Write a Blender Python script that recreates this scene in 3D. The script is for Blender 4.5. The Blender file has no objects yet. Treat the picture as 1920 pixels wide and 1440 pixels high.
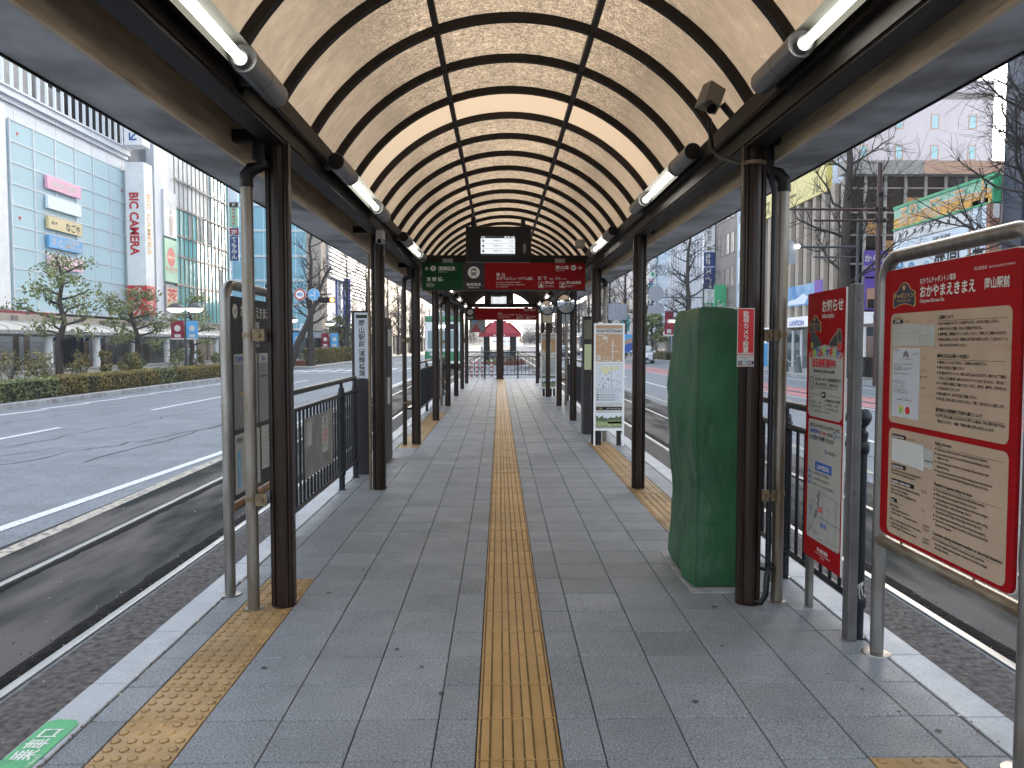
import bpy, bmesh, math, random
from mathutils import Vector, Matrix
R = math.radians
D = bpy.data
scene = bpy.context.scene
COL = scene.collection

# ------------------------------------------------------------------ camera, sky, sun, exposure
cam = D.cameras.new('camera')
cam.sensor_width = 36.0
cam.lens = 1470.0 / 1920.0 * 36.0
cam.clip_start = 0.05
cam.clip_end = 3000
cam_o = D.objects.new('camera', cam)
cam_o.location = (0, 0, 1.43)
cam_o.rotation_euler = (R(90 - 2.95), 0, R(-0.92))
COL.objects.link(cam_o)
scene.camera = cam_o

SUN_EL, SUN_AZ = 14.0, 24.0          # low morning sun ahead of the camera, a little to the right (azimuth from +Y to +X)
world = D.worlds.new('World')
scene.world = world
world.use_nodes = True
wn = world.node_tree
bg = wn.nodes['Background']
sky = wn.nodes.new('ShaderNodeTexSky')
sky.sky_type = 'NISHITA'
sky.sun_disc = False
sky.sun_elevation = R(SUN_EL)
sky.sun_rotation = R(SUN_AZ)
sky.altitude = 0
sky.air_density = 1.0
sky.dust_density = 3.0
sky.ozone_density = 1.0
hs = wn.nodes.new('ShaderNodeHueSaturation')      # thin bright morning overcast: the blue is mostly washed out
hs.inputs['Saturation'].default_value = 0.5
wn.links.new(sky.outputs[0], hs.inputs['Color'])
veil = wn.nodes.new('ShaderNodeMix'); veil.data_type = 'RGBA'; veil.inputs[0].default_value = 0.5
veil.inputs[7].default_value = (1.62, 1.82, 2.12, 1)
wn.links.new(hs.outputs[0], veil.inputs[6])
wn.links.new(veil.outputs[2], bg.inputs[0])
bg.inputs[1].default_value = 0.15

sun = D.lights.new('sun', 'SUN')
sun.energy = 2.2
sun.angle = R(0.5)
sun.color = (1.0, 0.86, 0.68)
sun_o = D.objects.new('sun', sun)
az, el = R(SUN_AZ), R(SUN_EL)
sdir = Vector((math.sin(az) * math.cos(el), math.cos(az) * math.cos(el), math.sin(el)))
sun_o.rotation_euler = sdir.to_track_quat('Z', 'Y').to_euler()
COL.objects.link(sun_o)

scene.view_settings.view_transform = 'Standard'
scene.view_settings.look = 'None'
scene.view_settings.exposure = 2.72
scene.view_settings.gamma = 1.0
scene.render.film_transparent = False
try:
    scene.cycles.use_denoising = True
    scene.cycles.max_bounces = 8
    scene.cycles.transparent_max_bounces = 12
    scene.cycles.sample_clamp_indirect = 6.0
except Exception:
    pass

# ------------------------------------------------------------------ mesh helpers
ORG = {}          # world origin of every thing that was built at its place

class MB:
    """collects shapes; build() links them as one mesh object"""
    def __init__(s):
        s.v = []; s.f = []; s.m = []; s.c = None; s.fc = []
    def add(s, vs, fs, m=0):
        n = len(s.v)
        s.v.extend([tuple(p) for p in vs])
        for f in fs:
            s.f.append(tuple(i + n for i in f)); s.m.append(m); s.fc.append(s.c)
    def box(s, x0, x1, y0, y1, z0, z1, m=0):
        s.add([(x0, y0, z0), (x1, y0, z0), (x1, y1, z0), (x0, y1, z0), (x0, y0, z1), (x1, y0, z1), (x1, y1, z1), (x0, y1, z1)],
              [(3, 2, 1, 0), (4, 5, 6, 7), (0, 1, 5, 4), (1, 2, 6, 5), (2, 3, 7, 6), (3, 0, 4, 7)], m)
        return s
    def bbox(s, x0, x1, y0, y1, z0, z1, b=0.01, m=0):
        """box with chamfered edges"""
        bm = bmesh.new()
        bmesh.ops.create_cube(bm, size=1)
        for v in bm.verts:
            v.co = Vector(((x0 + x1) / 2 + v.co.x * (x1 - x0), (y0 + y1) / 2 + v.co.y * (y1 - y0), (z0 + z1) / 2 + v.co.z * (z1 - z0)))
        bmesh.ops.bevel(bm, geom=bm.edges[:], offset=b, segments=2, affect='EDGES', profile=0.5)
        bm.verts.index_update()
        s.add([v.co[:] for v in bm.verts], [[v.index for v in f.verts] for f in bm.faces], m)
        bm.free()
        return s
    def obox(s, F, u0, u1, v0, v1, n0, n1, m=0):
        """box in a frame F (origin, right, up): u right, v up, n towards the viewer"""
        o, r, u = F; n = r.cross(u)
        P = lambda a, b, c: o + r * a + u * b + n * c
        s.add([P(u0, v0, n0), P(u1, v0, n0), P(u1, v1, n0), P(u0, v1, n0), P(u0, v0, n1), P(u1, v0, n1), P(u1, v1, n1), P(u0, v1, n1)],
              [(3, 2, 1, 0), (4, 5, 6, 7), (0, 1, 5, 4), (1, 2, 6, 5), (2, 3, 7, 6), (3, 0, 4, 7)], m)
        return s
    def poly(s, F, pts, n=0.0, m=0):
        o, r, u = F; nn = r.cross(u)
        s.add([o + r * a + u * b + nn * n for a, b in pts], [tuple(range(len(pts)))], m)
        return s
    def slab(s, F, pts, n0, n1, m=0):
        """flat outline with thickness"""
        o, r, u = F; nn = r.cross(u); k = len(pts)
        s.add([o + r * a + u * b + nn * n0 for a, b in pts] + [o + r * a + u * b + nn * n1 for a, b in pts],
              [tuple(range(k - 1, -1, -1)), tuple(range(k, 2 * k))] + [(i, (i + 1) % k, k + (i + 1) % k, k + i) for i in range(k)], m)
        return s
    def rect(s, F, u0, v0, u1, v1, n=0.0, m=0):
        return s.poly(F, [(u0, v0), (u1, v0), (u1, v1), (u0, v1)], n, m)
    def disc(s, F, u, v, r, n=0.0, m=0, k=24):
        return s.poly(F, [(u + r * math.cos(2 * math.pi * i / k), v + r * math.sin(2 * math.pi * i / k)) for i in range(k)], n, m)
    def cyl(s, p0, p1, r0, r1=None, n=12, m=0, cap=True):
        r1 = r0 if r1 is None else r1
        p0, p1 = Vector(p0), Vector(p1)
        d = (p1 - p0).normalized()
        a = d.orthogonal().normalized(); b = d.cross(a)
        vs = []
        for p, r in ((p0, r0), (p1, r1)):
            for i in range(n):
                t = 2 * math.pi * i / n
                vs.append(p + (a * math.cos(t) + b * math.sin(t)) * r)
        fs = [(i, (i + 1) % n, n + (i + 1) % n, n + i) for i in range(n)]
        if cap: fs += [tuple(range(n - 1, -1, -1)), tuple(range(n, 2 * n))]
        s.add(vs, fs, m)
        return s
    def tube(s, pts, r, n=10, m=0, cap=True):
        """tube along a polyline; r is a number or one radius per point"""
        pts = [Vector(p) for p in pts]
        rs = r if isinstance(r, (list, tuple)) else [r] * len(pts)
        dirs = []
        for i in range(len(pts)):
            if i == 0: t = pts[1] - pts[0]
            elif i == len(pts) - 1: t = pts[-1] - pts[-2]
            else: t = (pts[i + 1] - pts[i]).normalized() + (pts[i] - pts[i - 1]).normalized()
            if t.length < 1e-9: t = Vector((0, 0, 1))
            dirs.append(t.normalized())
        a = dirs[0].orthogonal().normalized()
        vs = []
        for p, d, rr in zip(pts, dirs, rs):
            a = (a - d * a.dot(d))
            a = a.normalized() if a.length > 1e-6 else d.orthogonal().normalized()
            b = d.cross(a)
            for i in range(n):
                t = 2 * math.pi * i / n
                vs.append(p + (a * math.cos(t) + b * math.sin(t)) * rr)
        fs = []
        for k in range(len(pts) - 1):
            for i in range(n):
                fs.append((k * n + i, k * n + (i + 1) % n, (k + 1) * n + (i + 1) % n, (k + 1) * n + i))
        if cap:
            fs += [tuple(range(n - 1, -1, -1)), tuple(range((len(pts) - 1) * n, len(pts) * n))]
        s.add(vs, fs, m)
        return s
    def lathe(s, c, prof, n=16, m=0, axis=(0, 0, 1)):
        """prof: list of (radius, height along axis)"""
        ax = Vector(axis).normalized(); a = ax.orthogonal().normalized(); b = ax.cross(a); c = Vector(c)
        vs = []
        for r, h in prof:
            for i in range(n):
                t = 2 * math.pi * i / n
                vs.append(c + ax * h + (a * math.cos(t) + b * math.sin(t)) * max(r, 1e-4))
        fs = []
        for k in range(len(prof) - 1):
            for i in range(n):
                fs.append((k * n + i, k * n + (i + 1) % n, (k + 1) * n + (i + 1) % n, (k + 1) * n + i))
        fs += [tuple(range(n - 1, -1, -1)), tuple(range((len(prof) - 1) * n, len(prof) * n))]
        s.add(vs, fs, m)
        return s
    def text(s, F, body, size, u, v, n=0.003, m=0, bold=0.0, align='LEFT', xs=1.0, line=1.0, res=2, vert=False):
        """real letters lying in frame F; size = height of a full-width character"""
        o, r, up = F; nn = r.cross(up)
        if vert:
            for i, ch in enumerate(body):
                if ch.strip(): s.text(F, ch, size, u, v - i * size * line, n, m, bold, 'CENTER', xs, 1.0, res)
            return s
        cu = D.curves.new('lettering', 'FONT')
        cu.body = body; cu.size = size; cu.resolution_u = res; cu.space_line = line
        cu.align_x = align; cu.offset = bold * size
        ob = D.objects.new('lettering', cu)
        me = D.meshes.new_from_object(ob)
        vs = [o + r * (u + p.co.x * xs) + up * (v + p.co.y) + nn * n for p in me.vertices]
        s.add(vs, [tuple(f.vertices) for f in me.polygons], m)
        D.objects.remove(ob); D.curves.remove(cu); D.meshes.remove(me)
        return s
    def build(s, name, mats, parent=None, smooth=None, colors=False, local=False):
        if not isinstance(mats, (list, tuple)): mats = [mats]
        off = Vector((0, 0, 0))
        root = parent
        while root is not None and root.parent is not None: root = root.parent
        if root is not None and not local: off = ORG.get(root.name, Vector((0, 0, 0)))
        me = D.meshes.new(name)
        me.from_pydata([tuple(Vector(p) - off) for p in s.v], [], s.f)
        for mt in mats: me.materials.append(mt)
        me.polygons.foreach_set('material_index', s.m)
        if smooth is not None:
            me.polygons.foreach_set('use_smooth', [True] * len(s.f))
            me.set_sharp_from_angle(angle=R(smooth))
        if colors:
            at = me.color_attributes.new('tint', 'FLOAT_COLOR', 'CORNER')
            k = 0
            for p, c in zip(me.polygons, s.fc):
                c = c if c is not None else 0.5
                for _ in range(p.loop_total):
                    at.data[k].color = (c, c, c, 1); k += 1
        me.update()
        ob = D.objects.new(name, me)
        COL.objects.link(ob)
        if parent is not None: ob.parent = parent
        return ob

X, Y, Z = Vector((1, 0, 0)), Vector((0, 1, 0)), Vector((0, 0, 1))
def FR(o, facing):
    """frame of an upright board: text right and up as read by someone facing it"""
    r = {'-y': X, '+y': -X, '+x': Y, '-x': -Y}[facing]
    return (Vector(o), r, Z)

def tag(o, label, cat, group=None):
    o['label'] = label; o['category'] = cat
    if group: o['group'] = group
    return o
def thing(name, loc, label, cat, group=None, rz=0.0, origin=None):
    o = D.objects.new(name, None)
    o.empty_display_size = 0.2
    o.location = loc
    o.rotation_euler = (0, 0, rz)
    COL.objects.link(o)
    ORG[o.name] = Vector(loc) if origin is None else Vector(origin)
    return tag(o, label, cat, group)
def struct(o):
    o['kind'] = 'structure'; return o
def dup(root, loc, label, group=None, rz=0.0, scale=1.0):
    """a copy of a thing with copies of its parts and sub-parts"""
    r = root.copy(); COL.objects.link(r)
    r.location = loc; r.rotation_euler = (0, 0, rz); r.scale = (scale, scale, scale)
    r['label'] = label
    if group: r['group'] = group
    for ch in list(root.children):
        c = ch.copy(); COL.objects.link(c); c.parent = r
        for g in list(ch.children):
            d = g.copy(); COL.objects.link(d); d.parent = c
    return r
def part_copy(o, dx=0, dy=0, dz=0):
    c = o.copy(); COL.objects.link(c)
    c.location = (o.location.x + dx, o.location.y + dy, o.location.z + dz)
    return c

# ------------------------------------------------------------------ materials
def mat(name, col, rough=0.6, metal=0.0, spec=0.5, var=0.0, scale=6.0, col2=None, bump=0.0, bscale=None, stretch=(1, 1, 1), coat=0.0,
        emit=None, estr=0.0, detail=6.0, contrast=(0.35, 0.65), rvar=0.0):
    m = D.materials.new(name); m.use_nodes = True
    nt = m.node_tree; b = nt.nodes['Principled BSDF']
    b.inputs['Base Color'].default_value = (*col, 1)
    b.inputs['Roughness'].default_value = rough
    b.inputs['Metallic'].default_value = metal
    b.inputs['Specular IOR Level'].default_value = spec
    b.inputs['Coat Weight'].default_value = coat
    if emit:
        b.inputs['Emission Color'].default_value = (*emit, 1); b.inputs['Emission Strength'].default_value = estr
    if var or col2 or bump or rvar:
        tc = nt.nodes.new('ShaderNodeTexCoord'); mp = nt.nodes.new('ShaderNodeMapping')
        mp.inputs['Scale'].default_value = stretch
        nt.links.new(tc.outputs['Object'], mp.inputs[0])
        nz = nt.nodes.new('ShaderNodeTexNoise'); nz.inputs['Scale'].default_value = scale; nz.inputs['Detail'].default_value = detail
        nt.links.new(mp.outputs[0], nz.inputs[0])
        if var or col2:
            cr = nt.nodes.new('ShaderNodeValToRGB')
            c2 = col2 if col2 else tuple(c * (1 - var) for c in col)
            cr.color_ramp.elements[0].position, cr.color_ramp.elements[1].position = contrast
            cr.color_ramp.elements[0].color = (*c2, 1)
            cr.color_ramp.elements[1].color = (*(tuple(min(1, c * (1 + var * 0.5)) for c in col)), 1)
            nt.links.new(nz.outputs[0], cr.inputs[0])
            nt.links.new(cr.outputs[0], b.inputs['Base Color'])
        if rvar:
            mr = nt.nodes.new('ShaderNodeMapRange')
            mr.inputs[3].default_value = rough - rvar; mr.inputs[4].default_value = rough + rvar
            nt.links.new(nz.outputs[0], mr.inputs[0]); nt.links.new(mr.outputs[0], b.inputs['Roughness'])
        if bump:
            bp = nt.nodes.new('ShaderNodeBump'); bp.inputs['Strength'].default_value = bump; bp.inputs['Distance'].default_value = 0.01
            n2 = nz
            if bscale:
                n2 = nt.nodes.new('ShaderNodeTexNoise'); n2.inputs['Scale'].default_value = bscale; n2.inputs['Detail'].default_value = 4
                nt.links.new(mp.outputs[0], n2.inputs[0])
            nt.links.new(n2.outputs[0], bp.inputs['Height']); nt.links.new(bp.outputs[0], b.inputs['Normal'])
    return m

def stone(name, col, tint=0.35, speck=0.45, rough=0.5, sscale=260.0, stain=0.25, spec=0.3):
    """granite: fine grains, per-stone tint from the 'tint' attribute, broad stains"""
    m = D.materials.new(name); m.use_nodes = True
    nt = m.node_tree; L = nt.links.new; b = nt.nodes['Principled BSDF']; b.inputs['Specular IOR Level'].default_value = spec
    tc = nt.nodes.new('ShaderNodeTexCoord')
    def noise(sc, det=3.0, rgh=0.6):
        n = nt.nodes.new('ShaderNodeTexNoise'); n.inputs['Scale'].default_value = sc; n.inputs['Detail'].default_value = det; n.inputs['Roughness'].default_value = rgh
        L(tc.outputs['Object'], n.inputs[0]); return n
    at = nt.nodes.new('ShaderNodeAttribute'); at.attribute_name = 'tint'
    def rng(src, a, bb, lo=0.0, hi=1.0):
        r = nt.nodes.new('ShaderNodeMapRange'); r.inputs[1].default_value = lo; r.inputs[2].default_value = hi
        r.inputs[3].default_value = a; r.inputs[4].default_value = bb; L(src, r.inputs[0]); return r.outputs[0]
    def mul(a, bb):
        x = nt.nodes.new('ShaderNodeMath'); x.operation = 'MULTIPLY'; L(a, x.inputs[0]); L(bb, x.inputs[1]); return x.outputs[0]
    g = rng(noise(sscale, 6.0, 0.85).outputs[0], 1 - speck, 1 + speck, 0.36, 0.64)
    s1 = rng(noise(1.3, 5.0).outputs[0], 1 - stain, 1 + stain * 0.6, 0.3, 0.7)
    s2 = rng(noise(9.0, 4.0).outputs[0], 1 - stain * 0.5, 1 + stain * 0.4, 0.3, 0.7)
    t = rng(at.outputs['Fac'], 1 - tint, 1 + tint)
    f = mul(mul(g, s1), mul(s2, t))
    mx = nt.nodes.new('ShaderNodeMix'); mx.data_type = 'RGBA'; mx.blend_type = 'MULTIPLY'; mx.inputs[0].default_value = 1.0
    mx.inputs[6].default_value = (*col, 1)
    cb = nt.nodes.new('ShaderNodeCombineColor'); L(f, cb.inputs[0]); L(f, cb.inputs[1]); L(f, cb.inputs[2])
    L(cb.outputs[0], mx.inputs[7]); L(mx.outputs[2], b.inputs['Base Color'])
    L(rng(noise(5.0).outputs[0], rough - 0.08, rough + 0.1, 0.3, 0.7), b.inputs['Roughness'])
    bp = nt.nodes.new('ShaderNodeBump'); bp.inputs['Strength'].default_value = 0.25; bp.inputs['Distance'].default_value = 0.002
    L(noise(sscale * 0.8, 2.0).outputs[0], bp.inputs['Height']); L(bp.outputs[0], b.inputs['Normal'])
    return m

M = {}
M['tile'] = stone('granite_tile', (0.196, 0.211, 0.230), tint=0.18, speck=0.75, rough=0.56, spec=0.2, sscale=120, stain=0.13)
M['kerb'] = stone('granite_kerb', (0.37, 0.39, 0.415), tint=0.15, speck=0.35, rough=0.55, sscale=170, stain=0.16)
M['tactile'] = stone('tactile_ochre', (0.36, 0.215, 0.078), tint=0.10, speck=0.10, rough=0.5, sscale=120, stain=0.16)
M['tactile_dirty'] = stone('tactile_ochre_dirty', (0.34, 0.215, 0.090), tint=0.14, speck=0.15, rough=0.55, sscale=100, stain=0.34)
M['grout'] = mat('dark_joint', (0.030, 0.028, 0.026), 0.9, var=0.5, scale=14)
M['pad'] = mat('concrete_pad', (0.26, 0.265, 0.27), 0.7, var=0.25, scale=12, bump=0.15, bscale=120)
M['brown'] = mat('brown_steel', (0.021, 0.0112, 0.0072), 0.34, spec=0.3, var=0.45, scale=5, stretch=(4, 4, 0.6), rvar=0.14, detail=8)
M['brownL'] = mat('brown_steel_beam', (0.0125, 0.0072, 0.0047), 0.55, spec=0.3, var=0.5, scale=4, stretch=(3, 0.5, 3), rvar=0.1)
M['fascia'] = mat('bronze_fascia', (0.62, 0.47, 0.30), 0.42, metal=0.2, var=0.35, scale=3.0, stretch=(2, 0.7, 6), rvar=0.12)
M['soffit'] = mat('grey_soffit', (0.58, 0.60, 0.64), 0.55, col2=(0.17, 0.165, 0.16), scale=1.8, detail=9, contrast=(0.36, 0.60), bump=0.05, bscale=40)
M['steel'] = mat('weathered_stainless', (0.27, 0.262, 0.255), 0.36, metal=0.85, col2=(0.19, 0.175, 0.155), scale=5, stretch=(5, 5, 0.8), rvar=0.1)
M['steelR'] = mat('rusty_steel_pipe', (0.24, 0.222, 0.2), 0.42, metal=0.7, col2=(0.14, 0.105, 0.07), scale=3, stretch=(5, 5, 0.7), rvar=0.1, contrast=(0.35, 0.6))
M['rust'] = mat('rusted_bar', (0.17, 0.085, 0.04), 0.6, metal=0.3, var=0.5, scale=10)
M['galv'] = mat('galvanised_bracket', (0.17, 0.125, 0.075), 0.5, metal=0.5, var=0.35, scale=30)
M['navy'] = mat('navy_black_paint', (0.011, 0.0125, 0.018), 0.33, spec=0.3, var=0.3, scale=8, rvar=0.08)
M['charcoal'] = mat('charcoal_panel', (0.014, 0.0147, 0.0165), 0.42, spec=0.3, var=0.12, scale=5)
M['cab'] = mat('charcoal_cabinet', (0.03, 0.025, 0.0275), 0.45, spec=0.3, var=0.15, scale=4)
M['black'] = mat('black_plastic', (0.005, 0.005, 0.0055), 0.4, spec=0.3)
M['dark'] = mat('dark_void', (0.01, 0.0095, 0.009), 0.8)
M['red'] = mat('red_board', (0.27, 0.004, 0.007), 0.5, spec=0.10, var=0.10, scale=3, stretch=(1, 1, 14), detail=3)
M['redsign'] = mat('red_sign', (0.19, 0.003, 0.005), 0.5, spec=0.10, var=0.06, scale=4)
M['greensign'] = mat('green_sign', (0.006, 0.048, 0.013), 0.5, spec=0.1, var=0.06, scale=4)
M['cream'] = mat('cream_sheet', (0.4, 0.305, 0.225), 0.5, spec=0.10, var=0.07, scale=5)
M['paper'] = mat('white_paper', (0.50, 0.51, 0.51), 0.6, var=0.06, scale=10)
M['paper2'] = mat('aged_paper', (0.36, 0.38, 0.36), 0.6, var=0.07, scale=10)
M['paperblue'] = mat('cool_white_paper', (0.44, 0.47, 0.52), 0.5, var=0.04, scale=10)
M['offwhite'] = mat('off_white_panel', (0.34, 0.335, 0.31), 0.45, var=0.04, scale=8)
M['white'] = mat('white_paint', (0.78, 0.79, 0.80), 0.5, var=0.06, scale=2)
M['ink'] = mat('black_ink', (0.006, 0.006, 0.0065), 0.6)
M['inkgrey'] = mat('grey_ink', (0.16, 0.16, 0.16), 0.6)
M['inkwhite'] = mat('white_ink', (0.60, 0.59, 0.56), 0.5)
M['inkblue'] = mat('blue_ink', (0.03, 0.10, 0.36), 0.5)
M['inkred'] = mat('red_ink', (0.50, 0.015, 0.02), 0.5)
M['gold'] = mat('gold_ink', (0.45, 0.30, 0.07), 0.5)
M['inknavy'] = mat('navy_ink', (0.010, 0.016, 0.055), 0.5)
M['limeg'] = mat('lime_ink', (0.32, 0.52, 0.08), 0.5)
M['tapeink'] = mat('brown_tape', (0.36, 0.25, 0.16), 0.4)
M['asphalt'] = stone('asphalt', (0.18, 0.2, 0.222), tint=0.0, speck=0.55, rough=0.75, sscale=60, stain=0.18, spec=0.18)
M['trackbed'] = mat('stained_track_bed', (0.118, 0.107, 0.102), 0.75, spec=0.08, col2=(0.012, 0.017, 0.017), scale=0.9, stretch=(2.2, 0.5, 1), detail=14, contrast=(0.40, 0.58), bump=0.5, bscale=90)
M['gravelbed'] = mat('coarse_track_margin', (0.150, 0.138, 0.132), 0.85, spec=0.1, col2=(0.055, 0.050, 0.049), scale=26, detail=14, contrast=(0.32, 0.68), bump=0.35, bscale=110)
M['rail'] = mat('worn_rail_steel', (0.34, 0.34, 0.33), 0.38, metal=0.9, var=0.15, scale=6, stretch=(6, 0.5, 1))
M['railweb'] = mat('rail_side', (0.22, 0.19, 0.16), 0.6, metal=0.5)
M['soot'] = mat('black_grease', (0.013, 0.012, 0.012), 0.9, spec=0.12, var=0.6, scale=20, bump=0.8, bscale=40)
M['road_white'] = mat('worn_road_paint', (0.62, 0.64, 0.66), 0.7, col2=(0.30, 0.31, 0.33), scale=30, detail=10, contrast=(0.33, 0.50), bump=0.3, bscale=100)
M['road_beige'] = mat('old_yellow_paint', (0.42, 0.37, 0.31), 0.75, col2=(0.17, 0.16, 0.155), scale=14, detail=12, contrast=(0.36, 0.52))
M['road_red'] = mat('red_lane_paint', (0.46, 0.17, 0.18), 0.7, col2=(0.30, 0.14, 0.145), scale=5, detail=9)
M['pavement'] = mat('pavement_blocks', (0.27, 0.265, 0.26), 0.75, var=0.2, scale=6)
M['kerbfar'] = mat('street_kerb', (0.40, 0.41, 0.42), 0.7, col2=(0.22, 0.22, 0.23), scale=3, detail=9)
M['bark'] = mat('grey_bark', (0.063, 0.054, 0.048), 0.85, col2=(0.045, 0.038, 0.034), scale=9, stretch=(1, 1, 0.3), bump=0.6)
M['skyprint'] = mat('sky_print', (0.04, 0.22, 0.52), 0.5, col2=(0.28, 0.48, 0.68), scale=1.0)
M['twig'] = mat('dark_twigs', (0.033, 0.027, 0.0252), 0.85, var=0.3, scale=4)
M['leaf'] = mat('evergreen_leaves', (0.29, 0.31, 0.12), 0.5, col2=(0.07, 0.11, 0.045), scale=2.2, detail=5)
M['leafb'] = mat('brown_green_leaves', (0.27, 0.20, 0.055), 0.6, col2=(0.09, 0.09, 0.03), scale=1.0, detail=6)
M['leafr'] = mat('reddish_shrub_leaves', (0.27, 0.21, 0.08), 0.55, col2=(0.10, 0.11, 0.04), scale=2.5, detail=5)
M['soil'] = mat('planting_soil', (0.06, 0.048, 0.038), 0.9, var=0.4, scale=8)
M['glassdark'] = mat('dark_glass', (0.025, 0.022, 0.022), 0.06, spec=0.8)
M['glasswin'] = mat('window_glass', (0.06, 0.08, 0.09), 0.08, spec=0.8)
M['glassteal'] = mat('teal_curtain_glass', (0.22, 0.6, 0.6), 0.07, spec=0.9, var=0.25, scale=0.25)
M['glasspale'] = mat('pale_panel_glass', (0.52, 0.7, 0.745), 0.16, spec=0.7, var=0.07, scale=0.15)
M['glassblue'] = mat('blue_panel_glass', (0.26, 0.50, 0.60), 0.15, spec=0.7, var=0.12, scale=0.2)
M['mullion'] = mat('pale_mullion', (0.62, 0.66, 0.68), 0.45)
M['cladding'] = mat('pale_cladding', (0.68, 0.71, 0.76), 0.55, var=0.06, scale=0.5)
M['sign_pink'] = mat('pink_sign', (0.80, 0.40, 0.55), 0.45)
M['sign_tan'] = mat('tan_sign', (0.66, 0.54, 0.30), 0.45)
M['sign_blue'] = mat('blue_sign', (0.10, 0.36, 0.68), 0.45)
M['sign_pale'] = mat('pale_blue_sign', (0.70, 0.80, 0.90), 0.45)
M['sign_green'] = mat('green_shop_sign', (0.06, 0.42, 0.20), 0.45)
M['sign_sage'] = mat('sage_green_sign', (0.30, 0.58, 0.42), 0.45)
M['sign_orange'] = mat('orange_sign', (0.78, 0.40, 0.06), 0.45)
M['sign_yellow'] = mat('yellow_sign', (0.64, 0.54, 0.17), 0.45)
M['sign_red'] = mat('red_shop_sign', (0.55, 0.035, 0.05), 0.45)
M['sign_cream'] = mat('cream_shop_sign', (0.74, 0.58, 0.40), 0.45)
M['sign_navy'] = mat('navy_shop_sign', (0.02, 0.05, 0.20), 0.45)
M['sign_royal'] = mat('royal_blue_banner', (0.05, 0.10, 0.40), 0.5)
M['sign_maroon'] = mat('maroon_banner', (0.22, 0.010, 0.035), 0.6)
M['sign_grey'] = mat('grey_sign_back', (0.30, 0.33, 0.38), 0.5, metal=0.3)
M['maroonpole'] = mat('maroon_pole', (0.05, 0.0225, 0.0225), 0.5)
M['greypole'] = mat('grey_pole', (0.055, 0.06, 0.0675), 0.5)
M['lampshell'] = mat('grey_lamp_housing', (0.16, 0.16, 0.165), 0.35, metal=0.5)
M['tubeon'] = mat('lit_tube', (0.9, 0.9, 0.85), 0.4, emit=(1.0, 0.97, 0.86), estr=3.6)
M['globe'] = mat('lit_street_globe', (0.85, 0.82, 0.7), 0.4, emit=(1.0, 0.93, 0.75), estr=0.9)
M['screen'] = mat('lit_screen', (0.5, 0.5, 0.5), 0.3, emit=(0.86, 0.93, 1.0), estr=0.135)
M['screendark'] = mat('lit_screen_bar', (0.02, 0.03, 0.035), 0.3, emit=(0.05, 0.08, 0.10), estr=0.05)
M['amber'] = mat('lit_red_signal', (0.9, 0.2, 0.05), 0.4, emit=(1.0, 0.16, 0.03), estr=3.0)
M['amberc'] = mat('lit_signal_core', (0.9, 0.5, 0.05), 0.4, emit=(1.0, 0.55, 0.05), estr=3.0)
M['shopglow'] = mat('lit_shop_sign', (0.8, 0.82, 0.86), 0.4, emit=(0.85, 0.92, 1.0), estr=0.04)
M['headlight'] = mat('lit_headlight', (0.9, 0.9, 0.8), 0.3, emit=(1.0, 0.92, 0.75), estr=2.2)
M['mirror'] = mat('convex_mirror', (0.72, 0.74, 0.76), 0.02, metal=1.0)
M['orange'] = mat('orange_plastic', (0.60, 0.14, 0.02), 0.4)
M['redroof'] = mat('red_kiosk_roof', (0.36, 0.03, 0.045), 0.45, var=0.12, scale=3)
M['tyre'] = mat('tyre_rubber', (0.015, 0.015, 0.015), 0.8)
M['carwhite'] = mat('white_car_paint', (0.72, 0.74, 0.76), 0.25, coat=0.6)
M['busgrey'] = mat('grey_bus_paint', (0.27, 0.27, 0.28), 0.3, coat=0.5)
M['tramgreen'] = mat('tram_green_paint', (0.015, 0.17, 0.075), 0.3, coat=0.5)
M['concrete'] = mat('pale_concrete', (0.40, 0.385, 0.36), 0.8, var=0.15, scale=1.5)
M['beige'] = mat('beige_wall', (0.42, 0.36, 0.30), 0.75, var=0.1, scale=0.6)
M['greywall'] = mat('grey_wall', (0.33, 0.345, 0.37), 0.7, var=0.1, scale=0.6)
M['bluewall'] = mat('pale_blue_wall', (0.50, 0.58, 0.68), 0.7, var=0.05, scale=0.6)
M['pinkwall'] = mat('pale_pink_wall', (0.62, 0.57, 0.60), 0.75, var=0.05, scale=0.4)
M['salmon'] = mat('salmon_band', (0.62, 0.40, 0.30), 0.7)
M['slate'] = mat('dark_slate_tower', (0.022, 0.025, 0.033), 0.5, var=0.15, scale=0.5)
M['browngrey'] = mat('brown_grey_wall', (0.30, 0.26, 0.245), 0.75, var=0.12, scale=0.7)
M['redflower'] = mat('red_flowers', (0.26, 0.03, 0.05), 0.6, col2=(0.03, 0.06, 0.02), scale=20)
M['skin'] = mat('skin', (0.45, 0.27, 0.19), 0.6)
M['cloth_dark'] = mat('dark_clothing', (0.03, 0.03, 0.04), 0.85)
M['cloth_grey'] = mat('grey_clothing', (0.28, 0.31, 0.33), 0.85)
M['cloth_blue'] = mat('blue_clothing', (0.05, 0.16, 0.40), 0.85)
M['wood'] = mat('red_brown_planter', (0.16, 0.05, 0.035), 0.7, var=0.3, scale=8)
M['cover'] = mat('green_tarpaulin', (0.021, 0.1, 0.038), 0.46, col2=(0.013, 0.062, 0.025), scale=3.2, stretch=(1, 1, .5), bump=0.8, bscale=16, rvar=0.1, detail=9)
M['seam'] = mat('green_seam', (0.012, 0.055, 0.022), 0.5)
M['arcroof'] = mat('arcade_roof_sheet', (0.52, 0.49, 0.44), 0.5, var=0.1, scale=1.2)
M['grime'] = mat('ochre_grime', (0.12, 0.075, 0.032), 0.7, spec=0.2, var=0.4, scale=30)
M['fleck'] = mat('pale_litter', (0.6, 0.5, 0.42), 0.8)

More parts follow.
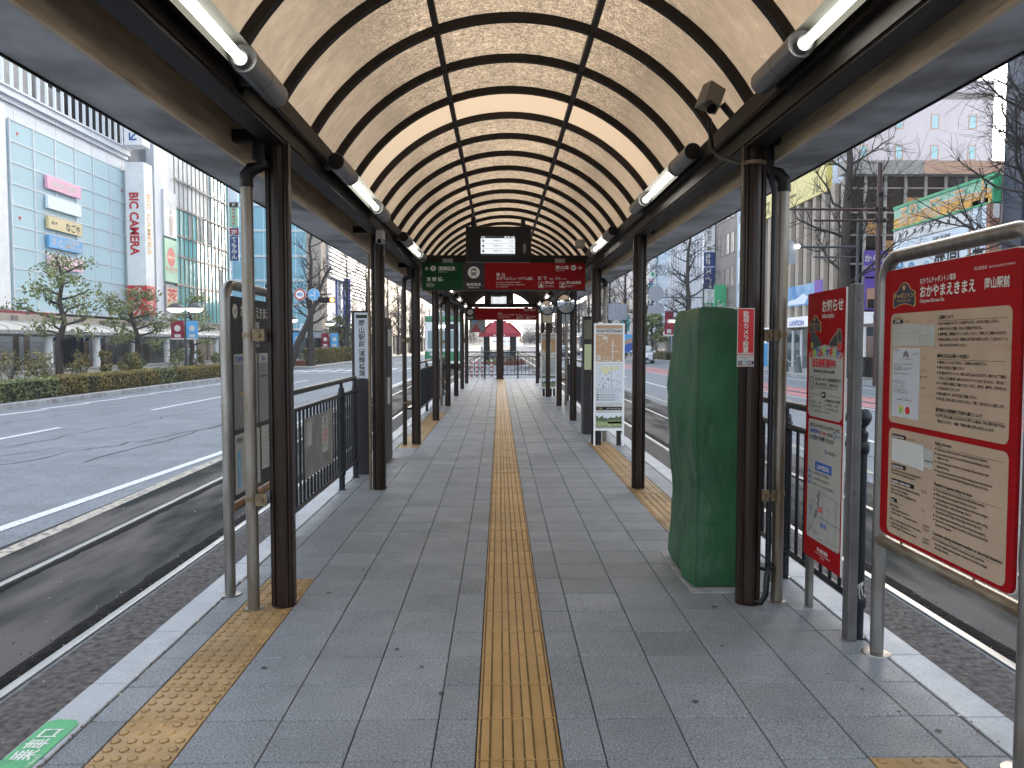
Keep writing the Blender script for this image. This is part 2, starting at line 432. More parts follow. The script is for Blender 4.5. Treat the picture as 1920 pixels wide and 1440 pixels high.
def roof_panel_mat():
    m = D.materials.new('smoked_polycarbonate'); m.use_nodes = True
    nt = m.node_tree; L = nt.links.new
    for n in list(nt.nodes):
        if n.type == 'BSDF_PRINCIPLED': nt.nodes.remove(n)
    out = [n for n in nt.nodes if n.type == 'OUTPUT_MATERIAL'][0]
    tc0 = nt.nodes.new('ShaderNodeTexCoord'); oi = nt.nodes.new('ShaderNodeObjectInfo')
    off = nt.nodes.new('ShaderNodeVectorMath'); off.operation = 'SCALE'; off.inputs[0].default_value = (37.0, 11.0, 23.0); L(oi.outputs['Random'], off.inputs['Scale'])
    addv = nt.nodes.new('ShaderNodeVectorMath'); addv.operation = 'ADD'; L(tc0.outputs['Object'], addv.inputs[0]); L(off.outputs[0], addv.inputs[1])
    class tc: outputs = {'Object': addv.outputs[0]}
    def noise(sc, det=4.0, rgh=0.6, stretch=None):
        n = nt.nodes.new('ShaderNodeTexNoise'); n.inputs['Scale'].default_value = sc; n.inputs['Detail'].default_value = det; n.inputs['Roughness'].default_value = rgh
        if stretch:
            mp = nt.nodes.new('ShaderNodeMapping'); mp.inputs['Scale'].default_value = stretch
            L(tc.outputs['Object'], mp.inputs[0]); L(mp.outputs[0], n.inputs[0])
        else: L(tc.outputs['Object'], n.inputs[0])
        return n.outputs[0]
    def rng(src, a, b, lo, hi):
        r = nt.nodes.new('ShaderNodeMapRange'); r.inputs[1].default_value = lo; r.inputs[2].default_value = hi
        r.inputs[3].default_value = a; r.inputs[4].default_value = b; L(src, r.inputs[0]); return r.outputs[0]
    def op(o, a, b):
        x = nt.nodes.new('ShaderNodeMath'); x.operation = o
        for i, q in enumerate((a, b)):
            if isinstance(q, (int, float)): x.inputs[i].default_value = q
            else: L(q, x.inputs[i])
        return x.outputs[0]
    # height in the vault: droplets and grit gather on the crown, run-off smears lower down
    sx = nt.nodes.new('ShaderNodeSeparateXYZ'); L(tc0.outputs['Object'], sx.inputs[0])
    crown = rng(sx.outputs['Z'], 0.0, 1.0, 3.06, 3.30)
    zr = nt.nodes.new('ShaderNodeValToRGB'); L(rng(sx.outputs['Z'], 0.0, 1.0, 2.66, 3.46), zr.inputs[0])      # brightness by height put into the colour: darker flank, brightest crown
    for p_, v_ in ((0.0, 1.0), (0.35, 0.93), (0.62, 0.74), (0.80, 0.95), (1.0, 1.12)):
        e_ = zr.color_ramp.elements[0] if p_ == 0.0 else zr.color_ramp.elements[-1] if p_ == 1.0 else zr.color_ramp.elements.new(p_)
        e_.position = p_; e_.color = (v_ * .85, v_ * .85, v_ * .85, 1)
    height_tone = nt.nodes.new('ShaderNodeSeparateColor'); L(zr.outputs[0], height_tone.inputs[0])
    bay = rng(oi.outputs['Random'], 1.06, 1.28, 0.0, 1.0)
    grit = rng(noise(85, 4, 0.9), 0.30, 1.66, 0.40, 0.60)
    grit2 = rng(noise(26, 6, 0.75), 0.62, 1.30, 0.37, 0.63)
    drops = nt.nodes.new('ShaderNodeTexVoronoi'); drops.inputs['Scale'].default_value = 30; L(tc.outputs['Object'], drops.inputs[0])
    dcol = nt.nodes.new('ShaderNodeSeparateColor'); L(drops.outputs['Color'], dcol.inputs[0])
    pick = rng(dcol.outputs[0], 0.0, 1.0, 0.55, 0.62)
    flank = rng(noise(2.2, 2), 0.0, 1.0, 0.46, 0.58)
    dot = op('MULTIPLY', op('MULTIPLY', rng(drops.outputs['Distance'], 0.95, 0.0, 0.13, 0.24), pick), flank)
    smear = rng(noise(9, 10, 0.72, (1.0, 1.6, 0.8)), 0.84, 1.10, 0.36, 0.64)
    broad = op('MULTIPLY', rng(noise(1.8, 4), 0.88, 1.08, 0.35, 0.65), op('MULTIPLY', height_tone.outputs[0], bay))
    marks = rng(noise(11, 8, 0.7, (2.2, 1.0, 0.45)), 0.0, 0.26, 0.61, 0.67)
    g = op('MULTIPLY', op('MULTIPLY', grit, grit2), 1.0)
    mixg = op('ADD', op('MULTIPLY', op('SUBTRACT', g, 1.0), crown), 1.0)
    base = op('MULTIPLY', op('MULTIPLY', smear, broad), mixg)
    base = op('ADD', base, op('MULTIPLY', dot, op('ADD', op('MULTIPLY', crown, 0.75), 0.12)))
    base = op('ADD', base, marks)
    at = nt.nodes.new('ShaderNodeAttribute'); at.attribute_name = 'tint'
    clean = at.outputs['Fac']                                  # 1 where a bay has been replaced with a clean sheet
    val = op('ADD', op('MULTIPLY', base, op('SUBTRACT', 1.0, clean)), op('MULTIPLY', clean, 1.42))
    mx = nt.nodes.new('ShaderNodeMix'); mx.data_type = 'RGBA'; mx.blend_type = 'MULTIPLY'; mx.inputs[0].default_value = 1.0
    mx.inputs[6].default_value = (0.485, 0.335, 0.205, 1)
    cb = nt.nodes.new('ShaderNodeCombineColor')
    for i in range(3): L(val, cb.inputs[i])
    L(cb.outputs[0], mx.inputs[7])
    tr = nt.nodes.new('ShaderNodeBsdfTranslucent'); L(mx.outputs[2], tr.inputs[0])
    df = nt.nodes.new('ShaderNodeBsdfDiffuse'); df.inputs[0].default_value = (0.16, 0.13, 0.10, 1)
    gl = nt.nodes.new('ShaderNodeBsdfGlossy'); gl.inputs['Roughness'].default_value = 0.25; gl.inputs[0].default_value = (0.9, 0.9, 0.9, 1)
    m1 = nt.nodes.new('ShaderNodeMixShader'); m1.inputs[0].default_value = 0.16; L(tr.outputs[0], m1.inputs[1]); L(df.outputs[0], m1.inputs[2])
    m2 = nt.nodes.new('ShaderNodeMixShader'); m2.inputs[0].default_value = 0.04; L(m1.outputs[0], m2.inputs[1]); L(gl.outputs[0], m2.inputs[2])
    L(m2.outputs[0], out.inputs[0])
    return m
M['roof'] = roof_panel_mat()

# ------------------------------------------------------------------ ground, road, tracks
def gz(x):
    if x < -4: return -0.20 - 0.0225 * (min(-x, 13.8) - 4)
    if x > 4: return -0.20 - 0.005 * (min(x, 14.9) - 4)
    return -0.20

b = MB(); b.add([(-1500, -300, -0.9), (1500, -300, -0.9), (1500, 2500, -0.9), (-1500, 2500, -0.9)], [(0, 1, 2, 3)])
struct(b.build('ground', M['pavement']))
b = MB()
xs = [-13.95, -12, -8, -4, 4, 9, 15.1]
vs = [(x, yy, gz(x) - 0.004) for yy in (-25, 60, 700) for x in xs]
k = len(xs)
b.add(vs, [(j * k + i, j * k + i + 1, (j + 1) * k + i + 1, (j + 1) * k + i) for j in range(2) for i in range(k - 1)])
struct(b.build('road', M['asphalt']))

# side street behind the left hedge and its opening onto the avenue
b = MB(); b.add([(-90, 46.5, -0.42), (-13.94, 46.5, -0.425), (-13.94, 57.2, -0.425), (-90, 57.2, -0.42)], [(0, 1, 2, 3)])
struct(b.build('side_road', M['asphalt']))

def kerb_run(name, xi, xo, y0, y1, z0, z1, step=0.6, material=M['kerbfar']):
    """a row of kerb stones with open joints"""
    b = MB(); rnd = random.Random(int(abs(xi) * 100)); y = y0
    while y < y1 - 0.01:
        b.c = rnd.uniform(0.3, 0.7); e = min(y + step, y1)
        b.bbox(min(xi, xo), max(xi, xo), y + 0.004, e - 0.004, z0, z1 + rnd.uniform(-0.003, 0.003), 0.012)
        y = e
    return struct(b.build(name, material, colors=True))

# pavements both sides
b = MB()
for (x0, x1, y0, y1, z) in ((-60, -14.12, -20, 46.4, -0.285), (-60, -14.12, 57.3, 600, -0.285), (15.22, 60, -20, 600, -0.09)):
    b.box(x0, x1, y0, y1, -0.9, z)
struct(b.build('pavement', M['pavement']))
kerb_run('street_kerb', -14.12, -13.80, -5, 46.4, -0.55, -0.27, 0.9)
kerb_run('street_kerb', -14.12, -13.80, 57.3, 130, -0.55, -0.27, 1.2)
kerb_run('street_kerb', 15.02, 15.22, 8, 130, -0.5, -0.078, 1.0)

# track beds: coarse margin, stained panel between the rails
def strip(b, x0, x1, y0, y1, z, m=0, n=1):
    for i in range(n):
        a, c = y0 + (y1 - y0) * i / n, y0 + (y1 - y0) * (i + 1) / n
        b.add([(x0, a, z), (x1, a, z), (x1, c, z), (x0, c, z)], [(0, 1, 2, 3)], m)
b = MB()
for s, xa, xb, xk, xe in ((-1, -2.315, -3.37, -1.70, -3.99), (1, 2.593, 3.66, 1.93, 4.35)):
    for (p, q, m) in ((xk, xa - s * 0.055, 0), (xa + s * 0.055, xb - s * 0.055, 1), (xb + s * 0.055, xe, 1)):
        strip(b, min(p, q), max(p, q), -20, 600, -0.198, m)
struct(b.build('track_bed', [M['gravelbed'], M['trackbed']]))
b = MB()
for xr in (-2.315, -3.37, 2.593, 3.66):
    b.box(xr - 0.055, xr + 0.055, -20, 600, -0.26, -0.225, 1)
    b.bbox(xr - 0.027, xr + 0.027, -20, 600, -0.26, -0.190, 0.008, 0)
    y = 1.0; rnd = random.Random(int(xr * 100))
struct(b.build('tram_rails', [M['rail'], M['railweb']]))
# black grease and spalled filling beside the rails: ragged lumpy ribbons
b = MB(); rnd = random.Random(4)
for xr, side, w, amp in ((-2.315, -1, 0.10, 0.10), (-3.37, 1, 0.05, 0.09), (2.593, 1, 0.09, 0.07), (3.66, -1, 0.04, 0.05)):
    y = 0.0; row = []
    ph = rnd.uniform(0, 6)
    while y < 60:
        ww = .75 * w + .8 * amp * (0.5 + 0.5 * math.sin(y * 0.9 + ph) * math.sin(y * 0.37 + 1)) * rnd.uniform(0.6, 1.3)
        x0 = xr + side * 0.036; x1 = x0 + side * ww
        row.append(((x0, y, -0.200), (x0 + side * ww * 0.45, y + rnd.uniform(-.03, .03), -0.190 + rnd.uniform(-0.004, 0.006)), (x1, y + rnd.uniform(-.05, .05), -0.1975)))
        y += rnd.uniform(0.10, 0.22) if y < 20 else 0.8
    vs = [p for r in row for p in r]
    fs = []
    for i in range(len(row) - 1):
        for j in range(2):
            q = (i * 3 + j, i * 3 + j + 1, (i + 1) * 3 + j + 1, (i + 1) * 3 + j)
            fs.append(q if side > 0 else tuple(reversed(q)))
    b.add(vs, fs)
struct(b.build('rail_grease', M['soot'], smooth=40))

# loose ballast and grit lying on the track margins
def pebbles(b, x, y, z, s, rnd):
    q = [Vector((rnd.gauss(0, 1), rnd.gauss(0, 1), rnd.gauss(0, .7))).normalized() * s * rnd.uniform(.6, 1.2) for _ in range(5)]
    c = Vector((x, y, z)); vs = [c + p for p in q]
    b.add(vs, [(0, 1, 2), (0, 2, 3), (0, 3, 4), (0, 4, 1), (1, 2, 4), (2, 3, 4)], rnd.choice((0, 0, 1, 2)))
b = MB(); rnd = random.Random(44)
for i in range(2600):
    s = rnd.choice((-1, 1)); near = rnd.random()
    if near < .45: xr = (2.315 if s < 0 else 2.593) + rnd.gauss(.07, .05)
    elif near < .75: xr = rnd.uniform(1.74, 2.26) if s < 0 else rnd.uniform(1.96, 2.54)
    else: xr = rnd.uniform(2.4, 3.9)
    pebbles(b, s * xr, 1.5 + 11 * rnd.random() ** 1.6, -.196, rnd.uniform(.003, .010), rnd)
g_ = b.build('ballast_grit', [mat('grit_grey', (.20, .19, .18), .9, spec=.2), mat('grit_dark', (.05, .045, .04), .9, spec=.2), mat('grit_pale', (.42, .38, .33), .9, spec=.2)])
g_['kind'] = 'stuff'

# road markings
b = MB()
def ribbon(pts, w, dz, m=0):
    for (x0, y0), (x1, y1) in zip(pts[:-1], pts[1:]):
        b.add([(x0 - w / 2, y0, gz(x0) + dz), (x0 + w / 2, y0, gz(x0) + dz), (x1 + w / 2, y1, gz(x1) + dz), (x1 - w / 2, y1, gz(x1) + dz)], [(0, 1, 2, 3)], m)
ribbon([(-4.75, 0), (-4.42, 6.9), (-4.17, 11.8), (-4.12, 40), (-4.12, 200)], 0.13, 0.003, 0)
ribbon([(-3.75, 0), (-3.86, 6.0), (-3.95, 11.2), (-3.97, 40)], 0.13, 0.0045, 1)
for y in (-0.5, 9.8, 20.7, 31.0, 59, 69, 79, 89, 99):
    ribbon([(-9.15, y), (-9.15, y + 6.6)], 0.13, 0.003, 0)
for i in range(17):
    y = 6 + i * 2.3
    b.add([(-12.95, y, gz(-12.95) + .003), (-12.72, y, gz(-12.72) + .003), (-12.42, y + 2.0, gz(-12.42) + .003), (-12.65, y + 2.0, gz(-12.65) + .003)], [(0, 1, 2, 3)], 0)
for i in range(11):
    x = -13.4 + i * 0.90
    ribbon([(x, 50.0), (x, 54.0)], 0.45, 0.003, 0)
ribbon([(-9.6, 47.6), (-4.4, 47.6)], 0.1, 0.003, 0)
for i in range(2):
    b.add([(-13.6, 47.4 + i * 9, gz(-13.6) + .003), (-4.6, 47.4 + i * 9, gz(-4.6) + .003), (-4.6, 47.8 + i * 9, gz(-4.6) + .003), (-13.6, 47.8 + i * 9, gz(-13.6) + .003)], [(0, 1, 2, 3)], 0)
# right carriageway
def rb(y): return 9.35 - 0.030 * (y - 22)
ys = [6, 14, 22, 30, 40, 55, 75]
for (o0, o1, m, dz) in ((0.12, 0.95, 2, 0.004), (1.10, 2.15, 2, 0.004), (-0.10, 0.06, 0, 0.004), (0.98, 1.08, 0, 0.004), (2.22, 2.36, 0, 0.004)):
    for ya, yb in zip(ys[:-1], ys[1:]):
        b.add([(rb(ya) + o0, ya, gz(9) + dz), (rb(ya) + o1, ya, gz(11) + dz), (rb(yb) + o1, yb, gz(11) + dz), (rb(yb) + o0, yb, gz(9) + dz)], [(0, 1, 2, 3)], m)
for y in (10, 18.5, 29.0, 38.5, 48, 58, 68):
    ribbon([(6.25, y), (6.25, y + 4.5)], 0.12, 0.003, 0)
ribbon([(4.75, 0), (4.65, 30), (4.6, 200)], 0.10, 0.003, 1)
ribbon([(13.9, 8), (13.9, 120)], 0.14, 0.003, 0)
for i in range(9):
    y = 80 + i * 1.0
    b.add([(4.8, y, gz(5) + .003), (13.5, y, gz(13) + .003), (13.5, y + .45, gz(13) + .003), (4.8, y + .45, gz(5) + .003)], [(0, 1, 2, 3)], 0)
for (x0, y0, x1, y1) in ((-1.9, 41, 0.2, 38.4), (2.3, 41.5, 0.3, 38.2), (-2.2, 46, -0.6, 52), (2.6, 46, 1.2, 52), (-1.5, 39.5, 1.9, 39.3)):
    d = Vector((x1 - x0, y1 - y0)).normalized(); nx, ny = -d.y * .07, d.x * .07
    b.add([(x0 - nx, y0 - ny, -.192), (x0 + nx, y0 + ny, -.192), (x1 + nx, y1 + ny, -.192), (x1 - nx, y1 - ny, -.192)], [(3, 2, 1, 0)], 0)
struct(b.build('road_markings', [M['road_white'], M['road_beige'], M['road_red']]))

b = MB(); rnd = random.Random(31)
for (xa, ya, xb, yb, n_) in ((-7.6, 8.5, -5.4, 17, 26), (-9.5, 7.0, -7.2, 13, 18), (-5.9, 11, -5.4, 26, 30), (-11.8, 14, -10.4, 23, 22), (-8.2, 13, -7.4, 24, 24), (5.2, 6, 5.6, 20, 30), (7.6, 14, 7.2, 30, 26), (8.5, 16, 12.5, 17.2, 16)):
    pts = [(xa + (xb - xa) * i / n_ + rnd.gauss(0, .07), ya + (yb - ya) * i / n_ + rnd.gauss(0, .1)) for i in range(n_ + 1)]
    for (x0, y0), (x1, y1) in zip(pts[:-1], pts[1:]):
        w = rnd.uniform(.006, .016); d = Vector((x1 - x0, y1 - y0)).normalized(); nx, ny = -d.y * w, d.x * w
        b.add([(x0 - nx, y0 - ny, gz(x0) + .001), (x1 - nx, y1 - ny, gz(x1) + .001), (x1 + nx, y1 + ny, gz(x1) + .001), (x0 + nx, y0 + ny, gz(x0) + .001)], [(3, 2, 1, 0) if d.y < 0 else (0, 1, 2, 3)])
struct(b.build('road_cracks', mat('crack_dark', (.03, .03, .032), .9, spec=.1)))

# ------------------------------------------------------------------ platform: slab, separate paving stones, kerbs, tactile paving
PY0, PY1 = -3.377, 32.02
def tiles(b, x0, x1, y0, y1, gap=0.0048, z=0.0, bev=0.003, rnd=random.Random(1)):
    h = z + rnd.uniform(-0.0012, 0.0012)
    t = [rnd.uniform(-0.0010, 0.0010) for _ in range(4)]
    g = gap / 2; a = x0 + g; c = x1 - g; d = y0 + g; e = y1 - g
    b.c = min(1, max(0, rnd.gauss(0.5, 0.15)))
    top = [(a + bev, d + bev, h + t[0]), (c - bev, d + bev, h + t[1]), (c - bev, e - bev, h + t[2]), (a + bev, e - bev, h + t[3])]
    mid = [(a, d, h - bev), (c, d, h - bev), (c, e, h - bev), (a, e, h - bev)]
    low = [(a, d, -0.02), (c, d, -0.02), (c, e, -0.02), (a, e, -0.02)]
    b.add(top + mid + low, [(0, 1, 2, 3)] + [(4 + i, 4 + (i + 1) % 4, (i + 1) % 4, i) for i in range(4)] + [(8 + i, 8 + (i + 1) % 4, 4 + (i + 1) % 4, 4 + i) for i in range(4)])
b = MB(); b.box(-1.700, 1.930, PY0, PY1, -0.5, -0.012)
struct(b.build('platform', M['grout']))
LX = [-1.552, -1.410, -1.122, -0.830, -0.533, -0.233, -0.083]
RX = [0.218, 0.368, 0.670, 0.970, 1.277, 1.583, 1.768]
rows = [2.623 - 0.3 * 20 + 0.3 * i for i in range(118)]
b = MB(); bt = MB(); bd = MB()
rnd = random.Random(7)
def bars(bb, x0, x1, y0, y1):
    w = (x1 - x0); 
    for i in range(4):
        xc = x0 + w * (i + 0.5) / 4 + (0.0 if i in (1, 2) else (-0.006 if i == 0 else 0.006))
        hb, ht, z0, z1 = 0.0165, 0.0115, -0.001, 0.0055
        a, c = y0 + 0.008, y1 - 0.008
        bb.add([(xc - hb, a, z0), (xc + hb, a, z0), (xc + hb, c, z0), (xc - hb, c, z0), (xc - ht, a + .005, z1), (xc + ht, a + .005, z1), (xc + ht, c - .005, z1), (xc - ht, c - .005, z1)],
               [(4, 5, 6, 7), (0, 1, 5, 4), (1, 2, 6, 5), (2, 3, 7, 6), (3, 0, 4, 7)])
        for s in (-1, 1):      # dirt held in the foot of each ridge
            xa, xb = sorted((xc + s * .0150, xc + s * (.0195 + .002 * rnd.random())))
            bb.add([(xa, a - .003, .0021), (xb, a - .002, .0021), (xb, c + .002, .0021), (xa, c + .003, .0021)], [(0, 1, 2, 3)], 1)
        bb.add([(xc - .017, c - .001, .0022), (xc + .017, c - .001, .0022), (xc + .016, c + .004, .0022), (xc - .016, c + .004, .0022)], [(0, 1, 2, 3)], 1)
def domes(bb, x0, x1, y0, y1, n=5):
    for i in range(n):
        for j in range(n):
            cx = x0 + (x1 - x0) * (i + .5) / n; cy = y0 + (y1 - y0) * (j + .5) / n
            pr = ((0.0165, -0.001), (0.0145, 0.003), (0.0095, 0.0055)); K = 10; vs = []
            for r, h in pr:
                for q in range(K):
                    vs.append((cx + r * math.cos(2 * math.pi * q / K), cy + r * math.sin(2 * math.pi * q / K), h))
            fs = [(p * K + q, p * K + (q + 1) % K, (p + 1) * K + (q + 1) % K, (p + 1) * K + q) for p in range(2) for q in range(K)] + [tuple(range(2 * K, 3 * K))]
            bb.add(vs, fs)
            q0 = [(cx + .0175 * math.cos(2 * math.pi * q / K) + .001 * rnd.gauss(0, 1), cy + .0185 * math.sin(2 * math.pi * q / K), .0021) for q in range(K)]
            if rnd.random() < .75: bb.add(q0, [tuple(range(K))], 1)
for y in rows:
    y1 = min(y + 0.3, PY1)
    if y >= PY1: break
    wide = False
    for xsl in (LX, RX):
        i = 0
        while i < len(xsl) - 1:
            x0, x1 = xsl[i], xsl[i + 1]
            tl = (xsl is LX and i == 1); tr_ = (xsl is RX and i == 4)
            if tl and y < 4.6:
                tiles(bd, x0, x1, y, y1, rnd=rnd); domes(bd, x0, x1, y, y1)
            elif tl and 10.7 < y < 16.2:
                tiles(bd, x0, x1, y, y1, rnd=rnd); bars(bd, x0, x1, y, y1)
            elif tr_ and y < 2.5:
                tiles(bd, x0, x1, y, y1, rnd=rnd); domes(bd, x0, x1, y, y1)
            elif tr_ and 5.8 < y < 11.1:
                tiles(bd, x0, x1, y, y1, rnd=rnd); (domes if y < 7.3 else bars)(bd, x0, x1, y, y1)
            else:
                tiles(b, x0, x1, y, y1, rnd=rnd)
            i += 1
    tiles(bt, -0.083, 0.218, y, y1, rnd=rnd); bars(bt, -0.083, 0.218, y, y1)
struct(b.build('paving_stones', M['tile'], colors=True))
struct(bt.build('tactile_guide_strip', [M['tactile'], M['grime']], colors=True))
struct(bd.build('tactile_warning_strips', [M['tactile_dirty'], M['grime']], colors=True))
kb = MB(); rnd = random.Random(3)
for (x0, x1, o) in ((-1.712, -1.558, 0.03), (1.776, 1.942, 0.28)):
    y = PY0 + o
    while y < PY1:
        e = min(y + 0.6, PY1); kb.c = rnd.gauss(0.5, 0.13)
        kb.bbox(x0, x1, y + .002, e - .002, -0.24, 0.004 + rnd.uniform(-.002, .002), 0.006)
        y = e
struct(kb.build('platform_kerb', M['kerb'], colors=True))
# leaf litter and grit caught in the open joint beside the left kerb, and small flecks lying about
b = MB(); rnd = random.Random(12)
for i in range(420):
    y = rnd.uniform(1.5, 4.9) if rnd.random() < .7 else rnd.uniform(1.5, 9); x = -1.555 + rnd.gauss(0, 0.008)
    if rnd.random() < 0.25: x = 1.772 + rnd.gauss(0, .008)
    s = rnd.uniform(.003, .010); a = rnd.uniform(0, 6.28); z = rnd.uniform(-.008, .005)
    b.add([(x + s * math.cos(a), y + s * math.sin(a), z), (x + s * math.cos(a + 2.1), y + s * math.sin(a + 2.1), z + .004), (x + s * math.cos(a + 4.2), y + s * math.sin(a + 4.2), z + .002)], [(0, 1, 2)], 0 if rnd.random() < .8 else 1)
litter = b.build('joint_litter', [mat('dry_leaf_bits', (0.10, 0.045, 0.02), 0.9, var=.5, scale=50), M['fleck']])
litter['kind'] = 'stuff'

b = MB(); rnd = random.Random(23)
for (x, y, r) in [(.78, 3.05, .013), (1.05, 3.62, .011), (1.50, 3.15, .009), (1.55, 2.95, .010), (1.62, 2.80, .012), (1.42, 3.3, .008), (-.98, 4.45, .016), (-.86, 4.9, .012), (-.72, 5.9, .014)] + [(rnd.uniform(-1.1, 1.3), rnd.uniform(2.6, 12), rnd.uniform(.006, .016)) for _ in range(34)]:
    b.add([(x + r * math.cos(t) * rnd.uniform(.7, 1.2), y + r * math.sin(t) * rnd.uniform(.7, 1.2), .0035) for t in [2 * math.pi * i / 9 for i in range(9)]], [tuple(range(9))])
g_ = b.build('gum_spots', mat('gum_spot', (.045, .046, .05), .7)); g_['kind'] = 'stuff'
t = thing('litter_scrap', (.085, 3.62, .002), 'tiny pink scrap lying on the tactile guide strip', 'litter')
b = MB(); b.lathe((.085, 3.62, .0025), [(.004, 0), (.008, .003), (.006, .006), (.001, .007)], 8, axis=(.2, .1, 1)); b.build('scrap', mat('pink_scrap', (.40, .13, .15), .6), t)
# boarding mark glued on the left kerb
F = (Vector((-1.700, 1.95, 0.0055)), Y, -X)
G = thing('boarding_mark', (-1.63, 2.4, 0.005), 'green boarding mark with white characters on the light granite kerb', 'floor mark')
b = MB(); c_ = []
b.slab((Vector((-1.702, 1.6, 0.004)), Y, -X), [(0, -0.125), (1.29, -0.125), (1.325, -0.10), (1.33, -0.03), (1.31, 0.0), (0, 0.0)], 0.0015, 0.004)
b.build('mat', mat('green_floor_film', (0.075, 0.37, 0.15), 0.6, col2=(0.05, 0.24, 0.11), scale=20, contrast=(.3, .5)), G)
b = MB()
F = (Vector((-1.618, 1.6, 0.004)), Y, -X)
b.text(F, '行', 0.085, 0.90, -0.005, 0.0055, bold=.015); b.text(F, '乗車口', 0.085, 1.03, -0.005, 0.0055, bold=.015, xs=.9)
b.text(F, 'for Seikibashi', 0.028, 0.92, -0.036, 0.0055)
b.slab(F, [(0.60, -.02), (0.80, -.02), (.83, -.005), (.84, .03), (.83, .06), (.80, .075), (.60, .075)], .0045, .0055)
b.build('lettering', mat('worn_white_film', (0.62, 0.68, 0.62), 0.6, col2=(.3, .45, .33), scale=40, contrast=(.3, .45)), G)

# ------------------------------------------------------------------ the tram shelter
XL, XR, XC = -1.18, 1.37, 0.095
PYS = [4.25 + 3.43 * k for k in range(-2, 8)]          # post rows
YE0, YE1 = -2.75, 28.6
S = thing('tram_shelter', (XC, 12.0, 0), 'long brown steel tram shelter with a smoked barrel-vault roof over the grey platform', 'shelter')
def post_mesh(x, y, inner):
    b = MB(); pts = []
    n = 14
    for i in range(n):
        t = 2 * math.pi * i / n
        pts.append((x + 0.047 * math.cos(t), y + 0.047 * math.sin(t)))
    k = len(pts)
    b.add([(p[0], p[1], 0.0) for p in pts] + [(p[0], p[1], 2.50) for p in pts],
          [tuple(range(k - 1, -1, -1)), tuple(range(k, 2 * k))] + [(i, (i + 1) % k, k + (i + 1) % k, k + i) for i in range(k)])
    # guide channels on both sides of the tube
    for s in (-1, 1):
        b.box(x + s * 0.052 - 0.010, x + s * 0.052 + 0.010, y - 0.024, y + 0.024, 0, 2.50)
        b.box(x + s * 0.0445 - .0045, x + s * 0.0445 + .0045, y - 0.034, y + 0.034, 0, 2.495)
    b.lathe((x, y, 0), [(0.066, 0.0), (0.066, 0.004), (0.060, 0.007)], 18)
    return b
for x in (XL, XR):
    for y in PYS:
        post_mesh(x, y, 1 if x < 0 else -1).build('post', M['brown'], S, smooth=25)
zs, za = 2.66, 3.40
hw = 1.245
RR = (hw * hw + (za - zs) ** 2) / (2 * (za - zs)); cz = za - RR
a0 = math.asin(hw / RR)
def arc(r, n, ext=0.0):
    return [(XC + r * math.sin(t), cz + r * math.cos(t)) for t in [(-a0 - ext) + (2 * a0 + 2 * ext) * i / n for i in range(n + 1)]]
# longitudinal beams, each with its lips
for sx, x in ((-1, XL), (1, XR)):
    b = MB()
    b.box(x - 0.055, x + 0.055, YE0, YE1, 2.475, 2.60)
    xi = x - sx * 0.055
    b.box(min(xi, xi - sx * 0.035), max(xi, xi - sx * .035), YE0, YE1, 2.575, 2.655)         # inner gutter the vault sits on
    b.box(min(xi - sx * .035, xi - sx * .041), max(xi - sx * .035, xi - sx * .041), YE0, YE1, 2.585, 2.675)
    b.box(x - 0.052, x + 0.052, YE0, YE1, 2.603, 2.68)
    b.box(min(xi, xi - sx * .010), max(xi, xi - sx * .010), YE0, YE1, 2.49, 2.502)
    b.build('beam', M['brownL'], S)
# vault: ribs, purlins, sheets
ribs = []
y = 4.907 - 0.686 * 11
while y < YE1 - 0.1:
    ribs.append(y); y += 0.686
n = 36
for y in ribs:
    b = MB(); A = arc(RR, n); B2 = arc(RR + 0.055, n)
    vs = []
    for (p, q) in zip(A, B2):
        vs += [(p[0], y - .024, p[1]), (p[0], y + .024, p[1]), (q[0], y + .024, q[1]), (q[0], y - .024, q[1])]
    fs = []
    for i in range(n):
        o = i * 4; e = o + 4
        for j in range(4):
            fs.append((o + j, o + (j + 1) % 4, e + (j + 1) % 4, e + j))
    b.add(vs, fs)
    b.build('rib', M['brownL'], S, smooth=40)
for off in (-0.47, 0.47):
    t = math.asin(off / RR); xx = XC + (RR + .022) * math.sin(t); zz = cz + (RR + .022) * math.cos(t)
    b = MB(); 
    b.box(xx - .018, xx + .018, YE0, YE1, zz - .020, zz + .018)
    b.build('purlin', M['brownL'], S)
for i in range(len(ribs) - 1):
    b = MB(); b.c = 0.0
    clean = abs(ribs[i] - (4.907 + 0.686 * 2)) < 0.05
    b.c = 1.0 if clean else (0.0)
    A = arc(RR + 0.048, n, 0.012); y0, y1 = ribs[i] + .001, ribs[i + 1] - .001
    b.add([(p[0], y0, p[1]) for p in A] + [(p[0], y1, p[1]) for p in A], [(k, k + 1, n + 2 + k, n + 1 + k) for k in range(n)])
    b.build('roof_sheet', M['roof'], S, smooth=60, colors=True)
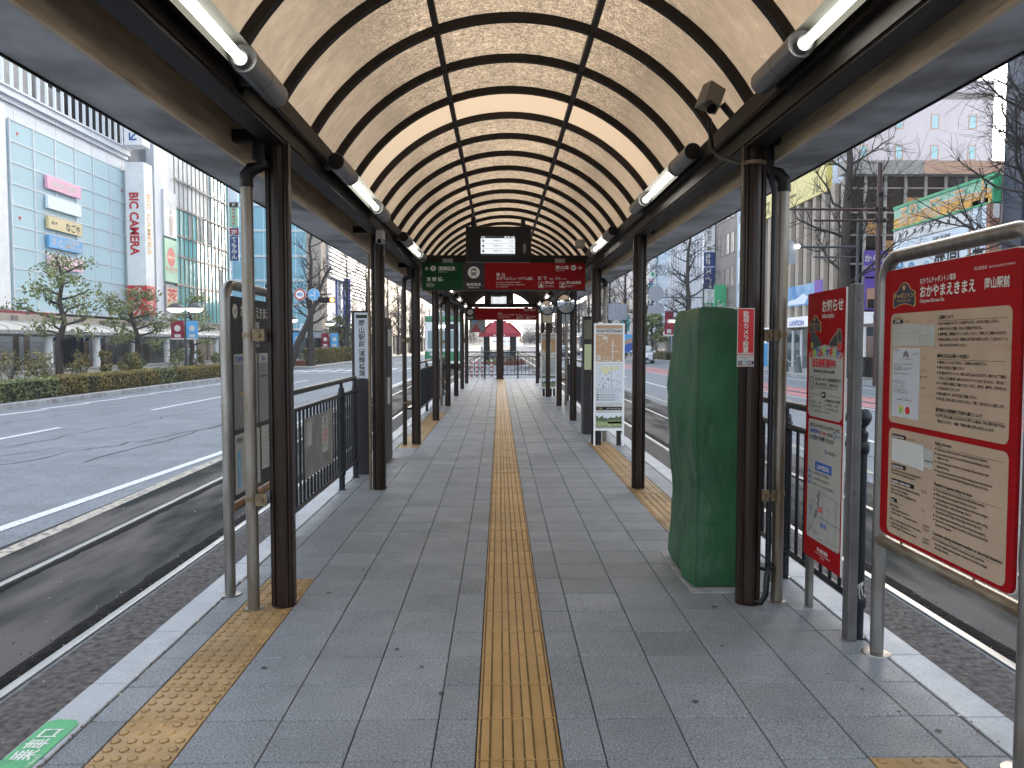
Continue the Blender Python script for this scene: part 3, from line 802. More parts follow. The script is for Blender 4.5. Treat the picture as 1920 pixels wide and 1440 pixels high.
# eaves: bronze inner face, grey soffit, dark outer edge, cover plate back to the beam
for sx, xin, xout in ((-1, -1.418, -1.700), (1, 1.511, 1.778)):
    lo, hi = min(xin, xout), max(xin, xout)
    b = MB(); b.box(lo + .004, hi - .004, YE0, YE1, 2.420, 2.426)
    b.build('soffit', M['soffit'], S)
    b = MB()
    b.box(min(xin, xin - sx * .006), max(xin, xin - sx * .006), YE0, YE1, 2.432, 2.66)
    b.box(min(xin, xin - sx * .020), max(xin, xin - sx * .020), YE0, YE1, 2.416, 2.430)
    yj = YE0 + 1.3
    while yj < YE1:
        b.box(min(xin - sx * .006, xin - sx * .009), max(xin - sx * .006, xin - sx * .009), yj, yj + .012, 2.434, 2.655); yj += 3.43
    b.build('inner_fascia', M['fascia'], S)
    b = MB()
    b.box(min(xout, xout + sx * .008), max(xout, xout + sx * .008), YE0, YE1, 2.413, 2.60)
    b.add([(xout, YE0, 2.601), (xout, YE1, 2.601), (xin, YE1, 2.664), (xin, YE0, 2.664)], [(0, 1, 2, 3)])
    xb = (XL - .05) if sx < 0 else (XR + .05)
    b.add([(xin, YE0, 2.666), (xin, YE1, 2.666), (xb, YE1, 2.69), (xb, YE0, 2.69)], [(0, 1, 2, 3)])
    b.build('outer_fascia', M['brownL'], S)
    for y in PYS:
        xb = (XL - .05) if sx < 0 else (XR + .05)
        b = MB(); b.box(min(xb, xin), max(xb, xin), y - .03, y + .03, 2.50, 2.56); b.build('eave_bracket', M['brownL'], S)
# end gables
for y in (YE0 + .05, YE1 - .05):
    b = MB(); A = arc(RR - .10, 24); B2 = arc(RR + .05, 24)
    for i in range(24):
        b.add([(A[i][0], y, max(A[i][1], 2.6)), (A[i + 1][0], y, max(A[i + 1][1], 2.6)), (B2[i + 1][0], y, B2[i + 1][1]), (B2[i][0], y, B2[i][1])], [(0, 1, 2, 3)])
    b.build('gable', M['brownL'], S)
# tie beams over the signs
for y in (11.62, 25.45):
    b = MB(); b.bbox(XL + .03, XR - .03, y - .05, y + .05, 2.60, 2.725, .008); b.build('tie_beam', M['brownL'], S)
# downpipes with their brackets
def downpipe(x, y, px, m, elbow=True, bracket=True):
    b = MB(); b.cyl((x, y, 0), (x, y, 2.26), 0.032, n=14); b.lathe((x, y, 0), [(.05, 0), (.05, .004), (.036, .007)], 14)
    p = b.build('downpipe', m, S, smooth=40)
    s = 1 if x > 0 else -1
    b = MB(); b.tube([(x, y, 2.25), (x, y, 2.31), (x - s * .03, y, 2.345), (x - s * .09, y, 2.365), (px + s * .08, y, 2.40), (px + s * .075, y, 2.5)], .037, 10)
    b.build('elbow', M['black'], p, smooth=40)
    if bracket:
        for z in (0.60, 1.475):
            b = MB()
            x0, x1 = (x + .03, px - .055) if s < 0 else (px + .055, x - .03)
            b.box(x0, x1, y - .044, y - .040, z - .032, z + .032); b.cyl(((x0 + x1) / 2, y - .046, z), ((x0 + x1) / 2, y - .056, z), .012, n=8)
            b.cyl((x, y, z - .012), (x, y, z + .012), .036, n=14)
            b.build('bracket', M['galv'], p)
    return p
downpipe(-1.328, 4.19, XL, M['steelR'])
downpipe(1.540, 4.27, XR, M['steelR'])
downpipe(-1.335, 11.05, XL, M['brown'])
downpipe(1.540, 11.42, XR, M['steelR'])
downpipe(-1.335, 18.0, XL, M['steelR'])
downpipe(1.540, 18.1, XR, M['steelR'])
# conduits strapped to posts
b = MB()
b.tube([(1.478, 4.24, 0.12), (1.481, 4.24, 2.25), (1.45, 4.25, 2.36), (1.40, 4.25, 2.44)], .0155, 10)
b.build('conduit', M['navy'], S, smooth=40)
b = MB(); b.tube([(1.40, 4.22, 0.02), (1.43, 4.20, 0.015), (1.455, 4.20, .06), (1.462, 4.205, .16), (1.475, 4.22, .20)], .016, 10)
b.cyl((1.478, 4.255, .185), (1.478, 4.255, .205), .05, n=14)
b.build('cable_sleeve', M['black'], S, smooth=40)
b = MB(); b.tube([(-1.262, 7.64, 0), (-1.262, 7.64, 2.3)], .013, 8); b.build('conduit', M['galv'], S, smooth=40)
b = MB(); b.tube([(1.205, 4.55, 2.72), (1.21, 4.56, 2.66), (1.225, 4.56, 2.55), (1.24, 4.50, 2.50), (1.30, 4.33, 2.42), (1.325, 4.27, 2.40), (1.325, 4.27, 2.2)], .013, 8)
b.build('conduit', M['black'], S, smooth=40)
b = MB(); b.cyl((1.37, 4.25, 2.385), (1.37, 4.25, 2.405), .064, n=16); b.build('strap', M['galv'], S)
b = MB()
b.box(-1.335, XL - .05, 11.04, 11.06, .50, .53); b.build('strap', M['brown'], S)
b = MB(); b.cyl((1.37, 11.11, 1.00), (1.37, 11.11, 1.02), .067, n=14); b.build('strap', M['black'], S)
# stickers of the security company on the first right post
b = MB()
st = FR((1.318, 4.186, 0), '-y'); st = (Vector((1.300, 4.150, 1.462)), X, Z)
stk = MB(); stk.rect(st, -.030, -.157, .066, .157, .040, 0) if False else None
b.obox((Vector((1.322, 4.196, 1.306)), X, Z), -.046, .046, 0, .314, .0, .002, 0)
b.build('sticker', M['paper'], S)
stp = [o for o in S.children if o.name.startswith('sticker')][-1]
FS = (Vector((1.322, 4.196, 1.306)), X, Z)
b = MB(); b.rect(FS, -.0425, .074, .0425, .310, .003); b.build('red_field', M['inkred'], stp)
b = MB(); b.text(FS, '監視カメラ設置', .033, 0, .270, .0045, bold=.02, align='CENTER', vert=True, line=.97); b.build('lettering', M['inkwhite'], stp)
b = MB(); b.text(FS, 'MONITORED AREA', .0125, 0, .060, .003, 0, .02, 'CENTER', .92); b.rect(FS, -.042, .004, .042, .007, .003, 0)
b.text(FS, 'Surveillance Camera', .008, 0, .049, .003, 1, 0, 'CENTER'); b.text(FS, 'Installed', .008, 0, .040, .003, 1, 0, 'CENTER')
b.text(FS, 'SE', .030, -.043, .011, .003, 2, .03); b.text(FS, 'OM', .030, .008, .011, .003, 2, .03)
b.text(FS, 'C', .030, -.010, .011, .003, 3, .03)
b.build('lettering', [M['inkred'], M['ink'], M['inknavy'], mat('teal_ink', (.05, .42, .36), .5)], stp)
# the wide post that closes the far end
FP = thing('end_column', (0.02, 31.62, 0), 'wide dark brown column standing at the far end of the tactile strip', 'column')
b = MB(); b.bbox(-.12, .16, 31.5, 31.78, 0, 2.75, .02); b.build('column_shaft', M['brown'], FP)
b = MB(); b.bbox(-.16, .20, 31.46, 31.82, 0.0, .03, .01); b.build('column_base', M['brownL'], FP)

# ------------------------------------------------------------------ lamps, cameras, mirrors under the roof
def lamp_proto(loc, label, sd):
    t = thing('platform_lamp', loc, label, 'lamp', 'tube lamps along the shelter beams', origin=(0, 0, 0))
    b = MB()
    b.cyl((0, -1.05, 0), (0, -.58, 0), .054, n=20); b.cyl((0, .58, 0), (0, 1.05, 0), .054, n=20)
    for s in (-1, 1): b.cyl((0, s * .62, 0), (0, s * .575, 0), .057, n=20); b.cyl((0, s * .80, 0), (0, s * .805, 0), .0555, n=20)
    # open trough over the tube
    n = 12; vs = []; fs = []
    for yy in (-.60, .60):
        for i in range(n + 1):
            a = R(38 + 200 * i / n); vs.append((-sd * -.052 * math.cos(a), yy, .052 * math.sin(a)))
    fs = [(i, i + 1, n + 2 + i, n + 1 + i) for i in range(n)]
    tb = MB(); tb.add(vs, fs); tb.build('reflector', mat('lamp_reflector', (.030, .030, .026), .5, spec=.2), t, smooth=60)
    for q in (-1, 1): b.cyl((0, q * .54, -.012), (0, q * .585, -.012), .031, n=14)
    b.build('housing', M['lampshell'], t, smooth=35)
    for s in (-1, 1):
        b = MB(); b.cyl((0, s * 1.050, 0), (0, s * 1.053, 0), .050, n=20); b.build('end_cap', M['black'], t)
    b = MB(); b.cyl((0, -.60, -.012), (0, .60, -.012), .019, n=14); b.build('tube', M['tubeon'], t, smooth=40)
    return t
def lamp_arms(t, s):
    for yy in (-.86, .86):
        b = MB(); b.box(min(s * .04, s * .115), max(s * .04, s * .115), yy - .014, yy + .014, -.016, .012); b.box(min(s * .105, s * .122), max(s * .105, s * .122), yy - .05, yy + .05, -.05, .045)
        b.build('mounting_arm', M['lampshell'], t, local=True)
LAMPY = [2.62, 6.02, 9.47, 12.9, 16.3, 19.75, 23.2, 26.6]
ordn = ['first', 'second', 'third', 'fourth', 'fifth', 'sixth', 'seventh', 'eighth']
for side, x, z in (('left', -1.02, 2.565), ('right', 1.215, 2.635)):
    s = -1 if side == 'left' else 1
    proto = None
    for i, y in enumerate(LAMPY):
        lab = '%s lit tube lamp from the camera along the %s shelter beam' % (ordn[i], side)
        if proto is None:
            proto = lamp_proto((x, y, z), lab, -s); lamp_arms(proto, s)
        else: dup(proto, (x, y, z), lab)
# little camera and speakers
t = thing('speaker_box', (1.20, 4.45, 2.80), 'beige angular speaker box on the right vault rib above the first right post', 'speaker')
b = MB(); b.add([(1.13, 4.38, 2.76), (1.22, 4.38, 2.74), (1.25, 4.38, 2.83), (1.17, 4.38, 2.88), (1.11, 4.52, 2.77), (1.23, 4.52, 2.73), (1.27, 4.52, 2.85), (1.16, 4.52, 2.90)],
              [(0, 1, 2, 3), (7, 6, 5, 4), (4, 5, 1, 0), (5, 6, 2, 1), (6, 7, 3, 2), (7, 4, 0, 3)])
b.build('case', mat('beige_grey_plastic', (.16, .145, .12), .5), t)
b = MB(); b.cyl((1.25, 4.45, 2.77), (1.31, 4.45, 2.70), .02, n=10); b.cyl((1.16, 4.40, 2.75), (1.17, 4.37, 2.72), .03, n=12); b.build('swivel', M['black'], t)
t = thing('speaker_box', (1.07, 10.4, 2.72), 'beige speaker box on the right vault rib near the hanging screen', 'speaker')
b = MB(); b.bbox(1.00, 1.12, 10.3, 10.42, 2.68, 2.79, .015); b.build('case', mat('beige_grey_plastic', (.16, .145, .12), .5), t)
b = MB(); b.cyl((1.12, 10.36, 2.70), (1.2, 10.36, 2.62), .015, n=8); b.build('swivel', M['black'], t)
t = thing('security_camera', (-1.10, 7.3, 2.44), 'small pale security camera under the left shelter beam beside the second lamp', 'camera')
b = MB(); b.bbox(-1.13, -1.06, 7.24, 7.36, 2.35, 2.47, .012); b.build('case', mat('pale_camera_plastic', (.32, .32, .31), .4), t)
b = MB(); b.cyl((-1.095, 7.24, 2.37), (-1.095, 7.215, 2.36), .02, n=12); b.tube([(-1.06, 7.25, 2.38), (-1.03, 7.25, 2.36), (-1.02, 7.25, 2.40), (-1.04, 7.25, 2.45)], .006, 6); b.build('lens', M['black'], t)
def mirror(name, c, r, label):
    t = thing(name, c, label, 'mirror', 'round convex mirrors on the right posts')
    c = Vector(c); tilt = Vector((-.34, -1, -.20)).normalized()
    b = MB(); prof = [(r * math.sin(a), -1.9 * r * (1 - math.cos(a)) * .55 + .03) for a in [i * .6 / 8 for i in range(8, -1, -1)]]
    prof = [(r * i / 8.0, .05 - .06 * (i / 8.0) ** 2) for i in range(8, -1, -1)]
    b.lathe(c, prof, 28, axis=tilt); b.build('mirror_face', M['mirror'], t, smooth=60)
    b = MB(); b.lathe(c, [(r * 1.0, -.014), (r * 1.05, -.010), (r * 1.05, .0), (r * .99, .001)], 28, axis=tilt); b.build('mirror_rim', M['black'], t, smooth=40)
    b = MB(); b.lathe(c, [(r * .6, -.06), (r * 1.0, -.02), (r * 1.0, -.015)], 28, axis=tilt); b.build('mirror_back', M['orange'], t, smooth=40)
    b = MB(); b.tube([c - tilt * .05, c - tilt * .12 + Vector((.06, 0, .03)), Vector((XR, c.y + .12, c.z + .04))], .014, 8); b.build('mirror_arm', M['black'], t)
    return t
mirror('convex_mirror', (1.215, 14.35, 2.155), .185, 'larger round convex mirror with orange back on the right posts')
mirror('convex_mirror', (1.045, 17.2, 2.215), .165, 'smaller round convex mirror farther along the right posts')

# ------------------------------------------------------------------ hanging signs and screens
def hanging_sign(y, full, label):
    x0, x1 = -1.075, 1.205; z0, z1 = 2.188, 2.560
    t = thing('hanging_sign', (XC, y, 2.37), label, 'sign')
    b = MB(); b.box(x0, x1, y, y + .10, z0, z1)
    b.box(x0 - .012, x1 + .012, y - .004, y + .104, z0 - .014, z0 - .001); b.build('sign_case', M['black'], t)
    F = (Vector((x0, y, z0)), X, Z); W, H = x1 - x0, z1 - z0
    us = (0.565, 0.870) if full else (0.0, 0.30)
    if full:
        b = MB(); b.obox(F, .0, us[0], 0, H, .002, .006); p = b.build('green_panel', M['greensign'], t)
        b = MB(); b.text(F, '←', .075, .03, H - .105, .008, bold=.02); b.disc(F, .150, H - .080, .037, .008)
        b.text(F, '清輝橋線', .062, .222, H - .105, .008, bold=.012, xs=.95); b.text(F, 'Seikibashi Line', .022, .222, H - .135, .008)
        b.text(F, '清 輝 橋', .062, .055, .118, .008, bold=.012); b.text(F, '行', .032, .265, .118, .008)
        b.text(F, 'Seikibashi\n清辉桥 方向\n세이키바시', .022, .055, .076, .008)
        b.build('lettering', M['inkwhite'], p)
        b = MB(); b.text(F, 'S', .06, .150, H - .100, .010, bold=.03, align='CENTER'); b.build('line_letter', M['greensign'], p)
    b = MB(); b.obox(F, us[0] + (.001 if full else 0), us[1], 0, H, .002, .0055); p = b.build('symbol_panel', M['charcoal'], t)
    cx, cy = (us[0] + us[1]) / 2, H - .135
    b = MB(); b.disc(F, cx, cy, .084, .008, k=32); b.text(F, '路面電車', .045, cx, .052, .008, bold=.012, align='CENTER', xs=1.12); b.text(F, 'Street Car', .032, cx, .018, .008, bold=.015, align='CENTER', xs=1.1)
    b.build('lettering', M['inkwhite'], p)
    b = MB()      # tram pictogram
    b.slab(F, [(cx - .034, cy - .018), (cx - .026, cy - .030), (cx + .026, cy - .030), (cx + .034, cy - .018), (cx + .034, cy + .040), (cx + .024, cy + .052), (cx - .024, cy + .052), (cx - .034, cy + .040)], .0085, .0095)
    for s in (-1, 1): b.slab(F, [(cx + s * .012, cy - .030), (cx + s * .022, cy - .030), (cx + s * .042, cy - .058), (cx + s * .030, cy - .058)][::s], .0085, .0095)
    b.rect(F, cx - .02, cy - .044, cx + .02, cy - .040, .009); b.build('tram_symbol', M['charcoal'], p)
    b = MB(); b.rect(F, cx - .024, cy - .002, cx + .024, cy + .032, .011); b.disc(F, cx - .018, cy - .016, .006, .011, k=10); b.disc(F, cx + .018, cy - .016, .006, .011, k=10); b.build('tram_symbol_windows', M['inkwhite'], p)
    b = MB(); b.obox(F, us[1] + .001, W, 0, H, .002, .0065); p = b.build('red_panel', M['redsign'], t)
    b = MB(); o = us[1]; sc = 1.0
    b.text(F, '東山線', .056, W - .42, H - .085, .009, bold=.012, xs=1.12); b.text(F, 'Higashiyama Line', .018, W - .42, H - .113, .009)
    b.disc(F, W - .165, H - .068, .037, .009); b.text(F, '→', .075, W - .115, H - .094, .009, bold=.02)
    b.text(F, '東 山', .056, W - 1.25, .185, .009, bold=.012); b.text(F, 'おかでんミュージアム駅', .047, W - 1.25, .135, .009, bold=.012, xs=.96); b.text(F, '行', .030, W - .755, .137, .009)
    b.text(F, 'Higashiyama OKADEN MUSEUM', .025, W - 1.25, .090, .009); b.text(F, '东山・冈山电车博物馆  동산・오카덴뮤지엄역', .020, W - 1.25, .058, .009); b.text(F, '東山・岡山電車博物館', .016, W - 1.25, .030, .009)
    b.text(F, '城 下', .056, W - .665, .135, .009, bold=.012); b.text(F, '方面', .028, W - .51, .137, .009); b.text(F, 'Shiroshita\n城下方面・시로시타', .018, W - .42, .160, .009, line=1.1)
    b.text(F, '岡山城', .044, W - .565, .080, .009, bold=.012); b.text(F, '岡山後楽園', .044, W - .265, .080, .009, bold=.012, xs=.94)
    b.text(F, 'Okayama Castle\n冈山城 오카야마성', .016, W - .565, .050, .009); b.text(F, 'Korakuen Garden\n冈山后乐园', .016, W - .265, .050, .009)
    for u0, castle in ((W - .66, True), (W - .36, False)):      # outlined pictograms of the castle and the garden
        v0 = .022
        for (a, c, d, e) in ((0, 0, .080, .004), (0, .080, .080, .084), (0, .004, .004, .080), (.076, .004, .080, .080)): b.rect(F, u0 + a, v0 + c, u0 + d, v0 + e, .009)
        if castle:
            b.poly(F, [(u0 + .012, v0 + .010), (u0 + .068, v0 + .010), (u0 + .058, v0 + .030), (u0 + .022, v0 + .030)], .009)
            b.poly(F, [(u0 + .016, v0 + .033), (u0 + .064, v0 + .033), (u0 + .050, v0 + .048), (u0 + .030, v0 + .048)], .009)
            b.poly(F, [(u0 + .024, v0 + .050), (u0 + .056, v0 + .050), (u0 + .040, v0 + .070)], .009)
        else:
            b.poly(F, [(u0 + .010, v0 + .012), (u0 + .070, v0 + .012), (u0 + .060, v0 + .026), (u0 + .016, v0 + .026)], .009)
            b.poly(F, [(u0 + .012, v0 + .060), (u0 + .030, v0 + .070), (u0 + .052, v0 + .036), (u0 + .040, v0 + .030), (u0 + .026, v0 + .052)], .009)
            b.disc(F, u0 + .058, v0 + .060, .010, .009, k=12)
    b.build('lettering', M['inkwhite'], p)
    b = MB(); b.text(F, 'H', .058, W - .165, H - .088, .011, bold=.03, align='CENTER'); b.build('line_letter', M['ink'], p)
    b = MB()
    for xx in (x0 + .35, x1 - .35): b.box(xx - .07, xx + .07, y + .03, y + .07, z1, 2.62)
    b.build('hanger', M['lampshell'], t)
hanging_sign(11.05, True, 'nearer green and red hanging tram sign with a white street car symbol')
hanging_sign(24.95, False, 'farther red hanging tram sign with a dark street car symbol panel at its left')
def monitor(y, label, scale=1.0):
    t = thing('departure_screen', (0, y, 2.83), label, 'screen')
    b = MB(); b.bbox(-.475, .452, y, y + .16, 2.585, 3.085, .012); b.build('screen_case', M['black'], t)
    F = (Vector((-.262, y - .001, 2.699)), X, Z); W, H = .484, .252
    b = MB(); b.obox(F, -.012, W + .012, -.03, H + .012, 0, .003); b.build('bezel', M['black'], t)
    b = MB(); b.rect(F, 0, 0.0, W, H - .035, .005); sc = b.build('display', M['screen'], t)
    b = MB(); b.rect(F, 0, H - .035, W, H, .005); b.rect(F, 0, -.022, W, -.002, .005); b.build('display_bar', M['screendark'], t)
    b = MB(); b.text(F, '7:13', .030, .008, H - .030, .007, bold=.03); b.text(F, '清輝橋  方面', .026, W - .008, H - .029, .007, bold=.03, align='RIGHT'); b.build('clock_lettering', M['screen'], sc)
    b = MB()
    for k in range(3):
        v = H - .035 - .0723 * (k + 1)
        b.rect(F, .0, v - .0015, W, v + .0015, .0065); b.rect(F, .02, v + .022, .05, v + .052, .0065)
        b.text(F, '清輝橋 ゆき', .026, W * .5, v + .030, .0065, align='CENTER'); b.text(F, ('7:24', '7:36', '7:48')[k], .036, W - .02, v + .022, .0065, align='RIGHT')
    b.build('timetable_lettering', M['inkgrey'], sc)
    b = MB(); b.slab(F, [(W + .135 + .022 * math.cos(a), .075 + (.045 if math.sin(a) > 0 else -.045) + .022 * math.sin(a)) for a in [i * math.pi / 6 for i in range(12)]], .0, .006); b.build('grille', M['lampshell'], t)
    b = MB(); b.box(-.40, -.34, y + .05, y + .11, 3.06, 3.22); b.box(.31, .37, y + .05, y + .11, 3.06, 3.22); b.build('hanger', M['black'], t)
monitor(11.18, 'nearer hanging departure screen in a black case showing the time 7:13')
monitor(25.1, 'farther hanging departure screen in a black case above the second red sign')

# ------------------------------------------------------------------ boards and furniture on the platform
def rr(u0, v0, u1, v1, r, k=5):
    pts = []
    for cx, cy, a in ((u1 - r, v0 + r, -90), (u1 - r, v1 - r, 0), (u0 + r, v1 - r, 90), (u0 + r, v0 + r, 180)):
        for i in range(k + 1):
            t = R(a + 90 * i / k); pts.append((cx + r * math.cos(t), cy + r * math.sin(t)))
    return pts
def arch_frame(b, x, ya, yb, zt, r, rc=.10, n=14):
    pts = [(x, ya, 0)]
    for i in range(7):
        a = math.pi - (math.pi / 2) * i / 6
        pts.append((x, ya + rc + rc * math.cos(a) if yb > ya else ya - rc - rc * math.cos(a), zt - rc + rc * math.sin(a)))
    for i in range(7):
        a = math.pi / 2 - (math.pi / 2) * i / 6
        pts.append((x, yb - rc + rc * math.cos(a) if yb > ya else yb + rc - rc * math.cos(a), zt - rc + rc * math.sin(a)))
    pts.append((x, yb, 0))
    b.tube(pts, r, n)

# --- station name board, left kerb
t = thing('station_board', (-1.53, 5.0, 0), 'charcoal station name board in a rounded stainless pipe frame on the left kerb', 'notice board')
b = MB(); arch_frame(b, -1.535, 4.43, 5.62, 1.765, .030)
b.lathe((-1.535, 4.43, 0), [(.06, 0), (.06, .006), (.035, .010)], 16); b.lathe((-1.535, 5.62, 0), [(.06, 0), (.06, .006), (.035, .010)], 16)
b.build('frame', M['steel'], t, smooth=40)
b = MB(); b.cyl((-1.535, 4.44, .485), (-1.535, 5.61, .485), .026, n=12); b.build('lower_rail', M['rust'], t, smooth=40)
F = FR((-1.512, 4.48, .53), '+x')
b = MB(); b.slab(F, rr(-.02, 0, 1.10, 1.17, .02), -.02, .0); p = b.build('panel', M['charcoal'], t)
b = MB(); b.text(F, 'おかやまえきまえ', .078, .125, 1.062, .003, bold=.015, xs=.92); b.text(F, '岡山駅前', .050, .285, .992, .003, bold=.01); b.text(F, 'Okayama Eki-mae Sta.', .024, .27, .958, .003)
b.disc(F, .035, 1.085, .042, .003); b.text(F, '岡山駅 ・ 柳川\n城下 ・ 県庁通り', .022, .33, .905, .003, line=1.2)
b.text(F, '冈山站前  오카야마', .020, .66, .895, .003)
b.text(F, '岡山電気軌道', .022, .33, .035, .003); b.text(F, 'OKAYAMA ELECTRIC TRAMWAY', .012, .33, .018, .003)
b.build('lettering', M['inkwhite'], p)
b = MB(); b.text(F, '07', .034, .035, 1.072, .005, align='CENTER', bold=.02); b.build('stop_number', M['charcoal'], p)
greyp = mat('grey_map_sheet', (.19, .193, .20), .5, var=.1, scale=6)
b = MB(); b.slab(F, rr(.0, .405, .435, .84, .012), .0, .002); mp_ = b.build('map_sheet', greyp, t); b = MB(); b.slab(F, rr(.46, .405, 1.05, .84, .012), .0, .002); b.build('map_sheet', greyp, t)
b = MB()
b.rect(F, .002, .78, .433, .838, .003); b.rect(F, .462, .78, 1.048, .838, .003); b.build('map_heading_band', M['paper2'], mp_)
b = MB(); b.text(F, '路線案内', .040, .02, .793, .005, bold=.02); b.text(F, '運賃 ・ のりば案内', .036, .52, .795, .005, bold=.02); b.build('map_heading', M['inkblue'], mp_)
rnd = random.Random(5)
b = MB()
for i in range(22):
    u = rnd.uniform(.01, .40); v = rnd.uniform(.42, .76); w = rnd.uniform(.03, .12)
    if rnd.random() < .5: b.rect(F, u, v, min(.43, u + w), v + .004, .004)
    else: b.rect(F, u, v, u + .004, min(.775, v + w), .004)
for i in range(14):
    u = rnd.uniform(.47, 1.0); v = rnd.uniform(.42, .76); b.rect(F, u, v, u + rnd.uniform(.01, .03), v + .007, .004)
b.build('map_lines', M['paper2'], mp_)
b = MB(); b.rect(F, .10, .60, .15, .615, .0045); b.rect(F, .50, .69, .62, .70, .0045, 1); b.build('map_route', [M['gold'], M['inknavy']], mp_)
b = MB(); b.slab(F, rr(.0, .03, .46, .375, .01), .0, .002); pa = b.build('timetable_sheet', M['paper2'], t); b = MB(); b.slab(F, rr(.50, .10, .80, .375, .01), .0, .002); b.build('timetable_sheet', M['paper2'], t)
b = MB(); b.text(F, '時刻表', .036, .03, .325, .004, bold=.02)
for i in range(9): b.rect(F, .20, .06 + i * .028, .42, .063 + i * .028, .004)
for i in range(8): b.rect(F, .53, .13 + i * .028, .76, .133 + i * .028, .004)
b.build('timetable_print', M['inkgrey'], pa)
b = MB(); b.slab(F, rr(.05, .06, .085, .28, .005), .002, .0035); b.build('blue_timetable_band', M['sign_blue'], pa)

# --- left railing with the steel notice plate
def railing(name, x, posts, label, group, y0=None, y1=None, ball=False, z_top=1.068):
    y0 = posts[0] if y0 is None else y0; y1 = posts[-1] if y1 is None else y1
    t = thing(name, (x, (y0 + y1) / 2, 0), label, 'railing', group)
    for yp in posts:
        b = MB()
        b.cyl((x, yp, 0), (x, yp, .985), .029, n=14)
        if ball and yp == posts[0]: b.lathe((x, yp, 0), [(.030, .98), (.032, 1.0), (.020, 1.012), (.020, 1.028), (.036, 1.045), (.045, 1.068), (.043, 1.092), (.028, 1.112), (.006, 1.120)], 20)
        else: b.lathe((x, yp, 0), [(.030, .98), (.026, 1.0), (.016, 1.008), (.016, 1.05)], 14)
        b.lathe((x, yp, 0), [(.045, 0), (.045, .006), (.03, .01)], 14)
        b.lathe((x, yp, .93), [(.034, -.03), (.038, -.02), (.038, .02), (.034, .03)], 14); b.lathe((x, yp, .175), [(.034, -.03), (.038, -.02), (.038, .02), (.034, .03)], 14)
        b.build('railing_post', M['navy'], t, smooth=40)
    b = MB(); b.cyl((x, y0, z_top - .002), (x, y1, z_top - .002), .024, n=14); b.build('handrail', M['navy'], t, smooth=40)
    for z in (.93, .175):
        b = MB(); b.cyl((x, y0, z), (x, y1, z), .019, n=12); b.build('rail', M['navy'], t, smooth=40)
    yy = y0 + .09; nb = 0
    while yy < y1 - .03 and nb < 100:
        if min(abs(yy - q) for q in posts) > .04:
            b = MB(); b.cyl((x, yy, .178), (x, yy, .928), .0105, n=8, cap=False); b.build('baluster', M['navy'], t, smooth=60); nb += 1
        yy += .118
    return t
railing('platform_railing', -1.54, [5.72, 7.64, 8.36], 'navy black railing on the left kerb carrying a steel notice plate', 'platform railings')
railing('platform_railing', -1.54, [14.9, 16.6, 18.3, 20.0, 21.7], 'long navy black railing on the left kerb farther down the platform', 'platform railings')
railing('platform_railing', 1.745, [3.735, 4.72, 5.9, 7.1], 'navy black railing with a ball-topped end post on the right kerb', 'platform railings', ball=True)
railing('platform_railing', 1.70, [12.6, 14.3, 16.0, 17.7, 19.4], 'navy black railing on the right kerb beyond the white map stand', 'platform railings')
t = thing('notice_plate', (-1.51, 6.57, .6), 'dull steel notice plate with a no smoking sheet hung on the left railing', 'notice')
F = FR((-1.505, 6.06, .372), '+x')
b = MB(); b.slab(F, rr(0, 0, 1.0, .475, .012), -.004, .002)
for u, v in ((.03, .03), (.5, .03), (.97, .03), (.03, .445), (.5, .445), (.97, .445)): b.disc(F, u, v, .012, .004, k=10)
p = b.build('plate', mat('dull_steel_plate', (.26, .26, .25), .5, metal=.5, var=.2, scale=4), t)
b = MB(); b.slab(F, rr(.58, .13, .80, .44, .004), .002, .0032); pa = b.build('paper_sheet', M['paper2'], t); b = MB(); b.slab(F, rr(.05, .25, .20, .44, .004), .002, .0032); b.build('paper_sheet', M['paper2'], t)
b = MB()
for k in range(28):
    a0_, a1_ = 2 * math.pi * k / 28, 2 * math.pi * (k + 1) / 28
    cx, cy = .69, .275
    b.poly(F, [(cx + .075 * math.cos(a0_), cy + .06 * math.sin(a0_)), (cx + .075 * math.cos(a1_), cy + .06 * math.sin(a1_)), (cx + .060 * math.cos(a1_), cy + .047 * math.sin(a1_)), (cx + .060 * math.cos(a0_), cy + .047 * math.sin(a0_))], .0045)
b.poly(F, [(.640, .312), (.652, .320), (.740, .238), (.728, .230)], .0045); b.build('prohibition_ring', M['inkred'], pa)
b = MB(); b.text(F, '禁煙', .034, .69, .395, .0045, align='CENTER', bold=.02); b.text(F, '全面禁煙です', .022, .69, .362, .0045, align='CENTER'); b.text(F, 'No Smoking\nご協力ください', .02, .69, .19, .0045, align='CENTER'); b.rect(F, .65, .27, .73, .279, .0042)
b.build('lettering', M['ink'], pa)
b = MB(); b.text(F, 'のりば\nご案内', .03, .06, .40, .0045); b.text(F, '岡山 電停', .05, .60, .065, .004); b.text(F, '乗車口 ・ 降車口', .028, .55, .030, .004)
b.rect(F, .28, .06, .30, .42, .0035); b.rect(F, .36, .05, .37, .40, .0035); b.rect(F, .45, .05, .455, .42, .0035); b.build('faded_print', M['inkgrey'], p)

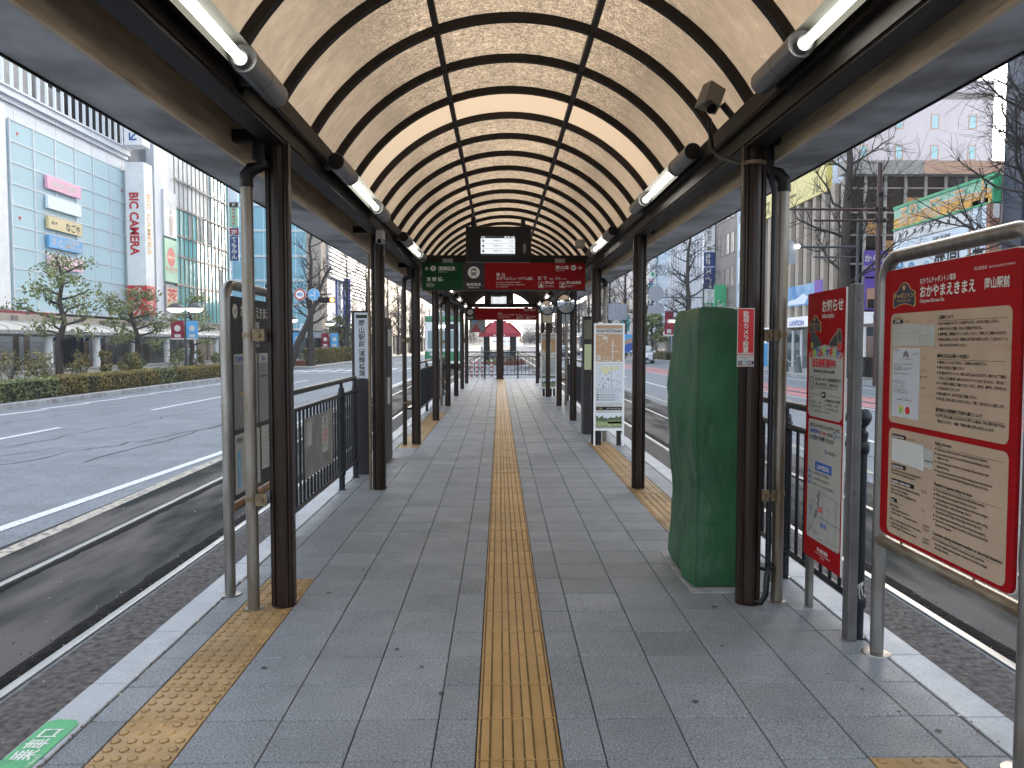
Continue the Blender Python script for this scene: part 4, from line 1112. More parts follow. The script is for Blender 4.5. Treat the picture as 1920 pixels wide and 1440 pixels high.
# --- stop totem
t = thing('stop_totem', (-1.51, 8.55, 0), 'slim dark stop totem with a white panel of vertical black characters', 'sign')
b = MB(); b.bbox(-1.600, -1.408, 8.53, 8.66, 0, 1.785, .008); b.build('totem_body', M['cab'], t)
F = (Vector((-1.600, 8.528, 1.05)), X, Z)
b = MB(); b.slab(F, rr(.032, .0, .185, .715, .006), .0, .004); p = b.build('white_panel', M['paperblue'], t)
b = MB(); b.rect(F, .050, .655, .170, .690, .0055); b.text(F, '岡山駅前', .074, .110, .572, .006, align='CENTER', bold=.012, vert=True, xs=.95); b.text(F, '清輝橋線', .070, .110, .245, .006, align='CENTER', bold=.012, vert=True, xs=.95)
for v, s in ((.302, 1), (.018, -1)):
    pts = [(.11 + .036 * math.cos(a), v + s * .022 * math.sin(a)) for a in [math.pi * i / 8 for i in range(9)]]
    q = pts + [(x_ * 1.0 if False else (.11 + (x_ - .11) * .80), v + (y_ - v) * .72) for x_, y_ in reversed(pts)]
    for i in range(8): b.poly(F, [pts[i], pts[i + 1], q[9 + 7 - i], q[9 + 8 - i]][::s], .006)
b.build('lettering', M['ink'], p)
# --- dark cabinet behind the second left post
t = thing('equipment_cabinet', (-1.40, 9.6, 0), 'narrow dark equipment cabinet behind the second left post', 'cabinet')
b = MB(); b.bbox(-1.47, -1.345, 9.30, 9.85, .0, 1.74, .02); b.build('cabinet_body', M['cab'], t)
F = FR((-1.345, 9.33, .60), '+x')
b = MB(); b.slab(F, rr(.03, .45, .47, 1.05, .02), 0, .006); p = b.build('cabinet_door', M['charcoal'], t)
b = MB(); b.slab(F, rr(.08, .10, .30, .42, .01), .0, .004); b.slab(F, rr(.10, .80, .40, 1.0, .01), .006, .010); b.build('paper_sheet', M['paper2'], t)
b = MB(); b.box(-1.44, -1.375, 9.292, 9.30, 1.2, 1.6); b.build('side_notice', M['charcoal'], t)
t = thing('sign_post', (-1.50, 10.5, 0), 'weathered steel sign post standing behind the dark cabinet', 'post')
b = MB(); b.cyl((-1.50, 10.5, 0), (-1.50, 10.5, 1.9), .028, n=12); b.build('pole', M['steelR'], t, smooth=40)
b = MB(); b.lathe((-1.50, 10.5, 1.9), [(.028, 0), (.022, .02), (.004, .03)], 12); b.build('pole_cap', M['steel'], t, smooth=40)

# --- red notice board, right foreground
t = thing('tram_notice_board', (1.74, 3.05, 0), 'large red notice board with cream text sheets in a thick stainless pipe frame', 'notice board')
b = MB(); arch_frame(b, 1.745, 3.535, 2.518, 1.812, .030, .11, 18)
b.lathe((1.745, 3.535, 0), [(.068, 0), (.066, .006), (.036, .012)], 20); b.lathe((1.745, 2.518, 0), [(.068, 0), (.066, .006), (.036, .012)], 20)
b.build('frame', M['steel'], t, smooth=40)
b = MB(); b.cyl((1.745, 3.53, .535), (1.745, 2.52, .535), .029, n=16); b.build('lower_rail', mat('stained_pipe', (.36, .33, .28), .40, metal=.75, col2=(.20, .155, .10), scale=5, stretch=(2, 1, 5), rvar=.1), t, smooth=40)
b = MB()
for y in (3.32, 2.80): b.cyl((1.735, y, .565), (1.735, y, .578), .006, n=8)
b.build('panel_bolt', M['galv'], t)
F = FR((1.728, 3.50, .575), '-x')
b = MB(); b.slab(F, rr(0, .004, .925, 1.176, .035), -.012, .0); p = b.build('panel', M['red'], t)
b = MB(); b.slab(F, rr(-.004, 0, .929, 1.180, .037), -.0135, -.0125); b.build('panel_edge', M['white'], p)
b = MB(); b.slab(F, rr(.062, .510, .880, .985, .028), .0, .0012); cr1 = b.build('upper_sheet', M['cream'], t)
b = MB(); b.slab(F, rr(.068, .020, .885, .486, .028), .0, .0012); cr2 = b.build('lower_sheet', M['cream'], t)
b = MB()
b.text(F, 'おかでんチャギントン電車', .0265, .292, 1.100, .002, bold=.012, xs=.80)
b.text(F, 'おかやまえきまえ', .053, .292, 1.047, .002, bold=.025, xs=.90)
b.text(F, '岡山駅前', .042, .722, 1.052, .002, bold=.018, xs=.84)
b.text(F, 'Okayama Eki-mae Sta.', .0205, .294, 1.022, .002, bold=.012, xs=.98)
b.text(F, '岡山電気軌道', .0145, .660, 1.121, .002, xs=.85); b.text(F, 'OKAYAMA ELECTRIC TRAMWAY', .0105, .745, 1.121, .002, xs=.92)
b.build('lettering', M['inkwhite'], p)
def crest(F, u, v, s, parent):
    """navy shield emblem with a gold edge and the word in katakana"""
    def shape(k):
        P = [(-.50, .06), (-.52, -.40), (-.46, -.50), (-.25, -.40), (0, -.36), (.25, -.40), (.46, -.50), (.52, -.40), (.50, .06), (.30, .16), (.22, .30), (.14, .40), (0, .45), (-.14, .40), (-.22, .30), (-.30, .16)]
        return [(u + s * x_ * k, v + s * .64 * y_ * k) for x_, y_ in P]
    b = MB(); b.slab(F, shape(1.0), .0, .0016); e = b.build('crest_edge', M['gold'], parent)
    b = MB(); b.slab(F, shape(.93), .0016, .0024); b.build('crest_field', M['inknavy'], parent)
    b = MB(); b.text(F, 'チャギントン', s * .145, u, v - s * .085, .0034, align='CENTER', bold=.03, xs=1.05); b.text(F, 'CHUGGINGTON', s * .075, u, v - s * .175, .0034, align='CENTER', xs=1.15)
    b.poly(F, [(u - s * .05, v + s * .10), (u + s * .05, v + s * .10), (u + s * .07, v + s * .17), (u + s * .04, v + s * .21), (u - s * .04, v + s * .21), (u - s * .07, v + s * .17)], .0034)
    b.build('crest_lettering', M['gold'], parent)
crest(F, .168, 1.065, .180, p)
ju = .438
up = [(.952, 'ご乗車について', 1), (.9285, '出発15分前までにチケットをお持ちのうえ、のりばにお越しください。', 2), (.9075, '乗車できなかった場合、他の便に振替はできません。', 2), (.887, '電車到着後、乗務員にチケットをお渡しください。確認のうえご乗車いただきます。', 2), (.866, '車内は土足禁止となります。乗車前にお履き物をお脱ぎいただき、備え付けのビニール', 2), (.844, '袋に入れて各自でお持ちください。', 3),
      (.801, '乗車をされるお客様へのお願い', 1), (.777, '電車内にトイレはありません。ご乗車前にお済ませ下さい。', 2), (.757, '車内での飲食はご遠慮ください。', 2), (.736, '折り畳み式のベビーカーは、車内にお持ち込みいただけます。車内での保管場所に', 2), (.715, 'つきましてはご乗車の際、運転士またはナビゲーターにおたずねください。（最大5台）', 3), (.695, 'ペット同伴での乗車はご遠慮ください（ただし、盲導犬、聴導犬、介助犬などの', 2), (.675, '補助犬は例外といたします）', 3), (.654, '車内は禁煙です。火気の使用はご遠慮ください。', 2), (.634, '皆様に楽しく安全にお楽しみいただくためにも、ご理解、ご協力をよろしくお願いします。', 2),
      (.589, '荒天候および異常事態発生時の運行について', 1), (.567, 'お客様に安全にお楽しみいただけないと判断した場合は、早めに運行を取りやめる', 2), (.546, '場合がございます。（雨量・風速等の運行に関わる状況によります）', 3)]
b = MB()
for v, s, kind in up:
    if kind == 1:
        b.text(F, s, .0165, ju - .004, v, .0026, bold=.03, xs=.92); b.rect(F, ju - .004, v - .0085, .855, v - .0072, .0026)
    else:
        if kind == 2: b.disc(F, ju + .002, v + .005, .0042, .0026, k=8)
        b.text(F, s, .0132, ju + .012, v, .0026, bold=.022, xs=min(.88, .40 / (.0128 * len(s))))
b.text(F, '出発時間', .013, .122, .9455, .0040, 1, .02, 'CENTER', .85)
b.text(F, '2020.01.01現在', .009, .165, .946, .0026, xs=.8)
b.text(F, 'ください。', .013, .318, .741, .0026, xs=.85); b.text(F, 'gton.com', .0150, .312, .716, .0026); b.text(F, 'はできません。', .009, .315, .672, .0026, xs=.8); b.text(F, '（土）', .012, .318, .792, .0026)
b.text(F, 'With winds', .012, .085, .962, .0026, xs=1.2)
b.text(F, 'ホームページはこちら', .006, .335, .641, .0026); b.text(F, 'おかでんチャギントン', .006, .335, .577, .0026)
b.build('upper_lettering', [M['ink'], M['inkwhite']], cr1)
b = MB(); b.slab(F, rr(.080, .9415, .164, .9585, .006), .0014, .0026); b.build('heading_tab', M['ink'], cr1)
b = MB(); b.slab(F, rr(.084, .846, .302, .9385, .002), .0014, .0028); sh = b.build('covering_paper', M['paper2'], cr1); b = MB(); b.slab(F, rr(.304, .846, .410, .930, .002), .0014, .0022); b.build('covering_paper', M['paper2'], cr1)
b = MB(); b.rect(F, .308, .888, .40, .8888, .0030); b.rect(F, .09, .8995, .295, .9003, .0034); b.rect(F, .09, .8795, .295, .8800, .0034); b.build('paper_crease', M['inkgrey'], cr1)
b = MB(); b.slab(F, rr(.090, .539, .308, .836, .001), .0014, .0030); sh = b.build('notice_paper', M['paperblue'], cr1)
b = MB(); b.text(F, 'お客様各位', .007, .098, .824, .004); b.text(F, '令和2年3月\n岡山電気軌道株式会社', .006, .300, .815, .004, align='RIGHT'); b.text(F, 'おかでんチャギントン電車 運休のお知らせ', .0085, .199, .786, .004, align='CENTER', xs=.66)
b.slab(F, [(.174, .795), (.180, .815), (.190, .822), (.199, .827), (.208, .822), (.218, .815), (.224, .795), (.212, .799), (.199, .801), (.186, .799)], .0032, .004)
for v, s in ((.765, '平素はおかでんチャギントン電車をご利用いただき誠に'), (.757, 'ありがとうございます。'), (.748, 'このたびの状況を受けまして、お客様の安全を考慮し'), (.740, '下記の期間を運休とさせていただきます。'), (.724, '何卒ご理解を賜りますようお願い申し上げます。'), (.690, '運休期間は下記のとおりでございます。'), (.652, '※お客様にはご迷惑をおかけいたしますが'), (.643, 'ご了承くださいますようお願い申し上げます。')):
    b.text(F, s, .0078, .100, v, .004, bold=.01, xs=.82)
for k in range(3): b.text(F, '1   3月10日（火）～ 3月15日（日）', .0078, .104, .681 - .0095 * k, .004, xs=.8)
b.text(F, '【お問い合わせ】', .009, .199, .622, .004, align='CENTER', xs=.8); b.text(F, '岡山電気軌道チャギントン電車係 086-272-1811', .0075, .199, .612, .004, align='CENTER', bold=.03, xs=.8)
b.build('notice_print', M['inkgrey'], cr1)
b = MB(); b.slab(F, rr(.150, .556, .186, .588, .012), .0032, .004, 0); b.slab(F, rr(.204, .556, .240, .588, .014), .0032, .004, 1); b.rect(F, .160, .556, .176, .578, .0044, 2); b.build('colour_patches', [mat('yellow_ink', (.60, .50, .04), .5), M['inkred'], M['sign_green']], cr1)
b = MB(); b.slab(F, rr(.795, .838, .880, .856, .008), .0014, .0032); b.build('tape_strip', M['tapeink'], cr1)
lo = [(.456, 'Riding the tram', 1), (.4345, 'Please bring your ticket to the platform at least 15 minutes prior to departure.', 2), (.4165, 'If you are unable to board on time, your ticket may not be exchanged for another', 2), (.402, 'departure time.', 3), (.3845, 'At the tram, please give your ticket to a crew member. Please check your ticket', 2), (.367, 'before boarding.', 3), (.3495, 'Shoes may not be worn inside the tram. When boarding, please remove your shoes', 2), (.335, 'and put them inside a provided plastic bag; please carry your own shoes.', 3),
      (.294, 'Requests to guests riding the tram', 1), (.2725, 'There is no toilet on the tram; please use facilities before boarding.', 2), (.2555, 'Please refrain from eating and drinking in the tram.', 2), (.2375, 'Folding strollers/prams may be brought onboard; please ask the driver or navigator', 2), (.2215, 'when boarding for onboard storage. (max 5)', 3), (.2035, 'Please refrain from bringing pets onto the tram (exceptions will be made for working', 2), (.189, 'dogs such as guide dogs, hearing dogs, service dogs, etc.)', 3), (.1695, 'No smoking is allowed inside the tram. Please refrain from using fire.', 2), (.1535, 'Thank you for your understanding and cooperation in ensuring a pleasurable and safe', 2), (.1365, 'journey for all guests.', 3),
      (.097, 'Operation during inclement weather or abnormal situations', 1), (.0755, 'If it is deemed that guests will be unable to enjoy the journey safely, operation may', 2), (.0585, 'be canceled in advance(operation dependent on situations of rain amount, windspeed,', 3), (.043, 'and other factors).', 3)]
b = MB()
for v, s, kind in lo:
    if kind == 1:
        b.text(F, s, .0190, ju, v, .0026, bold=.02, xs=.94); b.rect(F, ju, v - .0085, .862, v - .0074, .0026)
    else:
        if kind == 2: b.disc(F, ju + .004, v + .0045, .0042, .0026, k=8)
        b.text(F, s, .0150, ju + .016, v, .0026, bold=.016, xs=min(.86, .405 / (.0146 * .52 * len(s))))
for v, s in ((.300, 'Approx. 50 mins round trip on the Seikibashi line'), (.286, '+ one way on the Higashiyama line)'), (.230, 'For reservations and detailed information,'), (.215, 'please see the homepage.'), (.200, 'URL https://okaden-chuggington.com'), (.143, '■ Weekdays'), (.127, '- Adults (junior high school ~ )'), (.111, '- Children (age 1 ~ elementary school)'), (.082, '■ Sat, Sun, holidays, Spring Summer, Winter Vacation periods'), (.065, '- Adults (junior high school ~ )'), (.050, '- Children (age 1 ~ elementary school)')):
    b.text(F, s, .0152, .097, v, .0026, bold=.014, xs=min(.92, .305 / (.0150 * .52 * len(s))))
for v, s in ((.111, '2,400 JPY'), (.096, '1,900 JPY'), (.058, '3,500 JPY'), (.044, '2,000 JPY')): b.text(F, s, .0150, .415, v, .0026, align='RIGHT', xs=.9)
b.text(F, 'Updated 2020.01.01', .0085, .222, .4500, .0026); b.text(F, 'Infant fare\nfree for one parent', .0065, .150, .168, .0026); b.text(F, 'er periods', .015, .366, .378, .0034)
b.text(F, 'Please access\nhere for details', .007, .345, .255, .0026); b.text(F, 'Ticket\nreservations', .007, .345, .178, .0026)
for v, s in ((.4475, 'Departure time'), (.3185, 'Operation time'), (.2515, 'Operation content details'), (.1655, 'Fare')): b.text(F, s, .0160, .105, v, .0040, 1, .02, xs=.92)
b.build('lower_lettering', [M['ink'], M['inkwhite']], cr2)
for u1, v in ((.214, .4445), (.218, .3155), (.288, .2485), (.152, .1625)):
    b = MB(); b.slab(F, rr(.097, v, u1, v + .018, .006), .0014, .0026); b.build('heading_tab', M['ink'], cr2)
b = MB(); b.slab(F, [(.104, .345), (.362, .336), (.360, .440), (.102, .443)], .003, .0045); b.build('covering_paper', M['paper'], cr2); b = MB(); b.slab(F, rr(.35, .352, .422, .430, .002), .0014, .0022); b.build('covering_paper', M['paper2'], cr2)

# --- red ticket information sign on two steel legs
t = thing('ticket_sign', (1.68, 3.95, 0), 'tall narrow red ticket information sign on two flat steel legs', 'sign')
F = FR((1.662, 4.21, .29), '-x')
b = MB(); b.bbox(1.672, 1.700, 4.155, 4.21, 0, 1.68, .004); b.build('leg', M['steel'], t)
b = MB(); b.bbox(1.672, 1.716, 3.672, 3.742, 0, 1.712, .004)
b.cyl((1.695, 3.671, 1.64), (1.695, 3.667, 1.64), .008, n=8); b.cyl((1.695, 3.671, .72), (1.695, 3.667, .72), .008, n=8); b.build('leg', mat('dark_steel_channel', (.15, .145, .15), .45, metal=.6, var=.25, scale=6), t)
b = MB(); b.slab(F, [(0, 0), (.462, 0), (.462, 1.412), (0, 1.405)], -.008, .0); p = b.build('panel', M['red'], t)
b = MB(); b.rect(F, .4625, -.0, .466, 1.412, -.001); b.slab(F, [(.462, 0), (.466, 0), (.466, 1.412), (.462, 1.412)], -.008, .0); b.build('panel_edge', M['white'], p)
cart = [(.030, .770), (.060, .755), (.415, .755), (.445, .775), (.447, 1.095), (.395, 1.098), (.37, 1.118), (.33, 1.125), (.22, 1.135), (.16, 1.125), (.09, 1.098), (.030, 1.092)]
b = MB(); b.slab(F, cart, 0, .0012); w1 = b.build('upper_sheet', M['offwhite'], t)
b = MB(); b.slab(F, rr(.040, .108, .448, .742, .022), 0, .0012); w2 = b.build('lower_sheet', M['offwhite'], t)
crest(F, .100, 1.245, .150, p)
b = MB(); b.text(F, 'お知らせ', .066, .185, 1.306, .002, bold=.025, xs=.97); b.text(F, 'Information', .036, .190, 1.270, .002, bold=.01, xs=.86)
b.text(F, '岡山電気軌道', .022, .25, .060, .002, align='CENTER', bold=.02); b.text(F, 'OKAYAMA ELECTRIC TRAMWAY', .013, .25, .043, .002, align='CENTER'); b.text(F, '086-272-1811', .010, .25, .029, .002, align='CENTER')
b.build('lettering', M['inkwhite'], p)
b = MB()      # two plain tram drawings
b.slab(F, [(.045, 1.115), (.045, 1.175), (.062, 1.205), (.085, 1.212), (.175, 1.150), (.178, 1.122), (.10, 1.100)], .0, .001, 0); b.poly(F, [(.088, 1.135), (.088, 1.195), (.172, 1.142), (.172, 1.125)], .0015, 2); b.poly(F, [(.050, 1.15), (.050, 1.175), (.064, 1.198), (.080, 1.200), (.080, 1.15)], .0016, 2); b.rect(F, .052, 1.118, .080, 1.145, .0016, 3)
b.slab(F, [(.425, 1.110), (.430, 1.175), (.412, 1.212), (.385, 1.215), (.285, 1.150), (.283, 1.118), (.36, 1.100)], .0, .001, 1); b.poly(F, [(.378, 1.130), (.378, 1.195), (.290, 1.143), (.290, 1.122)], .0015, 2); b.poly(F, [(.422, 1.15), (.424, 1.175), (.408, 1.202), (.388, 1.202), (.388, 1.15)], .0016, 2); b.rect(F, .390, 1.115, .420, 1.140, .0016, 4)
b.build('tram_drawings', [mat('grey_blue_print', (.05, .075, .09), .5), mat('pale_brown_print', (.22, .165, .13), .5), mat('dark_window_print', (.03, .04, .045), .5), mat('yellow_print', (.40, .30, .02), .5), M['inkred']], p)
b = MB(); colors_ = [2, 3, 4, 2, 3, 4, 2, 3, 4, 2]
for i, ch in enumerate('おかでんチャギントン'): b.text(F, ch, .052, .040 + i * .0405, 1.082 - .012 * abs(i - 4.5) / 4.5, .003, colors_[i], .05, 'LEFT', .92)
b.text(F, '当日券販売中!!', .047, .072, 1.022, .003, 2, .04, xs=.96)
b.text(F, 'Same-day tickets on sale!', .030, .098, .990, .003, 0, .008, xs=.86)
b.text(F, 'となりのチャギントン専用自動券売機で\nご購入いただけます。（紙やゆうき）', .0205, .112, .948, .003, 0, .012, xs=.86, line=1.28)
b.text(F, 'Available at the adjoining OKADEN CHUGGINGTON ticket machine', .010, .112, .910, .003, xs=.98)
b.rect(F, .040, .8755, .200, .877, .003); b.rect(F, .255, .8755, .425, .877, .003)
b.text(F, '平日', .015, .045, .850, .003); b.text(F, '※土日祝及び春・夏・冬休み期間', .015, .245, .846, .003, 0, .02, xs=.82)
b.text(F, '大人（中学生～）     2,400円', .017, .045, .828, .003, xs=.74); b.text(F, '大人（中学生～）     3,500円', .017, .245, .824, .003, xs=.74)
b.text(F, '小人（1歳～小学生）1,900円', .017, .045, .806, .003, xs=.74); b.text(F, '小人（1歳～小学生）2,000円', .017, .245, .802, .003, xs=.74)
b.text(F, '※1歳未満の乳児は大人1名につき1名無料です', .011, .110, .785, .003, xs=.9)
b.slab(F, rr(.204, .862, .252, .892, .008), .0014, .0026); b.text(F, '料金', .018, .228, .870, .004, 5, .02, 'CENTER', .9)
# pointing hand
hp = [(.028, .955), (.050, .958), (.070, .966), (.090, .962), (.100, .945), (.098, .918), (.086, .900), (.070, .898), (.064, .906), (.058, .918), (.052, .930), (.058, .940), (.040, .944), (.030, .946)]
for i in range(len(hp)):
    p0, p1 = Vector(hp[i]), Vector(hp[(i + 1) % len(hp)]); d = (p1 - p0).normalized() * .0018; nn = Vector((-d.y, d.x))
    b.poly(F, [tuple(p0 - nn), tuple(p1 - nn), tuple(p1 + nn), tuple(p0 + nn)], .003)
for k in range(3): b.rect(F, .060, .910 + .011 * k, .076, .912 + .011 * k, .003)
b.build('upper_lettering', [M['ink'], M['ink'], M['inkred'], M['limeg'], M['inkblue'], M['inkwhite']], w1)
b = MB()
b.text(F, 'おかでんチャギントンのチケットは', .0265, .060, .702, .003, 0, .015, xs=.86); b.text(F, 'LAWSON', .028, .060, .672, .003, 1, .03, xs=1.0); b.text(F, 'の', .024, .185, .672, .003); b.text(F, 'Loppi', .026, .215, .674, .003, 2, .02); b.text(F, 'または', .022, .290, .672, .003, 0, .015, xs=.85); b.text(F, 'O', .050, .352, .668, .003, 1, .0); b.text(F, 'チケで', .022, .392, .672, .003, 1)
b.text(F, '2ヶ月前から予約購入できます', .0265, .060, .638, .003, 0, .015, xs=.86); b.text(F, 'O', .036, .252, .576, .003, 1); b.text(F, 'チケ', .016, .285, .580, .003, 1); b.text(F, 'はこちら！', .021, .312, .580, .003, 0, .02, xs=.85)
b.slab(F, rr(.140, .478, .342, .524, .003), .0014, .0026, 1); b.text(F, 'LAWSON', .033, .241, .489, .004, 3, .02, 'CENTER', 1.05)
for k, s in enumerate(('ローソン 岡山駅前店  岡山市北区本町2-1', 'ローソン 岡山本町店  岡山市北区本町5-6', 'ローソン 岡山シンフォニービル店  岡山市北区表町1-5')):
    b.disc(F, .066, .463 - .030 * k, .010, .003, 1, 12); b.text(F, s, .0155, .082, .457 - .030 * k, .003, xs=min(.85, .345 / (.0155 * len(s))))
b.build('lower_lettering', [M['ink'], M['inkblue'], M['inkred'], M['inkwhite']], w2)
b = MB()
mapl = [((.06, .215), (.20, .375), .004), ((.19, .375), (.44, .352), .003), ((.19, .125), (.44, .140), .003), ((.40, .36), (.40, .12), .004), ((.20, .24), (.44, .232), .005), ((.31, .36), (.31, .13), .002), ((.05, .20), (.09, .165), .004), ((.09, .165), (.20, .15), .003), ((.06, .30), (.12, .31), .003), ((.12, .31), (.11, .22), .003), ((.13, .20), (.06, .13), .005), ((.19, .30), (.44, .29), .002), ((.25, .36), (.25, .24), .002)]
for p0, p1, w in mapl:
    p0, p1 = Vector(p0), Vector(p1); d = (p1 - p0).normalized(); nn = Vector((-d.y, d.x)) * w / 2
    b.poly(F, [tuple(p0 - nn), tuple(p1 - nn), tuple(p1 + nn), tuple(p0 + nn)], .0026)
b.poly(F, [(.135, .225), (.165, .225), (.212, .362), (.190, .365)], .0034, 1)
b.slab(F, rr(.190, .268, .238, .292, .004), .0026, .0034, 2)
b.disc(F, .080, .268, .014, .003, 3, 14); b.disc(F, .235, .205, .015, .003, 3, 14); b.disc(F, .275, .205, .015, .003, 3, 14)
b.text(F, '1', .022, .235, .197, .004, 4, .02, 'CENTER'); b.text(F, '2', .022, .275, .197, .004, 4, .02, 'CENTER'); b.text(F, '3', .022, .080, .260, .004, 4, .02, 'CENTER')
b.text(F, '岡山駅', .020, .172, .315, .0042, 4, .02, vert=True); b.text(F, '岡山駅前', .012, .214, .276, .0042, 4, 0, 'CENTER', .9); b.text(F, 'N', .016, .42, .335, .003, 1)
b.text(F, 'イオン\nモール', .014, .13, .15, .003, 1); b.text(F, '市役所', .014, .40, .105, .003, 1)
b.build('street_map_print', [M['inkgrey'], M['inkgrey'], M['inkred'], M['inkblue'], M['inkwhite']], w2)
# cord tying the sign to the railing post
b = MB()
for z in (1.055, 1.06, .255, .262, .268):
    b.tube([(1.745 + .034 * math.cos(a) - .01, 3.735 - .034 * math.sin(a) * 1.0, z + .010 * math.sin(2 * a)) for a in [2 * math.pi * i / 14 for i in range(15)]] + [(1.70, 3.69, z)], .003, 5)
b.tube([(1.735, 3.695, .26), (1.73, 3.690, .23), (1.735, 3.688, .205)], .004, 5); b.tube([(1.742, 3.694, .26), (1.748, 3.688, .22)], .004, 5)
t2 = thing('tie_cord', (1.735, 3.70, .6), 'grey cord tying the red ticket sign to the ball-topped railing post', 'cord')
b.build('cord', mat('grey_cord', (.38, .38, .34), .8), t2)

# --- machine wrapped in a green tarpaulin
t = thing('covered_machine', (1.32, 4.9, 0), 'tall ticket machine wrapped in a dark green tarpaulin beside the first right post', 'covered machine')
b = MB(); rnd = random.Random(9)
x0, x1, y0, y1, zt = 1.150, 1.455, 4.50, 5.18, 1.628
base = []
for i in range(26): base.append((x0 + (x1 - x0) * i / 26, y0, 0))
for i in range(34): base.append((x1, y0 + (y1 - y0) * i / 34, 1))
for i in range(26): base.append((x1 - (x1 - x0) * i / 26, y1, 2))
for i in range(34): base.append((x0, y1 - (y1 - y0) * i / 34, 3))
NZ = 96; nb = len(base)
from mathutils import noise as mnoise
vs = []
for k in range(NZ + 1):
    z = zt * k / NZ
    for (x, y, side) in base:
        cx, cy = (x0 + x1) / 2, (y0 + y1) / 2
        nx = (-1 if side == 3 else 1 if side == 1 else 0); ny = (-1 if side == 0 else 1 if side == 2 else 0)
        h = z / zt
        corner = min(abs(x - x0), abs(x - x1)) + 0 if side in (0, 2) else min(abs(y - y0), abs(y - y1))
        d = mnoise.noise(Vector((x * 5, y * 4, z * 1.6))) * .016 + mnoise.noise(Vector((x * 11, y * 10, z * 4 + 7))) * .006
        d += .013 * (abs(mnoise.noise(Vector((x * 5 + 3, y * 5, z * .9)))) - .2)
        sl = z * .8 + (x + y) * 1.1      # creases run slantwise out of the corners
        d -= .0065 * (1 - min(1, abs(mnoise.noise(Vector((x * 3 + sl * 2.2, y * 3 - sl * 1.4, z * 2.4 + 9))) * 7))) * (.35 + .65 * math.sin(math.pi * min(1, h * 1.15)))
        d -= .0022 * (1 - min(1, abs(mnoise.noise(Vector((x * 7 - sl * 3, y * 7 + sl * 2, z * 5 + 2))) * 8))) * (.3 + .7 * max(0, 1 - abs(h - .35) * 2))
        # long diagonal pulls and the sag below the middle
        d += .008 * math.sin(7.5 * (x + y) + 4.2 * z) * math.sin(math.pi * h) + .005 * math.sin(16 * (x - y) - 7 * z) * math.sin(math.pi * h)
        d += -.011 * math.exp(-((h - .30) / .10) ** 2) + .018 * math.exp(-((h - .05) / .06) ** 2) + .014 * math.exp(-((h - .68) / .25) ** 2)
        if side == 3: d *= 1.5
        d -= .02 * max(0, (h - .93) / .07) ** 2 * 1.0
        hem = (.012 + .018 * (mnoise.noise(Vector((x * 7, y * 7, 3))) + .2) + (.05 * (y - y0) / (y1 - y0) if side == 3 else (0.05 if side == 2 else .0))) if k == 0 else 0
        # the far left edge is gathered in, as the cover tapers upwards there
        tap = .012 * max(0, h - .80) / .2 * ((y - y0) / (y1 - y0)) if side in (3, 2) else 0
        fx = 0 if corner > .012 or side in (1, 3) else d * .5 * (-1 if abs(x - x0) < .03 else 1)
        vs.append((x + nx * d + fx + tap * (1 if x < cx else 0), y + ny * d * .7, z + hem))
fs = []
for k in range(NZ):
    for i in range(nb): fs.append((k * nb + i, k * nb + (i + 1) % nb, (k + 1) * nb + (i + 1) % nb, (k + 1) * nb + i))
top = len(vs)
for r, zz in ((.93, zt + .012), (.55, zt + .022), (.1, zt + .024)):
    for i in range(nb):
        x, y, z = vs[NZ * nb + i]; cx, cy = (x0 + x1) / 2, (y0 + y1) / 2
        vs.append((cx + (x - cx) * r, cy + (y - cy) * r, zz + .008 * mnoise.noise(Vector((x * 6, y * 6, r * 4)))))
for k in range(3):
    o = NZ * nb + k * nb
    for i in range(nb): fs.append((o + i, o + (i + 1) % nb, o + nb + (i + 1) % nb, o + nb + i))
fs.append(tuple(range(top + 2 * nb, top + 3 * nb)))
b.add(vs, fs)
b.build('tarpaulin', M['cover'], t, smooth=50)
# seam down the front left corner: sewn tape following the cloth
pts = [vs[k * nb + 0] for k in range(1, NZ + 1)]
b = MB(); b.tube([(p[0] - .004, p[1] - .003, p[2]) for p in pts], .006, 6); b.build('seam', M['seam'], t, smooth=60)
b = MB(); b.bbox(1.10, 1.62, 4.40, 5.30, 0.0, .008, .003); b.build('concrete_pad', M['pad'], t)
b = MB(); b.bbox(1.19, 1.42, 4.56, 5.12, .008, .05, .004); b.build('plinth', M['black'], t)

